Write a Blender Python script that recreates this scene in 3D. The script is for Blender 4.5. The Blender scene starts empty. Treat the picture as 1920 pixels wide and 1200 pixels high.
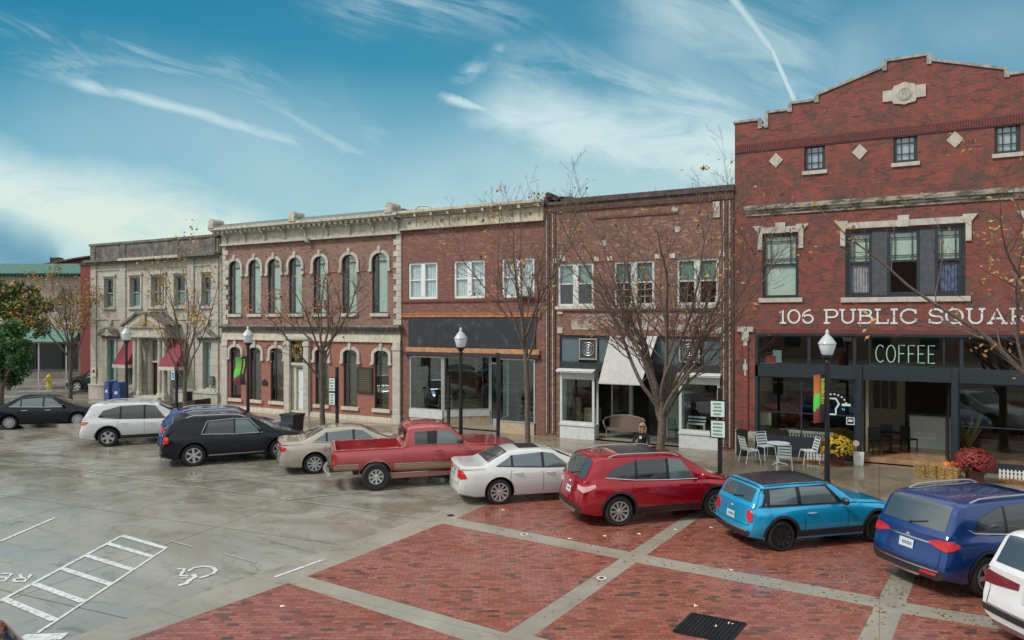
import bpy, bmesh, math, random
import numpy as np
from mathutils import Vector, Matrix
R=math.radians
C=bpy.context.scene
COL=C.collection
# ------------------------------------------------------------------ camera
TH=27.56; CD=27.0; CH=5.05; FP=1320.0
cam=bpy.data.cameras.new('camera'); camo=bpy.data.objects.new('camera',cam); COL.objects.link(camo)
camo.location=(0,-CD,CH); camo.rotation_euler=(R(90),0,R(TH))
cam.sensor_width=36; cam.lens=36*FP/1920; cam.clip_end=2000; cam.clip_start=0.1
C.camera=camo
C.render.resolution_x=1024; C.render.resolution_y=640
C.view_settings.view_transform='Standard'; C.view_settings.look='None'; C.view_settings.gamma=1
C.view_settings.exposure=0.22
# ------------------------------------------------------------------ node helpers
class NT:
    def __init__(s,tree): s.t=tree; s.n=tree.nodes; s.l=tree.links
    def new(s,typ,**k):
        n=s.n.new(typ)
        for a,b in k.items(): setattr(n,a,b)
        return n
    def put(s,sock,v):
        if v is None: return
        if hasattr(v,'is_output') or isinstance(v,bpy.types.NodeSocket): s.l.new(v,sock)
        else:
            if isinstance(v,(tuple,list)) and len(v)==3 and sock.type=='RGBA': v=(*v,1)
            sock.default_value=v
    def math(s,op,a,b=None,c=None,clamp=False):
        n=s.new('ShaderNodeMath',operation=op); n.use_clamp=clamp
        s.put(n.inputs[0],a); s.put(n.inputs[1],b); s.put(n.inputs[2],c)
        return n.outputs[0]
    def vmath(s,op,a,b=None,out=0):
        n=s.new('ShaderNodeVectorMath',operation=op); s.put(n.inputs[0],a); s.put(n.inputs[1],b)
        return n.outputs[out]
    def mix(s,f,a,b,bt='MIX'):
        n=s.new('ShaderNodeMix',data_type='RGBA',blend_type=bt); n.clamp_factor=True
        s.put(n.inputs[0],f); s.put(n.inputs[6],a); s.put(n.inputs[7],b)
        return n.outputs[2]
    def noise(s,vec,scale,detail=4,rough=.55,dist=0,out=0):
        n=s.new('ShaderNodeTexNoise'); s.put(n.inputs['Vector'],vec)
        n.inputs['Scale'].default_value=scale; n.inputs['Detail'].default_value=detail
        n.inputs['Roughness'].default_value=rough; n.inputs['Distortion'].default_value=dist
        return n.outputs[out]
    def sstep(s,v,a,b,lo=0.,hi=1.):
        n=s.new('ShaderNodeMapRange',interpolation_type='SMOOTHSTEP')
        s.put(n.inputs[0],v); n.inputs[1].default_value=a; n.inputs[2].default_value=b
        n.inputs[3].default_value=lo; n.inputs[4].default_value=hi
        return n.outputs[0]
    def comb(s,x,y,z):
        n=s.new('ShaderNodeCombineXYZ'); s.put(n.inputs[0],x); s.put(n.inputs[1],y); s.put(n.inputs[2],z); return n.outputs[0]
    def sep(s,v):
        n=s.new('ShaderNodeSeparateXYZ'); s.put(n.inputs[0],v); return n.outputs
    def ramp(s,f,stops):
        n=s.new('ShaderNodeValToRGB'); s.put(n.inputs[0],f); e=n.color_ramp.elements
        while len(e)<len(stops): e.new(.5)
        for q,(p,c) in zip(e,stops): q.position=p; q.color=(*c,1)
        return n.outputs[0]
# ------------------------------------------------------------------ world
SUN_EL=48; SUN_AZ=215   # azimuth measured clockwise from +Y
w=bpy.data.worlds.new('World'); C.world=w; w.use_nodes=True
def make_world():
    t=NT(w.node_tree); t.n.clear()
    out=t.new('ShaderNodeOutputWorld'); bg=t.new('ShaderNodeBackground'); t.l.new(bg.outputs[0],out.inputs[0])
    sky=t.new('ShaderNodeTexSky'); sky.sky_type='NISHITA'; sky.sun_disc=False
    sky.sun_elevation=R(SUN_EL); sky.sun_rotation=R(SUN_AZ)
    d=t.new('ShaderNodeTexCoord').outputs['Generated']
    x,y,z=t.sep(d)
    th=R(TH)
    rt=t.math('ADD',t.math('MULTIPLY',x,math.cos(th)),t.math('MULTIPLY',y,math.sin(th)))
    fw=t.math('ADD',t.math('MULTIPLY',x,-math.sin(th)),t.math('MULTIPLY',y,math.cos(th)))
    fc=t.math('MAXIMUM',fw,.05)
    u=t.math('DIVIDE',rt,fc); v=t.math('DIVIDE',z,fc)       # position on the sky, west-east and height
    front=t.sstep(fw,.25,.6)
    p=t.comb(u,v,0)
    # blue sky: deep high up, pale at the horizon
    grad=t.ramp(t.math('MULTIPLY',v,1/.6),[(0,(.42,.60,.64)),(.16,(.34,.57,.64)),(.36,(.19,.43,.54)),(.60,(.022,.235,.375)),(1,(.0,.14,.28))])
    side=t.sstep(u,-.8,.75)
    grad=t.mix(t.math('MULTIPLY',side,.28),grad,(.20,.36,.44))
    nsk=t.vmath('SCALE',sky.outputs[0]); nsk.node.inputs[3].default_value=.08
    grad=t.mix(.05,grad,nsk)
    # wisps
    wv=t.vmath('MULTIPLY',p,(2.2,6.5,1)); rot=t.new('ShaderNodeVectorRotate',rotation_type='Z_AXIS'); t.put(rot.inputs[0],p); rot.inputs['Angle'].default_value=R(20)
    wr=t.vmath('MULTIPLY',rot.outputs[0],(1.6,7.5,1))
    n1=t.noise(wr,2.2,8,.62,1.1); n2=t.noise(wv,3.4,8,.6,.6); n3=t.noise(p,2.5,4,.5,.4)
    off=t.vmath('SUBTRACT',t.noise(p,5,6,.6,out=1),(.5,.5,.5)); offs=t.vmath('SCALE',off); offs.node.inputs[3].default_value=.09
    pp=t.vmath('ADD',p,offs)
    def streak(a,b,wd,ends=.15,src=pp,ang_w=None):
        ax,ay=a; bx,by=b; L=math.hypot(bx-ax,by-ay); dx,dy=(bx-ax)/L,(by-ay)/L
        q=t.vmath('SUBTRACT',src,(ax,ay,0))
        al=t.vmath('DOT_PRODUCT',q,(dx/L,dy/L,0),out=1); pe=t.math('ABSOLUTE',t.vmath('DOT_PRODUCT',q,(-dy,dx,0),out=1))
        m=t.math('MULTIPLY',t.sstep(al,-ends,ends),t.sstep(al,1-ends,1+ends,1,0))
        return t.math('MULTIPLY',m,t.sstep(pe,0,wd,1,0))
    def U(px,py): return ((px-960)/FP,(600-py)/FP)
    def mul(*a):
        r=a[0]
        for b in a[1:]: r=t.math('MULTIPLY',r,b)
        return r
    cl=[]
    cl.append(mul(streak(U(-250,285),U(520,480),.10,.12),t.sstep(n2,.0,.6),1.1))
    cl.append(mul(streak(U(500,470),U(1000,395),.06,.3),.5))
    cl.append(mul(streak(U(130,150),U(580,272),.017,.12,t.vmath('ADD',p,t.vmath('MULTIPLY',offs,(.25,.25,0)))),t.sstep(n1,.2,.6),.75))
    cl.append(mul(streak(U(60,90),U(700,300),.075,.25),t.sstep(n1,.38,.72),.6))
    cl.append(mul(streak(U(-40,30),U(520,170),.05,.3),t.sstep(n1,.4,.72),.55))
    cl.append(mul(streak(U(900,210),U(1500,290),.085,.12),t.sstep(n2,.0,.65),.95))
    cl.append(mul(streak(U(960,150),U(1420,230),.09,.2),t.sstep(n1,.25,.68),.8)); cl.append(mul(streak(U(1200,30),U(1420,260),.14,.25),t.sstep(n3,.15,.8),.55))
    cl.append(mul(streak(U(980,245),U(1420,330),.075,.15),t.sstep(n2,.05,.6),.9)); cl.append(mul(streak(U(1180,-20),U(1560,150),.10,.25),t.sstep(n1,.2,.7),.6))
    cl.append(mul(streak(U(850,140),U(950,95),.018,.2),t.sstep(n2,.3,.6),.7))
    cl.append(mul(streak(U(820,188),U(930,200),.012,.2),t.sstep(n2,.3,.6),.8))
    cl.append(mul(streak(U(1350,-40),U(1560,230),.16,.2),t.sstep(n1,.3,.75),.6))
    cl.append(mul(streak(U(620,10),U(960,40),.05,.3),t.sstep(n1,.42,.7),.5))
    cl.append(mul(streak(U(1500,120),U(2100,60),.12,.3),t.sstep(n3,.2,.75),.5))
    cl.append(mul(streak(U(700,420),U(1500,330),.20,.35),t.sstep(n3,.0,.8),.65)); cl.append(mul(streak(U(100,180),U(900,360),.16,.35),t.sstep(n3,.2,.8),.38))
    # condensation trail
    q=t.vmath('ADD',p,t.vmath('MULTIPLY',offs,(.12,.12,0)))
    cl.append(mul(streak(U(1370,-10),U(1450,95),.012,.08,q),.75)); cl.append(mul(streak(U(1445,85),U(1492,190),.007,.08,q),.85))
    tot=cl[0]
    for c in cl[1:]: tot=t.math('MAXIMUM',tot,c)
    tot=mul(t.math('MINIMUM',tot,1.),front)
    ccol=t.mix(t.sstep(v,.06,.30),(.62,.72,.62),(.56,.70,.72))
    col=t.mix(tot,grad,ccol)
    dk=mul(streak(U(-300,400),U(100,505),.075,.05),front,.95)
    col=t.mix(dk,col,(.13,.30,.40))
    # cloud deck overhead and behind the camera
    up=t.sstep(z,.42,.75)
    n4=t.noise(t.vmath('MULTIPLY',d,(1,1,2)),2.5,6,.6)
    deck=t.mix(t.sstep(n4,.35,.65),(.50,.57,.62),(.92,.93,.91)); deck=t.mix(t.sstep(z,.35,.02),deck,(.52,.58,.60))
    m=t.math('MAXIMUM',t.math('SUBTRACT',1.,front),up)
    col=t.mix(m,col,deck)
    col=t.mix(t.sstep(z,-.02,-.06),col,(.18,.18,.17))
    t.put(bg.inputs[0],col); bg.inputs[1].default_value=1.0
make_world()
sl=bpy.data.lights.new('sun','SUN'); sl.energy=2.4; sl.angle=R(12); sl.color=(1,.96,.9)
so=bpy.data.objects.new('sun',sl); COL.objects.link(so)
az=R(SUN_AZ); el=R(SUN_EL)
sd=Vector((math.sin(az)*math.cos(el),math.cos(az)*math.cos(el),math.sin(el)))
so.rotation_euler=sd.to_track_quat('Z','Y').to_euler(); so.location=(0,-20,40)
# ------------------------------------------------------------------ placing helpers (calibrated against the map of the square)
def at(px,y):                       # x of the line of sight on the plane y
    X=(px-960)/FP; c,s=math.cos(R(TH)),math.sin(R(TH))
    return (-s+X*c)*(y+CD)/(c+X*s)
def gp(px,py,z=0.):
    X=(px-960)/FP; Y=(600-py)/FP; c,s=math.cos(R(TH)),math.sin(R(TH)); t=(z-CH)/Y
    return ((-s+X*c)*t,-CD+(c+X*s)*t)
# ------------------------------------------------------------------ mesh builder
class MB:
    def __init__(s): s.v=[]; s.f=[]; s.m=[]
    def add(s,vs,fs,m=0):
        b=len(s.v); s.v+= [tuple(q) for q in vs]; s.f+=[tuple(b+i for i in f) for f in fs]; s.m+=[m]*len(fs); return s
    def box(s,x0,x1,y0,y1,z0,z1,m=0):
        vs=[(x0,y0,z0),(x1,y0,z0),(x1,y1,z0),(x0,y1,z0),(x0,y0,z1),(x1,y0,z1),(x1,y1,z1),(x0,y1,z1)]
        return s.add(vs,[(0,3,2,1),(4,5,6,7),(0,1,5,4),(1,2,6,5),(2,3,7,6),(3,0,4,7)],m)
    def bar(s,a,b,w,h,m=0,up=(0,0,1)):      # box between two points
        a=Vector(a); b=Vector(b); d=(b-a).normalized(); u=Vector(up)
        if abs(d.dot(u))>.98: u=Vector((1,0,0))
        sx=d.cross(u).normalized()*w/2; sz=sx.cross(d).normalized()*h/2
        vs=[a-sx-sz,a+sx-sz,a+sx+sz,a-sx+sz,b-sx-sz,b+sx-sz,b+sx+sz,b-sx+sz]
        return s.add(vs,[(0,1,2,3),(7,6,5,4),(0,4,5,1),(1,5,6,2),(2,6,7,3),(3,7,4,0)],m)
    def prism(s,poly,a,b,ax='y',m=0):       # polygon extruded along an axis
        n=len(poly)
        def P(p,t):
            return (p[0],t,p[1]) if ax=='y' else ((p[0],p[1],t) if ax=='z' else (t,p[0],p[1]))
        vs=[P(p,a) for p in poly]+[P(p,b) for p in poly]
        return s.add(vs,[tuple(range(n)),tuple(range(2*n-1,n-1,-1))]+[(i,n+i,n+(i+1)%n,(i+1)%n) for i in range(n)],m)
    def tube(s,pts,rad,n=6,m=0,caps=True):
        pts=[Vector(p) for p in pts]; k=len(pts)
        if not hasattr(rad,'__len__'): rad=[rad]*k
        vs=[]; pu=None
        for i,p in enumerate(pts):
            d=(pts[min(i+1,k-1)]-pts[max(i-1,0)])
            d=d.normalized() if d.length>1e-9 else Vector((0,0,1))
            if pu is None: pu=d.orthogonal().normalized()
            pu=(pu-d*pu.dot(d)); pu=pu.normalized() if pu.length>1e-6 else d.orthogonal().normalized()
            w_=d.cross(pu)
            for j in range(n):
                a=2*math.pi*j/n; vs.append(p+(pu*math.cos(a)+w_*math.sin(a))*rad[i])
        fs=[(i*n+j,i*n+(j+1)%n,(i+1)*n+(j+1)%n,(i+1)*n+j) for i in range(k-1) for j in range(n)]
        if caps: fs+=[tuple(range(n-1,-1,-1)),tuple((k-1)*n+j for j in range(n))]
        return s.add(vs,fs,m)
    def lathe(s,prof,c=(0,0,0),n=16,ax='z',m=0):
        vs=[]
        for r,h in prof:
            for j in range(n):
                a=2*math.pi*j/n; q=(r*math.cos(a),r*math.sin(a),h)
                if ax=='y': q=(q[0],h,q[1])
                vs.append((c[0]+q[0],c[1]+q[1],c[2]+q[2]))
        k=len(prof)
        fs=[(i*n+j,i*n+(j+1)%n,(i+1)*n+(j+1)%n,(i+1)*n+j) for i in range(k-1) for j in range(n)]
        fs+=[tuple(range(n-1,-1,-1)),tuple((k-1)*n+j for j in range(n))]
        return s.add(vs,fs,m)
    def grid(s,f,nu,nv,m=0):                # f(u,v) -> point, u and v in 0..1
        vs=[f(i/nu,j/nv) for i in range(nu+1) for j in range(nv+1)]
        return s.add(vs,[(i*(nv+1)+j,(i+1)*(nv+1)+j,(i+1)*(nv+1)+j+1,i*(nv+1)+j+1) for i in range(nu) for j in range(nv)],m)
    def ball(s,c,r,n=10,m=0,sc=(1,1,1)):
        k=max(4,n//2+1)
        pr=[(max(1e-4,math.sin(math.pi*i/k)),-math.cos(math.pi*i/k)) for i in range(k+1)]
        b=len(s.v); s.lathe(pr,(0,0,0),n,'z',m)
        for i in range(b,len(s.v)):
            q=s.v[i]; s.v[i]=(c[0]+q[0]*r*sc[0],c[1]+q[1]*r*sc[1],c[2]+q[2]*r*sc[2])
        return s
    def ribbon(s,pts,wd,th,fn,m=0):         # flat stroke in 2-D, fn(x,y,h) -> 3-D
        k=len(pts); L=[];Rr=[]
        closed=pts[0]==pts[-1] and k>2
        for i,p in enumerate(pts):
            a=pts[i-1] if i>0 else (pts[-2] if closed else p); b=pts[i+1] if i<k-1 else (pts[1] if closed else p)
            dx,dy=b[0]-a[0],b[1]-a[1]; l=math.hypot(dx,dy) or 1
            nx,ny=-dy/l*wd/2,dx/l*wd/2; L.append((p[0]+nx,p[1]+ny)); Rr.append((p[0]-nx,p[1]-ny))
        vs=[]
        for i in range(k): vs+=[fn(*L[i],0),fn(*Rr[i],0),fn(*Rr[i],th),fn(*L[i],th)]
        fs=[]
        for i in range(k-1):
            a=4*i
            for j in range(4): fs.append((a+j,a+(j+1)%4,a+4+(j+1)%4,a+4+j))
        fs+=[(3,2,1,0),(4*k-4,4*k-3,4*k-2,4*k-1)]
        return s.add(vs,fs,m)
    def mesh(s,name,mats,smooth=None,weld=False,fixn=True):
        me=bpy.data.meshes.new(name); me.from_pydata(s.v,[],s.f)
        for q in (mats if isinstance(mats,(list,tuple)) else [mats]): me.materials.append(q)
        me.polygons.foreach_set('material_index',s.m)
        if weld or fixn:
            bm=bmesh.new(); bm.from_mesh(me)
            if weld: bmesh.ops.remove_doubles(bm,verts=bm.verts,dist=2e-4)
            if fixn: bmesh.ops.recalc_face_normals(bm,faces=bm.faces)
            bm.to_mesh(me); bm.free()
        if smooth is not None:
            me.shade_smooth(); me.set_sharp_from_angle(angle=R(smooth))
        me.update(); return me
    def build(s,name,mats,parent=None,smooth=None,loc=None,**k):
        o=bpy.data.objects.new(name,s.mesh(name,mats,smooth,**k)); COL.objects.link(o)
        if parent is not None: o.parent=parent
        if loc is not None: o.location=loc
        return o
def tag(o,label=None,cat=None,group=None,kind=None):
    if label: o['label']=label
    if cat: o['category']=cat
    if group: o['group']=group
    if kind: o['kind']=kind
    return o
def thing(name,label,cat,loc=(0,0,0),rz=0,group=None):
    o=bpy.data.objects.new(name,None); COL.objects.link(o); o.location=loc; o.rotation_euler=(0,0,rz); o.empty_display_size=.2
    return tag(o,label,cat,group)
def dup(o,parent=None):
    c=o.copy(); COL.objects.link(c); c.parent=parent
    for ch in list(o.children): dup(ch,c)
    return c
# ------------------------------------------------------------------ materials
MC={}
def mat(name,col,rough=.6,metal=0,spec=.5,coat=0,var=0,vscale=6,bump=0,bscale=30,emit=None,streak=0):
    if name in MC: return MC[name]
    m=bpy.data.materials.new(name); m.use_nodes=True; t=NT(m.node_tree); b=t.n['Principled BSDF']
    b.inputs['Roughness'].default_value=rough; b.inputs['Metallic'].default_value=metal
    b.inputs['Specular IOR Level'].default_value=spec; b.inputs['Coat Weight'].default_value=coat; b.inputs['Coat Roughness'].default_value=.06
    oc=t.new('ShaderNodeTexCoord').outputs['Object']
    if var or streak:
        n=t.noise(oc,vscale,6,.6)
        c=t.mix(t.sstep(n,.3,.7),tuple(x*(1-var) for x in col),tuple(min(1,x*(1+var)) for x in col))
        if streak:
            sv=t.vmath('MULTIPLY',oc,(9,9,.7)); n2=t.noise(sv,1.2,5,.6)
            c=t.mix(t.math('MULTIPLY',t.sstep(n2,.45,.75),streak),c,tuple(x*.35 for x in col))
        t.put(b.inputs['Base Color'],c)
    else:
        n=t.noise(oc,vscale,3); t.put(b.inputs['Base Color'],t.mix(n,tuple(x*.96 for x in col),tuple(min(1,x*1.04) for x in col)))
    if bump:
        bn=t.new('ShaderNodeBump'); bn.inputs['Strength'].default_value=bump; bn.inputs['Distance'].default_value=.02
        t.put(bn.inputs['Height'],t.noise(oc,bscale,5)); t.l.new(bn.outputs[0],b.inputs['Normal'])
    if emit:
        b.inputs['Emission Color'].default_value=(*emit[0],1); b.inputs['Emission Strength'].default_value=emit[1]
    MC[name]=m; return m
def brick_mat(name,c1,c2,c3,mortar,size=(.21,.072),mort=.008,mottle=.5,dark=0.,ms=1.2,white=0.,rough=.8,soot=.25):
    m=bpy.data.materials.new(name); m.use_nodes=True; t=NT(m.node_tree); b=t.n['Principled BSDF']
    p=t.new('ShaderNodeNewGeometry').outputs['Position']; x,y,z=t.sep(p)
    v=t.comb(t.math('ADD',x,y),z,0)
    br=t.new('ShaderNodeTexBrick'); t.put(br.inputs['Vector'],v); br.inputs['Scale'].default_value=1
    br.inputs['Brick Width'].default_value=size[0]; br.inputs['Row Height'].default_value=size[1]
    br.inputs['Mortar Size'].default_value=mort; br.inputs['Mortar Smooth'].default_value=.3; br.inputs['Bias'].default_value=0
    br.inputs['Color1'].default_value=(0,0,0,1); br.inputs['Color2'].default_value=(1,1,1,1); br.inputs['Mortar'].default_value=(.5,.5,.5,1)
    r=t.ramp(br.outputs['Color'],[(0,c3),(.25,c1),(.6,c2),(1,c1)])
    n=t.noise(v,ms,6,.65,.6); n2=t.noise(v,.35,3,.5)
    r=t.mix(t.math('MULTIPLY',t.sstep(n,.48,.62),mottle),r,tuple(q for q in c3))
    if dark:
        nd=t.noise(t.vmath('MULTIPLY',v,(1.5,3.6,1)),.8,5,.7,1.5); r=t.mix(t.math('MULTIPLY',t.sstep(nd,.52,.62),dark),r,(.035,.028,.03))
    if white:
        nw=t.noise(t.vmath('MULTIPLY',v,(2,1,1)),1.1,7,.7); r=t.mix(t.math('MULTIPLY',t.sstep(nw,.55,.68),white),r,(.42,.38,.33))
    sn=t.noise(t.vmath('MULTIPLY',v,(3,.35,1)),1,4,.6)
    r=t.mix(t.math('MULTIPLY',t.sstep(sn,.5,.75),soot),r,(.05,.04,.038))
    col=t.mix(br.outputs['Fac'],r,mortar)
    t.put(b.inputs['Base Color'],col); b.inputs['Roughness'].default_value=rough
    bn=t.new('ShaderNodeBump'); bn.inputs['Strength'].default_value=.5; bn.inputs['Distance'].default_value=.01; bn.invert=True
    t.put(bn.inputs['Height'],br.outputs['Fac']); t.l.new(bn.outputs[0],b.inputs['Normal'])
    return m
def glass_mat(name,tint=(.75,.82,.8),refl=.09,rough=.015):
    m=bpy.data.materials.new(name); m.use_nodes=True; t=NT(m.node_tree); t.n.clear()
    o=t.new('ShaderNodeOutputMaterial'); tr=t.new('ShaderNodeBsdfTransparent'); tr.inputs[0].default_value=(*tint,1)
    gl=t.new('ShaderNodeBsdfGlossy'); gl.inputs['Roughness'].default_value=rough; gl.inputs[0].default_value=(.95,1,1,1)
    g=t.new('ShaderNodeNewGeometry'); cs=t.math('ABSOLUTE',t.vmath('DOT_PRODUCT',g.outputs['Normal'],g.outputs['Incoming'],out=1)); fr=t.math('ADD',.04,t.math('MULTIPLY',t.math('POWER',t.math('SUBTRACT',1.,cs),5.),.9)); bn=t.new('ShaderNodeBump'); bn.inputs['Strength'].default_value=.012; bn.inputs['Distance'].default_value=.02
    t.put(bn.inputs['Height'],t.noise(g.outputs['Position'],1.3,2)); t.l.new(bn.outputs[0],gl.inputs['Normal'])
    mx=t.new('ShaderNodeMixShader'); t.put(mx.inputs[0],t.math('ADD',fr,refl,clamp=True))
    t.l.new(tr.outputs[0],mx.inputs[1]); t.l.new(gl.outputs[0],mx.inputs[2]); t.l.new(mx.outputs[0],o.inputs[0])
    return m
def ground_mat(name,c1,c2,wet=.5,joint=None,rot=0,scale=.35,stretch=(1,1,1),stain=(.1,.09,.06),rmin=.1,rmax=.55,spec=.5,zone=None,crack=0.):
    m=bpy.data.materials.new(name); m.use_nodes=True; t=NT(m.node_tree); b=t.n['Principled BSDF']
    p=t.new('ShaderNodeNewGeometry').outputs['Position']
    if rot:
        q=t.new('ShaderNodeVectorRotate',rotation_type='Z_AXIS'); t.put(q.inputs[0],p); q.inputs['Angle'].default_value=R(rot); p=q.outputs[0]
    s=t.vmath('MULTIPLY',p,stretch)
    n=t.noise(s,scale,8,.62,.5); n2=t.noise(s,scale*3.3,8,.65,.8); n3=t.noise(p,40,3,.6)
    c=t.mix(t.sstep(n,.3,.7),c1,c2)
    c=t.mix(t.math('MULTIPLY',t.sstep(n2,.52,.72),.65),c,stain)
    c=t.mix(t.math('MULTIPLY',n3,.25),c,tuple(q*.5 for q in c1))
    if joint:
        br=t.new('ShaderNodeTexBrick',offset=0.0); t.put(br.inputs['Vector'],p); br.inputs['Scale'].default_value=1
        br.inputs['Brick Width'].default_value=joint[0]; br.inputs['Row Height'].default_value=joint[1]; br.inputs['Mortar Size'].default_value=joint[2]
        br.inputs['Mortar Smooth'].default_value=.6
        c=t.mix(t.math('MULTIPLY',br.outputs['Fac'],joint[3]),c,(.045,.04,.035))
    if zone:     # brown facade reflection painted in along the kerb, plus scattered dark stains
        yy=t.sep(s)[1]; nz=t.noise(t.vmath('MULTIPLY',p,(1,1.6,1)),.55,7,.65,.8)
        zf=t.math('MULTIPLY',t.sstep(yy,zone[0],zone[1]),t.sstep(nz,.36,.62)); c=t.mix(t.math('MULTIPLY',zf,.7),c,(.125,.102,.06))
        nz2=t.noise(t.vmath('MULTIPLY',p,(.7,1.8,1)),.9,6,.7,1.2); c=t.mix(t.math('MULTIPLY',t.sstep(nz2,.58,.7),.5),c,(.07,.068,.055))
    ag=t.new('ShaderNodeTexVoronoi'); ag.inputs['Scale'].default_value=28; t.put(ag.inputs['Vector'],p); c=t.mix(t.math('MULTIPLY',t.sstep(ag.outputs['Distance'],.25,.05),.18),c,(.5,.49,.45))
    ck=t.new('ShaderNodeTexVoronoi',feature='DISTANCE_TO_EDGE'); ck.inputs['Scale'].default_value=.23; t.put(ck.inputs['Vector'],t.vmath('ADD',p,t.vmath('SCALE',t.noise(p,1.3,5,.6,out=1))))
    c=t.mix(t.math('MULTIPLY',t.sstep(ck.outputs['Distance'],.006,.001),.6*crack),c,(.05,.045,.04))
    t.put(b.inputs['Base Color'],c); b.inputs['Specular IOR Level'].default_value=spec
    n5=t.noise(s,scale*1.7,6,.6,.6)
    t.put(b.inputs['Roughness'],t.sstep(n5,.38,.38+.3/max(wet,.05)*.5,rmin,rmax))
    bn=t.new('ShaderNodeBump'); bn.inputs['Strength'].default_value=.12; bn.inputs['Distance'].default_value=.01
    t.put(bn.inputs['Height'],t.noise(p,14,5,.6)); t.l.new(bn.outputs[0],b.inputs['Normal'])
    return m
def paver_mat(name):
    m=bpy.data.materials.new(name); m.use_nodes=True; t=NT(m.node_tree); b=t.n['Principled BSDF']
    p=t.new('ShaderNodeNewGeometry').outputs['Position']
    q=t.new('ShaderNodeVectorRotate',rotation_type='Z_AXIS'); t.put(q.inputs[0],p); q.inputs['Angle'].default_value=R(-28); p=q.outputs[0]
    br=t.new('ShaderNodeTexBrick'); t.put(br.inputs['Vector'],p); br.inputs['Scale'].default_value=1
    br.inputs['Brick Width'].default_value=.20; br.inputs['Row Height'].default_value=.10; br.inputs['Mortar Size'].default_value=.008; br.inputs['Mortar Smooth'].default_value=.3
    br.inputs['Color1'].default_value=(0,0,0,1); br.inputs['Color2'].default_value=(1,1,1,1); br.inputs['Mortar'].default_value=(.5,.5,.5,1)
    n=t.noise(p,.45,5,.6,.4); n2=t.noise(p,1.6,4,.6)
    f=t.math('ADD',br.outputs['Color'],t.math('MULTIPLY',t.math('SUBTRACT',n2,.5),.35))
    r=t.ramp(f,[(0,(.07,.045,.04)),(.035,(.11,.055,.045)),(.10,(.20,.060,.043)),(.45,(.275,.078,.055)),(.75,(.33,.115,.086)),(1,(.26,.088,.062))])
    r=t.mix(t.math('MULTIPLY',t.sstep(n,.45,.7),.5),r,(.33,.15,.125))
    r=t.mix(t.math('MULTIPLY',t.sstep(t.sep(p)[0],-30,30),0.),r,r)
    pt=t.noise(p,2.3,3,.6,.5); r=t.mix(t.math('MULTIPLY',t.sstep(pt,.62,.72),.55),r,(.07,.05,.045))
    c=t.mix(br.outputs['Fac'],r,(.10,.075,.06))
    t.put(b.inputs['Base Color'],c)
    n3=t.noise(p,.7,6,.6,.5); t.put(b.inputs['Roughness'],t.sstep(n3,.35,.65,.10,.40))
    bn=t.new('ShaderNodeBump'); bn.inputs['Strength'].default_value=.35; bn.inputs['Distance'].default_value=.006; bn.invert=True
    t.put(bn.inputs['Height'],br.outputs['Fac']); t.l.new(bn.outputs[0],b.inputs['Normal'])
    return m
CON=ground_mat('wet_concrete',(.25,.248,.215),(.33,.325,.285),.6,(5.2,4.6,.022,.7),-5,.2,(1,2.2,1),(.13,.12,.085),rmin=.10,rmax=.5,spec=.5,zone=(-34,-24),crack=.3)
BAND=ground_mat('concrete_band',(.26,.245,.20),(.35,.33,.27),.4,(60,1.9,.012,.4),0,.5,stain=(.17,.155,.12),rmin=.2)
WALK=ground_mat('sidewalk_concrete',(.20,.165,.115),(.28,.24,.175),.8,(1.6,1.6,.02,.45),0,.4,stain=(.13,.095,.055),rmin=.07,rmax=.35)
PAVE=paver_mat('brick_paving')
BLACK=mat('black_paint',(.012,.013,.016),.35,0,.5)
RUB=mat('rubber',(.018,.018,.019),.7,bump=.3,bscale=60)
DARK=mat('dark_interior',(.02,.02,.022),.8)
STEEL=mat('steel',(.55,.56,.57),.28,.9)
CHROME=mat('chrome',(.75,.76,.78),.15,1)
WHITE=mat('white_paint',(.72,.74,.72),.5,var=.06,streak=.12)
CREAM=mat('cream_paint',(.56,.52,.42),.6,var=.14,streak=.4,bump=.2)
STONE=mat('limestone',(.45,.43,.36),.8,var=.16,vscale=2.5,streak=.45,bump=.4)
STONE2=mat('white_stone',(.47,.45,.39),.75,var=.14,vscale=4,streak=.3,bump=.3)
DSTONE=mat('sooty_stone',(.15,.14,.125),.85,var=.5,vscale=1.8,streak=.8,bump=.5)
GLASS=glass_mat('window_glass',(.93,.98,.96),.10); SGLASS=glass_mat('storefront_glass',(.80,.86,.86),.035)
# ------------------------------------------------------------------ ground
def sheet(name,poly,z,m,kind='structure'):
    mb=MB(); mb.add([(p[0],p[1],z) for p in poly],[tuple(range(len(poly)))])
    o=mb.build(name,m,fixn=False); o.data.polygons[0].normal
    if o.data.polygons[0].normal.z<0: o.data.flip_normals()
    return tag(o,kind=kind)
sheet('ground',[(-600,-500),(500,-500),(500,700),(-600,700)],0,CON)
def ln(a,b): return (gp(*a),gp(*b))
def isect(l,m):
    (x1,y1),(x2,y2)=l; (x3,y3),(x4,y4)=m
    d=(x1-x2)*(y3-y4)-(y1-y2)*(x3-x4); a=x1*y2-y1*x2; b=x3*y4-y3*x4
    return ((a*(x3-x4)-(x1-x2)*b)/d,(a*(y3-y4)-(y1-y2)*b)/d)
D_r=ln((829,982),(576,1081)); D_l=ln((856,972),(908,949)); D_s=ln((540,1094),(247,1198))
B_l=ln((1267,979),(949,1187)); B_r=ln((1302,977),(1008,1188))
C_l=ln((1680,1058),(1608,1199)); C_r=ln((1710,1100),(1673,1199))
A_t=ln((856,972),(1180,1035)); A_t2=ln((1217,1042),(1653,1121)); A_t3=ln((1702,1131),(1844,1155))
A_b=ln((829,982),(1161,1048)); A_b2=ln((1197,1056),(1636,1138)); A_b3=ln((1693,1151),(1881,1182))
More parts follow.
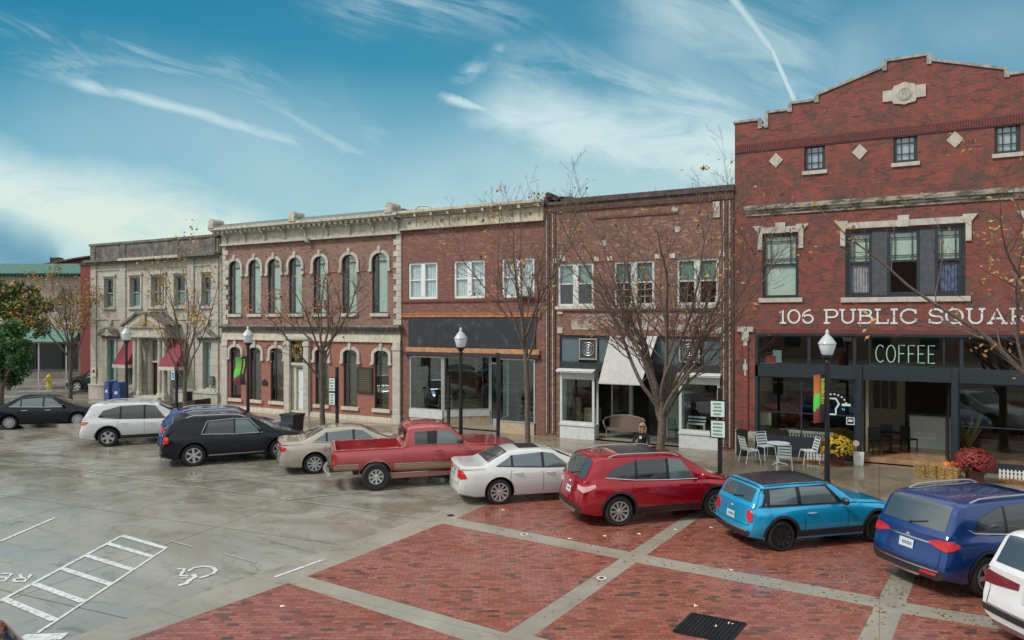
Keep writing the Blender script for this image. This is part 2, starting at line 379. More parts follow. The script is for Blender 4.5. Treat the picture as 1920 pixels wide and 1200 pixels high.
E_t=ln((576,1081),(949,1187)); E_b=ln((540,1094),(862,1198))
CURBY=-7.5
curb=((-100,CURBY),(100,CURBY)); near=((-100,-26),(100,-26))
def sh(l,dx): return ((l[0][0]+dx,l[0][1]),(l[1][0]+dx,l[1][1]))
def shy(l,dy): return ((l[0][0],l[0][1]+dy),(l[1][0],l[1][1]+dy))
F_l=sh(C_l,5.0); F_r=sh(C_l,5.65)
sheet('plaza_border',[isect(curb,sh(D_l,-.75)),isect(A_t,sh(D_l,-.72)),isect(near,sh(D_s,-.7)),(14,-26),(14,CURBY)],.004,BAND)
cells=[(curb,B_l,A_t,D_l),(curb,C_l,A_t2,B_r),(curb,F_l,A_t3,C_r),(A_b,B_l,E_t,D_r),(A_b2,C_l,shy(E_t,.15),B_r),(A_b3,F_l,shy(E_t,.2),C_r),
       (E_b,B_l,near,D_s),(shy(E_b,.15),C_l,near,B_r),(shy(E_b,.2),F_l,near,C_r),(curb,sh(F_l,8),A_t3,F_r),(A_b3,sh(F_l,8),near,F_r)]
for t_,r_,b_,l_ in cells:
    sheet('brick_paving',[isect(t_,l_),isect(t_,r_),isect(b_,r_),isect(b_,l_)],.008,PAVE)
# sidewalk and kerb
sheet('sidewalk',[(-46.3,CURBY+.2),(16,CURBY+.2),(16,6),(-46.3,6)],.15,WALK)
mb=MB(); mb.box(-46.5,16,CURBY,CURBY+.2,-.05,.153); mb.box(-46.5,-46.3,CURBY+.2,40,-.05,.153)
tag(mb.build('kerb',BAND),kind='structure')
sheet('side_street',[(-60,4.5),(-46.5,-2),(-46.5,60),(-60,60)],.004,ground_mat('asphalt',(.10,.10,.10),(.15,.15,.15),.5))
tag(MB().prism([(-90,-6),(-60.5,-6),(-49,1.5),(-54,14),(-56,60),(-90,60)],-.05,.15,'z').build('far_sidewalk',ground_mat('far_walk',(.22,.21,.19),(.28,.26,.23),.5)),kind='structure')
def worn(name,col,a,b):
    m=bpy.data.materials.new(name); m.use_nodes=True; t=NT(m.node_tree); g=t.new('ShaderNodeNewGeometry').outputs['Position']
    n=t.noise(g,9,7,.75); t.put(t.n['Principled BSDF'].inputs['Base Color'],t.mix(t.sstep(n,a,b),col,(.26,.265,.24))); t.n['Principled BSDF'].inputs['Roughness'].default_value=.4; MC[name]=m; return m
LINE=worn('road_paint',(.60,.64,.63),.47,.66)
FADED=worn('faded_paint',(.42,.42,.38),.42,.56)
def gline(px0,px1,wd,m=LINE,z=.012,name='road_marking'):
    a=gp(*px0); b=gp(*px1); mb=MB(); mb.ribbon([a,b],wd,.001,lambda x,y,h:(x,y,z+h)); tag(mb.build(name,m),kind='structure')
gline((0,1128),(229,1005),.085); gline((70,1188),(311,1029),.06)
for a,b in [((229,1005),(311,1029)),((203,1020),(287,1045)),((161,1042),(251,1070)),((117,1067),(209,1097)),((65,1096),(156,1129)),((8,1124),(103,1164))]: gline(a,b,.13,z=.013)
gline((40,1197),(122,1194),.24); gline((0,1016),(104,971),.09); gline((515,1083),(607,1050),.08)
gline((320,1015),(362,1026),.05,FADED); gline((420,1038),(480,1056),.05,FADED)
for (a,b) in [((-35.2,-12.6),(-32.1,-8.2)),((-25.6,-12.4),(-22.6,-8.2)),((-30.4,-12.5),(-27.4,-8.2)),((-18.9,-12.2),(-15.6,-8.0)),((-14.9,-12.6),(-11.6,-8.3))]:
    mb=MB(); mb.ribbon([a,b],.06,.001,lambda x,y,h:(x,y,.012+h)); tag(mb.build('road_marking',FADED),kind='structure')
mb=MB(); mb.ribbon([(-34,-13.2),(-10.3,-12.2)],.04,.001,lambda x,y,h:(x,y,.012+h)); tag(mb.build('road_marking',FADED),kind='structure')
# ------------------------------------------------------------------ stroke lettering
def arc(cx,cy,rx,ry,a0,a1,n=10):
    return [(cx+rx*math.cos(R(a0+(a1-a0)*i/n)),cy+ry*math.sin(R(a0+(a1-a0)*i/n))) for i in range(n+1)]
FONT={
'1':(.62,[[(.10,.80),(.36,1),(.36,0)],[(.10,0),(.62,0)]]),
'0':(1.05,[arc(.52,.5,.46,.5,90,450,20)]),
'6':(.95,[arc(.75,.55,.66,.45,95,180,8)+arc(.48,.31,.39,.31,180,540,16)]),
'P':(.95,[[(.18,0),(.18,1)],[(0,0),(.42,0)],[(0,1),(.55,1)]+arc(.58,.72,.34,.28,90,-90,10)+[(.18,.44)]]),
'U':(1.1,[[(0,1),(.38,1)],[(.72,1),(1.1,1)],[(.19,1),(.19,.36)]+arc(.55,.36,.36,.36,180,360,12)+[(.91,1)]]),
'B':(1.0,[[(.18,0),(.18,1)],[(0,1),(.58,1)]+arc(.60,.77,.26,.23,90,-90,8)+[(.18,.54)],[(.58,.54)]+arc(.62,.27,.32,.27,90,-90,8)+[(0,0)]]),
'L':(.9,[[(.18,0),(.18,1)],[(0,1),(.4,1)],[(0,0),(.84,0),(.84,.3)]]),
'I':(.5,[[(.22,0),(.22,1)],[(0,0),(.45,0)],[(0,1),(.45,1)]]),
'C':(1.05,[arc(.55,.5,.5,.5,38,322,18),[(.95,1),(.95,.68)],[(.95,.32),(.95,.12)]]),
'S':(.9,[[(.80,1),(.80,.74)],[(.80,.80)]+arc(.43,.75,.36,.25,25,270,12)+arc(.45,.25,.38,.25,90,-155,12),[(.07,0),(.07,.28)]]),
'Q':(1.1,[arc(.53,.5,.48,.5,90,450,20),[(.58,.28),(.95,-.12)]]),
'A':(1.15,[[(.15,0),(.56,1),(.98,0)],[(.3,.34),(.83,.34)],[(0,0),(.32,0)],[(.8,0),(1.14,0)]]),
'R':(1.05,[[(.18,0),(.18,1)],[(0,0),(.40,0)],[(0,1),(.6,1)]+arc(.60,.74,.28,.26,90,-90,8)+[(.18,.48)],[(.55,.48),(.86,0),(1.02,0)]]),
'E':(.95,[[(.18,0),(.18,1)],[(0,1),(.84,1),(.84,.74)],[(0,0),(.86,0),(.86,.27)],[(.18,.52),(.6,.52)]]),
' ':(.55,[]),
}
SANS={'C':(.75,[arc(.42,.5,.40,.5,50,310,14)]),'O':(.85,[arc(.42,.5,.38,.5,90,450,18)]),'F':(.65,[[(.08,0),(.08,1),(.62,1)],[(.08,.52),(.52,.52)]]),
'E':(.68,[[(.62,1),(.08,1),(.08,0),(.62,0)],[(.08,.52),(.52,.52)]]),'R':(.8,[[(.08,0),(.08,1),(.4,1)]+arc(.42,.76,.24,.24,90,-90,6)+[(.08,.52)],[(.36,.52),(.68,0)]]),
'S':(.7,[arc(.35,.75,.28,.25,20,270,8)+arc(.35,.25,.28,.25,90,-160,8)]),'V':(.75,[[(.02,1),(.35,0),(.68,1)]]),'D':(.8,[[(.08,0),(.08,1),(.3,1)]+arc(.32,.5,.38,.5,90,-90,10)+[(.08,0)]]),
'A':(.8,[[(.02,0),(.36,1),(.70,0)],[(.14,.35),(.58,.35)]]),'T':(.7,[[(.33,0),(.33,1)],[(.02,1),(.64,1)]]),'K':(.72,[[(.08,0),(.08,1)],[(.6,1),(.1,.45),(.64,0)]]),'Y':(.7,[[(.02,1),(.33,.5),(.64,1)],[(.33,.5),(.33,0)]]),
'N':(.8,[[(.08,0),(.08,1),(.64,0),(.64,1)]]),'P':(.72,[[(.08,0),(.08,1),(.4,1)]+arc(.4,.74,.24,.26,90,-90,6)+[(.08,.48)]]),'I':(.3,[[(.12,0),(.12,1)]]),'G':(.8,[arc(.42,.5,.38,.5,50,340,14)+[(.8,.45),(.5,.45)]]),'H':(.78,[[(.08,0),(.08,1)],[(.64,0),(.64,1)],[(.08,.5),(.64,.5)]]),'U':(.78,[[(.08,1),(.08,.3)]+arc(.36,.3,.28,.3,180,360,8)+[(.64,1)]]),'2':(.7,[arc(.33,.72,.27,.28,160,-30,8)+[(.05,0),(.62,0)]]),' ':(.4,[]),'L':(.6,[[(.08,1),(.08,0),(.56,0)]]),'M':(.95,[[(.08,0),(.08,1),(.45,.3),(.82,1),(.82,0)]]),'W':(1,[[(.02,1),(.25,0),(.48,.8),(.71,0),(.94,1)]])}
def textw(s,h,font,sp,wf=1): return sum(font[c][0]*wf+sp for c in s)*h-sp*h
def letters(mb,s,h,wd,th,fn,font=SANS,sp=.12,m=0,wf=1):   # fn(x,y,hh) maps lettering plane to 3-D; x from 0
    x=0
    for c in s:
        wdt,st=font[c]
        for k,p in enumerate(st):
            mb.ribbon([(x+a*h*wf,b*h) for a,b in p],wd,th+k*.0006,fn,m)
        x+=(wdt*wf+sp)*h
    return x
# ------------------------------------------------------------------ building helpers
def wall_front(mb,x0,x1,z0,z1,y,holes,dep=.22,m=0,mr=None):
    xs=sorted({x0,x1}|{q for h in holes for q in h[:2]}); zs=sorted({z0,z1}|{q for h in holes for q in h[2:4]})
    xs=[q for q in xs if x0<=q<=x1]; zs=[q for q in zs if z0<=q<=z1]
    for i in range(len(xs)-1):
        for j in range(len(zs)-1):
            cx=(xs[i]+xs[i+1])/2; cz=(zs[j]+zs[j+1])/2
            if any(h[0]<cx<h[1] and h[2]<cz<h[3] for h in holes): continue
            mb.add([(xs[i],y,zs[j]),(xs[i+1],y,zs[j]),(xs[i+1],y,zs[j+1]),(xs[i],y,zs[j+1])],[(0,1,2,3)],m)
    mr=m if mr is None else mr
    for h in holes:
        a,b,c,d=h[:4]; Y=y+(h[4] if len(h)>4 else dep)
        mb.add([(a,y,c),(b,y,c),(b,y,d),(a,y,d),(a,Y,c),(b,Y,c),(b,Y,d),(a,Y,d)],[(0,4,7,3),(1,2,6,5),(3,7,6,2),(0,1,5,4)],mr)
def frame(mb,x0,x1,z0,z1,y,t,d,m=0):
    mb.box(x0,x1,y,y+d,z1-t,z1,m); mb.box(x0,x1,y,y+d,z0,z0+t,m); mb.box(x0,x0+t,y,y+d,z0+t,z1-t,m); mb.box(x1-t,x1,y,y+d,z0+t,z1-t,m)
def pane(parent,x0,x1,z0,z1,y,m=None,name='pane'):
    return MB().add([(x0,y,z0),(x1,y,z0),(x1,y,z1),(x0,y,z1)],[(0,1,2,3)]).build(name,m or GLASS,parent,fixn=False)
def arch_poly(x0,x1,z0,z1,rise,n=10):       # opening with an arched head
    cx=(x0+x1)/2; a=(x1-x0)/2
    return [(x0,z0),(x1,z0)]+[(cx+a*math.cos(R(180*i/n)),z1-rise+rise*math.sin(R(180*i/n))) for i in range(n+1)]
def spandrel(mb,x0,x1,z1,rise,y0,y1,m=0,n=8):
    cx=(x0+x1)/2; a=(x1-x0)/2
    for s in (-1,1):
        pts=[(cx+s*a*math.cos(R(90*i/n)),z1-rise+rise*math.sin(R(90*i/n))) for i in range(n+1)]
        mb.prism(pts+[(cx+s*a,z1)],y0,y1,'y',m)
def archband(mb,x0,x1,z1,rise,t,drop,y0,y1,m=0,n=10,key=.12,ear=.06):
    cx=(x0+x1)/2; a=(x1-x0)/2
    inn=[(cx+a*math.cos(R(180*i/n)),z1-rise+rise*math.sin(R(180*i/n))) for i in range(n+1)]
    outp=[(cx+(a+t)*math.cos(R(180*i/n)),z1-rise+(rise+t)*math.sin(R(180*i/n))) for i in range(n+1)]
    for i in range(n): mb.prism([inn[i],outp[i],outp[i+1],inn[i+1]],y0,y1,'y',m)
    for s in (-1,1):
        xa,xb=sorted((cx+s*a,cx+s*(a+t))); mb.box(xa,xb,y0,y1,z1-rise-drop,z1-rise,m)
        xa,xb=sorted((cx+s*(a+t*.0),cx+s*(a+t+ear))); mb.box(xa,xb,y0-.03,y1,z1-rise-drop-.12,z1-rise-drop,m)
    mb.prism([(cx-key*.7,z1-.02),(cx+key*.7,z1-.02),(cx+key,z1+t+.10),(cx,z1+t+.2),(cx-key,z1+t+.10)],y0-.05,y1,'y',m)
def shell(root,x0,x1,zt,y1,m,y0=.45,z0=0,gap=0.02):
    mb=MB(); mb.box(x0,x0+.2,y0,y1,z0,zt); mb.box(x1-.2,x1,y0,y1,z0,zt); mb.box(x0+.2,x1-.2,y1-.2,y1,z0,zt)
    return mb
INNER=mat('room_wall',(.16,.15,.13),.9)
# ================================================================== 106: red brick building with stepped gable
BR5=brick_mat('brick_red_mottled',(.29,.062,.044),(.20,.05,.038),(.11,.052,.042),(.15,.09,.072),mottle=.85,dark=.7,ms=1.3,soot=.3,white=.05)
BR5d=brick_mat('brick_dark_red',(.19,.045,.038),(.15,.038,.034),(.11,.035,.032),(.09,.05,.045),mottle=.4,soot=.15)
DBLUE=mat('dark_blue_paint',(.022,.03,.038),.4,var=.2)
GREYP=mat('grey_panel_paint',(.07,.075,.085),.5,var=.15)
NAVYB=mat('slate_frame_paint',(.025,.034,.042),.4)
b5=thing('brick_building','red brick building with stepped gable, coffee shop windows and 106 PUBLIC SQUARE lettering','building',(0.8,0,0))
def P5(o): o.location=(-.8,0,0); return o
cx5=.80
def mir(x): return 2*cx5-x
w1=(-3.78,-2.56,5.85,8.16); w3=(-1.05,2.47,5.83,8.16); w1b=(mir(-2.56),mir(-3.78),5.85,8.16)
smalls=[(-2.37,-1.69,10.33,11.27),(.42,1.12,10.33,11.3),(3.25,3.93,10.33,11.3)]
sf=(-4.04,mir(-4.04),.15,4.57)
mb=MB()
wall_front(mb,-4.76,mir(-4.76),.15,11.2,0,[w1,w3,w1b,sf]+smalls,.22)
gab=[(-4.76,11.2),(mir(-4.76),11.2),(mir(-4.76),12.34),(mir(-3.87),12.34),(mir(-3.87),12.1),(mir(-3.65),12.1),(mir(-3.65),12.56),(mir(-2.85),12.56),(mir(-2.85),12.78),(mir(-1.97),12.78),(mir(-1.95),12.95),(mir(.15),13.62),(mir(.17),13.79),
     (.17,13.79),(.15,13.62),(-1.95,12.95),(-1.97,12.78),(-2.85,12.78),(-2.85,12.56),(-3.65,12.56),(-3.65,12.1),(-3.87,12.1),(-3.87,12.34),(-4.76,12.34)]
mb.add([(p[0],0,p[1]) for p in gab]+[(p[0],.38,p[1]) for p in gab],[tuple(range(24)),tuple(range(47,23,-1))]+[(i,24+i,24+(i+1)%24,(i+1)%24) for i in range(1,24)])
mb.box(-4.76,-4.5,.001,14,.15,11.19); mb.box(mir(-4.5),mir(-4.76),.001,14,.15,11.19); mb.box(-4.5,mir(-4.5),13.8,14,.15,11.19)
P5(mb.build('wall',BR5,b5,fixn=False))
P5(MB().box(-4.45,mir(-4.45),.4,13.9,11.22,11.4).build('roof',mat('roof_felt',(.08,.08,.085),.9),b5))
# coping of the gable
mb=MB()
tops=[((-4.78,12.34),(-3.87,12.34)),((-3.87,12.1),(-3.65,12.1)),((-3.65,12.56),(-2.85,12.56)),((-2.85,12.78),(-1.97,12.78)),((-1.95,12.95),(.15,13.62)),((.17,13.79),(mir(.17),13.79))]
tops+=[((mir(b[0]),b[1]),(mir(a[0]),a[1])) for a,b in tops[:-1]]
for a,b in tops: mb.bar((a[0]-.03,.19,a[1]+.045),(b[0]+.03,.19,b[1]+.045),.48,.085,0)
P5(mb.build('coping',mat('coping_stone',(.30,.30,.28),.8,var=.35,vscale=5,streak=.3),b5))
mb=MB()
for a,b in ((12.1,12.56),(12.56,12.78),(12.78,12.95),(13.62,13.79)): pass
for x,a,b in ((-3.87,12.1,12.38),(-3.65,12.1,12.6),(-2.85,12.56,12.82),(-1.97,12.78,13.0),(.15,13.55,13.83)):
    for q in (x,mir(x)): mb.box(q-.07,q+.07,-.045,.42,a-.05,b)
P5(mb.build('coping',MC['coping_stone'],b5))
# soldier course, string course
mb=MB()
for i in range(150):
    x=-4.74+i*.0745
    if x>mir(-4.76)-.07: break
    mb.box(x,x+.062,-.028,.01,11.24,11.52)
P5(mb.build('soldier_course',BR5d,b5)); 
P5(MB().box(-4.755,mir(-4.755),-.018,.01,11.19,11.235).build('soldier_course',mat('dark_brick_strip',(.06,.03,.03),.9),b5))  # thin band of darker brick below the soldier course
mb=MB(); mb.box(-4.42,mir(-4.42),-.16,.01,9.06,9.22); mb.box(-4.38,mir(-4.38),-.10,.01,8.97,9.06); mb.box(-4.35,mir(-4.35),-.05,.01,8.86,8.97)
m=mat('mossy_stone',(.26,.24,.17),.85,bump=.5)
t=NT(m.node_tree); b=t.n['Principled BSDF']; g=t.new('ShaderNodeNewGeometry').outputs['Position']
n=t.noise(t.vmath('MULTIPLY',g,(1,1,3)),2.2,7,.7); c=t.mix(t.sstep(n,.45,.58),(.34,.32,.27),(.10,.095,.075)); n=t.noise(g,1.7,6,.7); c=t.mix(t.sstep(n,.58,.66),c,(.23,.19,.04)); t.put(b.inputs['Base Color'],c)
P5(mb.build('string_course',m,b5))
P5(MB().prism([(.10,12.43),(.38,12.43),(.42,12.33),(.62,12.30),(.74,12.26),(.86,12.30),(1.06,12.33),(1.10,12.45),(1.36,12.45),(1.36,12.86),(1.08,12.86),(1.02,12.93),(.86,12.96),(.74,13.02),(.60,12.96),(.44,12.93),(.38,12.80),(.10,12.80)],-.05,.01).prism(arc(.74,12.63,.22,.22,0,342,18),-.075,-.05).build('stone_plaque',STONE2,b5))
mb=MB(); mb.ribbon(arc(.74,12.63,.17,.17,90,450,18),.02,.012,lambda x,y,h:(x,-.075-h,y)); letters(mb,'R',.2,.03,.015,lambda x,y,h:(.66+x,-.075-h,12.53+y)); P5(mb.build('stone_plaque',mat('carved_relief',(.36,.33,.27),.8),b5))
for x,z in ((-3.32,10.82),(-.60,10.83),(2.18,10.92),(mir(-3.32),10.86)):
    P5(MB().prism([(x,z-.27),(x+.24,z),(x,z+.27),(x-.24,z)],-.035,.01).build('diamond_inlay',STONE2,b5))
def P5w(o): return P5(o)
def win5(x0,x1,z0,z1,kind):
    mb=MB(); y=.10; frame(mb,x0,x1,z0,z1,y-.03,.10,.11)
    ix0,ix1,iz0,iz1=x0+.10,x1-.10,z0+.10,z1-.10
    def munt(a,b,c,d,q=.13):
        for xx in (a+(b-a)*q,b-(b-a)*q): mb.box(xx-.014,xx+.014,y+.002,y+.028,c,d)
        for zz in (c+(d-c)*q*1.0,d-(d-c)*q*1.0): mb.box(a,b,y+.0,y+.03,zz-.014,zz+.014)
    if kind=='small': munt(ix0,ix1,iz0,iz1,.27); rest=None
    else:
        zm=z0+(z1-z0)*.52; mb.box(ix0,ix1,y-.02,y+.05,zm-.035,zm+.035); munt(ix0,ix1,zm+.035,iz1,.17)
    o=P5(mb.build('window',NAVYB,b5))
    pane(o,ix0-.02,ix1+.02,iz0-.02,iz1+.02,y+.035)
    if kind=='small': MB().box(ix0,ix1,y+.06,y+.07,iz0,iz1).build('blind',mat('blue_grey_blind',(.35,.42,.50),.8),o)
    return o
BLIND=mat('pale_green_blind',(.50,.60,.54),.85,var=.06)
for k,s in enumerate(smalls):
    o=win5(*s,'small'); MB().box(s[0]-.07,s[1]+.07,-.06,.09,s[2]-.13,s[2]-.002).build('sill',STONE2,o)
def lintel5(o,x0,x1,z1):
    mb=MB(); mb.box(x0+.08,x1-.08,-.05,.01,z1+.04,z1+.25); c=(x0+x1)/2; mb.box(c-.17,c+.17,-.075,.01,z1+.02,z1+.40)
    for s,x in ((-1,x0),(1,x1)):
        mb.prism([(x-s*.08,z1+.32),(x+s*.34,z1+.32),(x+s*.16,z1+.08),(x+s*.16,z1-.55),(x-s*.0,z1-.55),(x-s*.0,z1+.04),(x-s*.08,z1+.04)][::s],-.06,.01)
    mb.build('lintel',STONE2,o)
for s in (w1,w1b):
    o=win5(*s,'tall'); lintel5(o,s[0],s[1],s[3]); MB().box(s[0]-.13,s[1]+.13,-.06,.08,s[2]-.16,s[2]-.002).build('sill',STONE2,o)
    MB().box(s[0]+.1,s[1]-.1,.165,.17,s[2]+.1,s[3]-.1).build('blind',BLIND,o)
o=MB(); frame(o,w3[0],w3[1],w3[2],w3[3],.03,.07,.14); o=o.box(-.22,.23,.06,.16,w3[2]+.07,w3[3]-.07,1).box(1.2,1.62,.06,.16,w3[2]+.07,w3[3]-.07,1)
o=P5(o.build('window_surround',[NAVYB,GREYP],b5)); lintel5(o,w3[0],w3[1],w3[3]); MB().box(w3[0]-.14,w3[1]+.14,-.06,.03,w3[2]-.17,w3[2]-.002).build('sill',STONE2,o)
CURT=mat('lilac_curtain',(.42,.40,.44),.9,var=.3,vscale=7)
for k,(a,b) in enumerate(((-.98,-.22),(.23,1.2),(1.62,2.40))):
    o=win5(a,b,w3[2]+.07,w3[3]-.07,'tall'); zm=w3[2]+.07+(w3[3]-w3[2]-.14)*.52
    MB().box(a+.1,b-.1,.165,.17,zm,w3[3]-.17).build('blind',BLIND,o)
    if k!=1: MB().grid(lambda u,v:(a+.1+(b-a-.2)*u,.20+.02*math.sin(u*40),w3[2]+.17+(zm-w3[2]-.17)*v),40,1).build('curtain',CURT if k==0 else mat('blue_curtain',(.14,.17,.30),.9,var=.5,vscale=6),o)
S=.46; x_=-3.23
for wd_,wf_ in (('106',.90),('PUBLIC',1.035),('SQUARE',1.035)):
    mb=MB(); x_+=letters(mb,wd_,S,.062,.012,lambda x,y,h:(x_+x,-.008-h,4.945+y),FONT,.10,wf=wf_)+(.55*.905+.10)*S
    P5(mb.build('painted_lettering',mat('lettering_paint',(.66,.69,.70),.6,var=.12,vscale=8),b5))
P5(MB().box(sf[0],sf[1],-.012,.01,4.57,4.72).build('soldier_course',BR5d,b5))
# piers beside the shop front
BRB=(brick_mat('brick_bright',(.30,.06,.045),(.26,.055,.04),(.17,.045,.04),(.12,.07,.06)))
for xa,xb in ((-4.64,-4.10),(mir(-4.10),mir(-4.64))): P5(MB().box(xa+.19,xb-.19,-.06,.02,.3,4.55).build('pier_panel',BRB,b5))
for xa,xb in ((-4.66,-4.09),(mir(-4.09),mir(-4.66))):
    mb=MB()
    mb.box(xa,xb,-.085,.02,4.62,4.80); mb.box((xa+xb)/2-.12,(xa+xb)/2+.12,-.09,.02,4.30,4.62); mb.box((xa+xb)/2-.07,(xa+xb)/2+.07,-.085,.02,4.1,4.30)
    P5(mb.build('pier_stone',STONE2,b5))
    for bx in (((xa+xb)/2-.03,(xa+xb)/2+.03,-.08,.02,3.0,3.6,(xa+xb)/2-.075,(xa+xb)/2+.075,-.09,.02,3.2,3.42),(xa-.08,xa+.19,-.09,.02,.15,1.0),(xb-.19,xb+.06,-.09,.02,.15,.95)):
        mb=MB(); mb.box(*bx[:6]); mb.box(*bx[6:]) if len(bx)>6 else None; P5(mb.build('pier_stone',STONE2,b5))
# shop front
xL,xR=sf[0],sf[1]; dA,dB=-.53,2.17
mb=MB(); mb.box(xL,xR,-.02,.22,3.0,3.41); mb.box(xL,xL+.1,-.02,.2,.15,4.57); mb.box(xR-.1,xR,-.02,.2,.15,4.57); mb.box(xL+.1,xR-.1,.0,.2,4.49,4.57)
for x,wd in ((dA-.1,.19),(dB,.19)): mb.box(x-wd/2,x+wd/2,-.08,.24,.15,3.47)
mb.box(xL+.1,dA-.2,.0,.2,.35,.82); mb.box(dB+.1,xR-.1,.0,.2,.28,.42)
mb.box(xL+.1,dA-.2,.03,.2,.15,.35); mb.box(dB+.1,xR-.1,.03,.2,.15,.28)
P5(mb.build('shop_front',NAVYB,b5))
def swin(parent,x0,x1,z0,z1,vs=(),hs=(),m=NAVYB,t=.05,y=.06,gl=None,name='shop_window'):
    mb=MB(); frame(mb,x0,x1,z0,z1,y,t,.08)
    for v in vs: mb.box(v-.022,v+.022,y+.004,y+.07,z0+t,z1-t)
    for h in hs: mb.box(x0+t,x1-t,y+.01,y+.066,h-.018,h+.018)
    o=mb.build(name,m,parent); pane(o,x0+t*.6,x1-t*.6,z0+t*.6,z1-t*.6,y+.03,gl or SGLASS); return o
TGL=glass_mat('transom_glass',(.55,.72,.68),.16)
for a,b,c,d,vs,hs in ((xL+.1,dA-.2,.82,3.0,(-2.47,),(1.72,)),(dB+.1,xR-.1,.42,3.0,(mir(-2.47)+.1,),(1.6,)),
                      (xL+.1,-2.22,3.41,4.49,(),()),(-2.22,-.76,3.41,4.49,(),()),(-.76,2.37,3.41,4.49,(-.3,1.88),()),(2.37,xR-.1,3.41,4.49,(),())):
    P5(swin(b5,a,b,c,d,vs,hs,gl=TGL if c>3.3 else None))
# interior of the coffee shop
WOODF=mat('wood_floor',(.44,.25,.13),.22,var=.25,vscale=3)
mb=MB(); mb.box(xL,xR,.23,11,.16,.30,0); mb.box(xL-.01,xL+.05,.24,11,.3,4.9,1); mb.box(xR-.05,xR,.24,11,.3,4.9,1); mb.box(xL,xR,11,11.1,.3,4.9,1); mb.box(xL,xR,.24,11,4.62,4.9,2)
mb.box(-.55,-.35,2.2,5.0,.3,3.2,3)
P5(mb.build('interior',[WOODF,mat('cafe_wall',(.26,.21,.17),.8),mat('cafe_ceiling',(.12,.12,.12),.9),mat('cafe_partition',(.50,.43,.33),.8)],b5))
mb=MB(); mb.box(dA-.04,dB-.1,.235,.30,.19,.302); P5(mb.build('doorstep',mat('step_stone',(.32,.29,.24),.6),b5))
# recessed entrance doors, folded open
mb=MB(); mb.box(-.50,-.44,.3,1.3,.32,2.9); mb.box(2.0,2.05,.3,1.3,.32,2.9); P5(mb.build('door',BLACK,b5))
P5(MB().box(-.35,.9,4.98,5.08,.3,3.3).build('inner_wall',mat('cafe_partition',(.50,.43,.33),.8),b5))
for i in range(3): P5(MB().box(-.20+i*.30,.02+i*.30,4.94,4.98,1.5,2.9).build('inner_window',mat('warm_pane',(.12,.09,.06),.3),b5))
# ---- furnishings inside the coffee shop
def thing1(mb,name,mats,label,cat,group=None,**k): return tag(mb.build(name,mats,**k),label,cat,group)
cnt=thing('counter','white serving counter inside the open coffee shop doorway','counter',(1.55,3.2,.3))
MB().box(-.55,.75,0,.7,0,1.15).build('base',mat('counter_white',(.55,.55,.53),.4),cnt); MB().box(-.6,.8,-.04,.74,1.15,1.2).build('top',mat('counter_top',(.35,.33,.3),.3),cnt); MB().box(-.4,.3,-.02,0,.35,.42).box(-.4,.3,-.02,0,.5,.54).build('panel',mat('counter_label',(.7,.7,.7),.5),cnt)
tb=thing('cafe_table','black table in the shade just inside the left of the doorway','table',(.35,1.6,.3))
MB().lathe([(.42,.70),(.42,.74)],n=20).build('tabletop',BLACK,tb); MB().lathe([(.22,0),(.22,.03),(.035,.05),(.035,.7)],n=14).build('leg',BLACK,tb)
for k,(x,y,rz) in enumerate(((-.1,1.1,.4),(.95,2.3,2.4),(.2,2.4,3.3))):
    ch=thing('cafe_chair',['black chair nearest the doorway of the coffee shop','black chair between the doorway and the white counter','black chair at the back of the black indoor table'][k],'chair',(x,y,.3),rz,'black chairs inside the coffee shop')
    MB().box(-.2,.2,-.2,.2,.42,.46).build('seat',BLACK,ch); MB().box(-.2,.2,.17,.2,.5,.92).build('backrest',BLACK,ch)
    for sx in (-.18,.18):
        for sy in (-.18,.18): MB().box(sx-.015,sx+.015,sy-.015,sy+.015,0,.42).build('leg',BLACK,ch)
# neon sign
ns=thing('neon_sign','glowing pale neon COFFEE sign hung behind the transom glass','neon sign',(.75,.26,3.45))
MB().box(-.93,.97,.02,.03,.0,.9).build('backing',glass_mat('green_acrylic',(.55,.72,.65),.04),ns)
mb=MB(); wd_=textw('COFFEE',.58,SANS,.10,.60); letters(mb,'COFFEE',.58,.028,.02,lambda x,y,h:(-wd_/2+x+.02,-.02-h,.16+y),SANS,.10,wf=.60)
mb.build('tube_lettering',mat('neon',(.7,.8,.75),.4,emit=((.75,1,.88),.45)),ns)
# window lettering and posters in the left shop window
LOGO=mat('window_vinyl',(.62,.70,.70),.6)
mb=MB(); o0=(-1.42,.075); 
for i in range(7):
    a=R(120-i*17); mb.bar((-1.45+.42*math.cos(a)-.0,.05,2.05+.42*math.sin(a)),(-1.45+.42*math.cos(a)+.05,.05,2.05+.42*math.sin(a)-.03),.008,.05)
mb.ribbon([(-1.62,1.9),(-1.62,2.3),(-1.35,2.3),(-1.25,2.12),(-1.35,1.95),(-1.35,1.75),(-1.62,1.75)],.06,.004,lambda x,y,h:(x,.052-h,y)); mb.box(-1.16,-.88,.048,.052,2.06,2.14)
P5(mb.build('window_lettering',LOGO,b5))
mb=MB(); frame(mb,-1.02,-.76,1.42,1.68,.048,.03,.004); mb.box(-.96,-.82,.048,.052,1.52,1.6); P5(mb.build('window_sticker',LOGO,b5))
P5(MB().box(-3.7,-3.35,.17,.18,3.44,3.75).build('window_poster',[mat('poster_red',(.55,.05,.08),.6)],b5)); P5(MB().box(-3.45,-3.15,.185,.195,3.5,3.95).build('window_poster',mat('poster_pale',(.5,.52,.55),.6),b5))
rad=thing('radiator','long white ribbed radiator standing behind the left coffee shop window','radiator',(-2.2,.75,.3))
mb=MB(); [mb.box(-.75+i*.1,-.69+i*.1,0,.14,.12,.6) for i in range(15)]; mb.box(-.78,.75,-.02,.16,.6,.68); mb.build('body',mat('radiator_white',(.5,.5,.46),.5),rad)
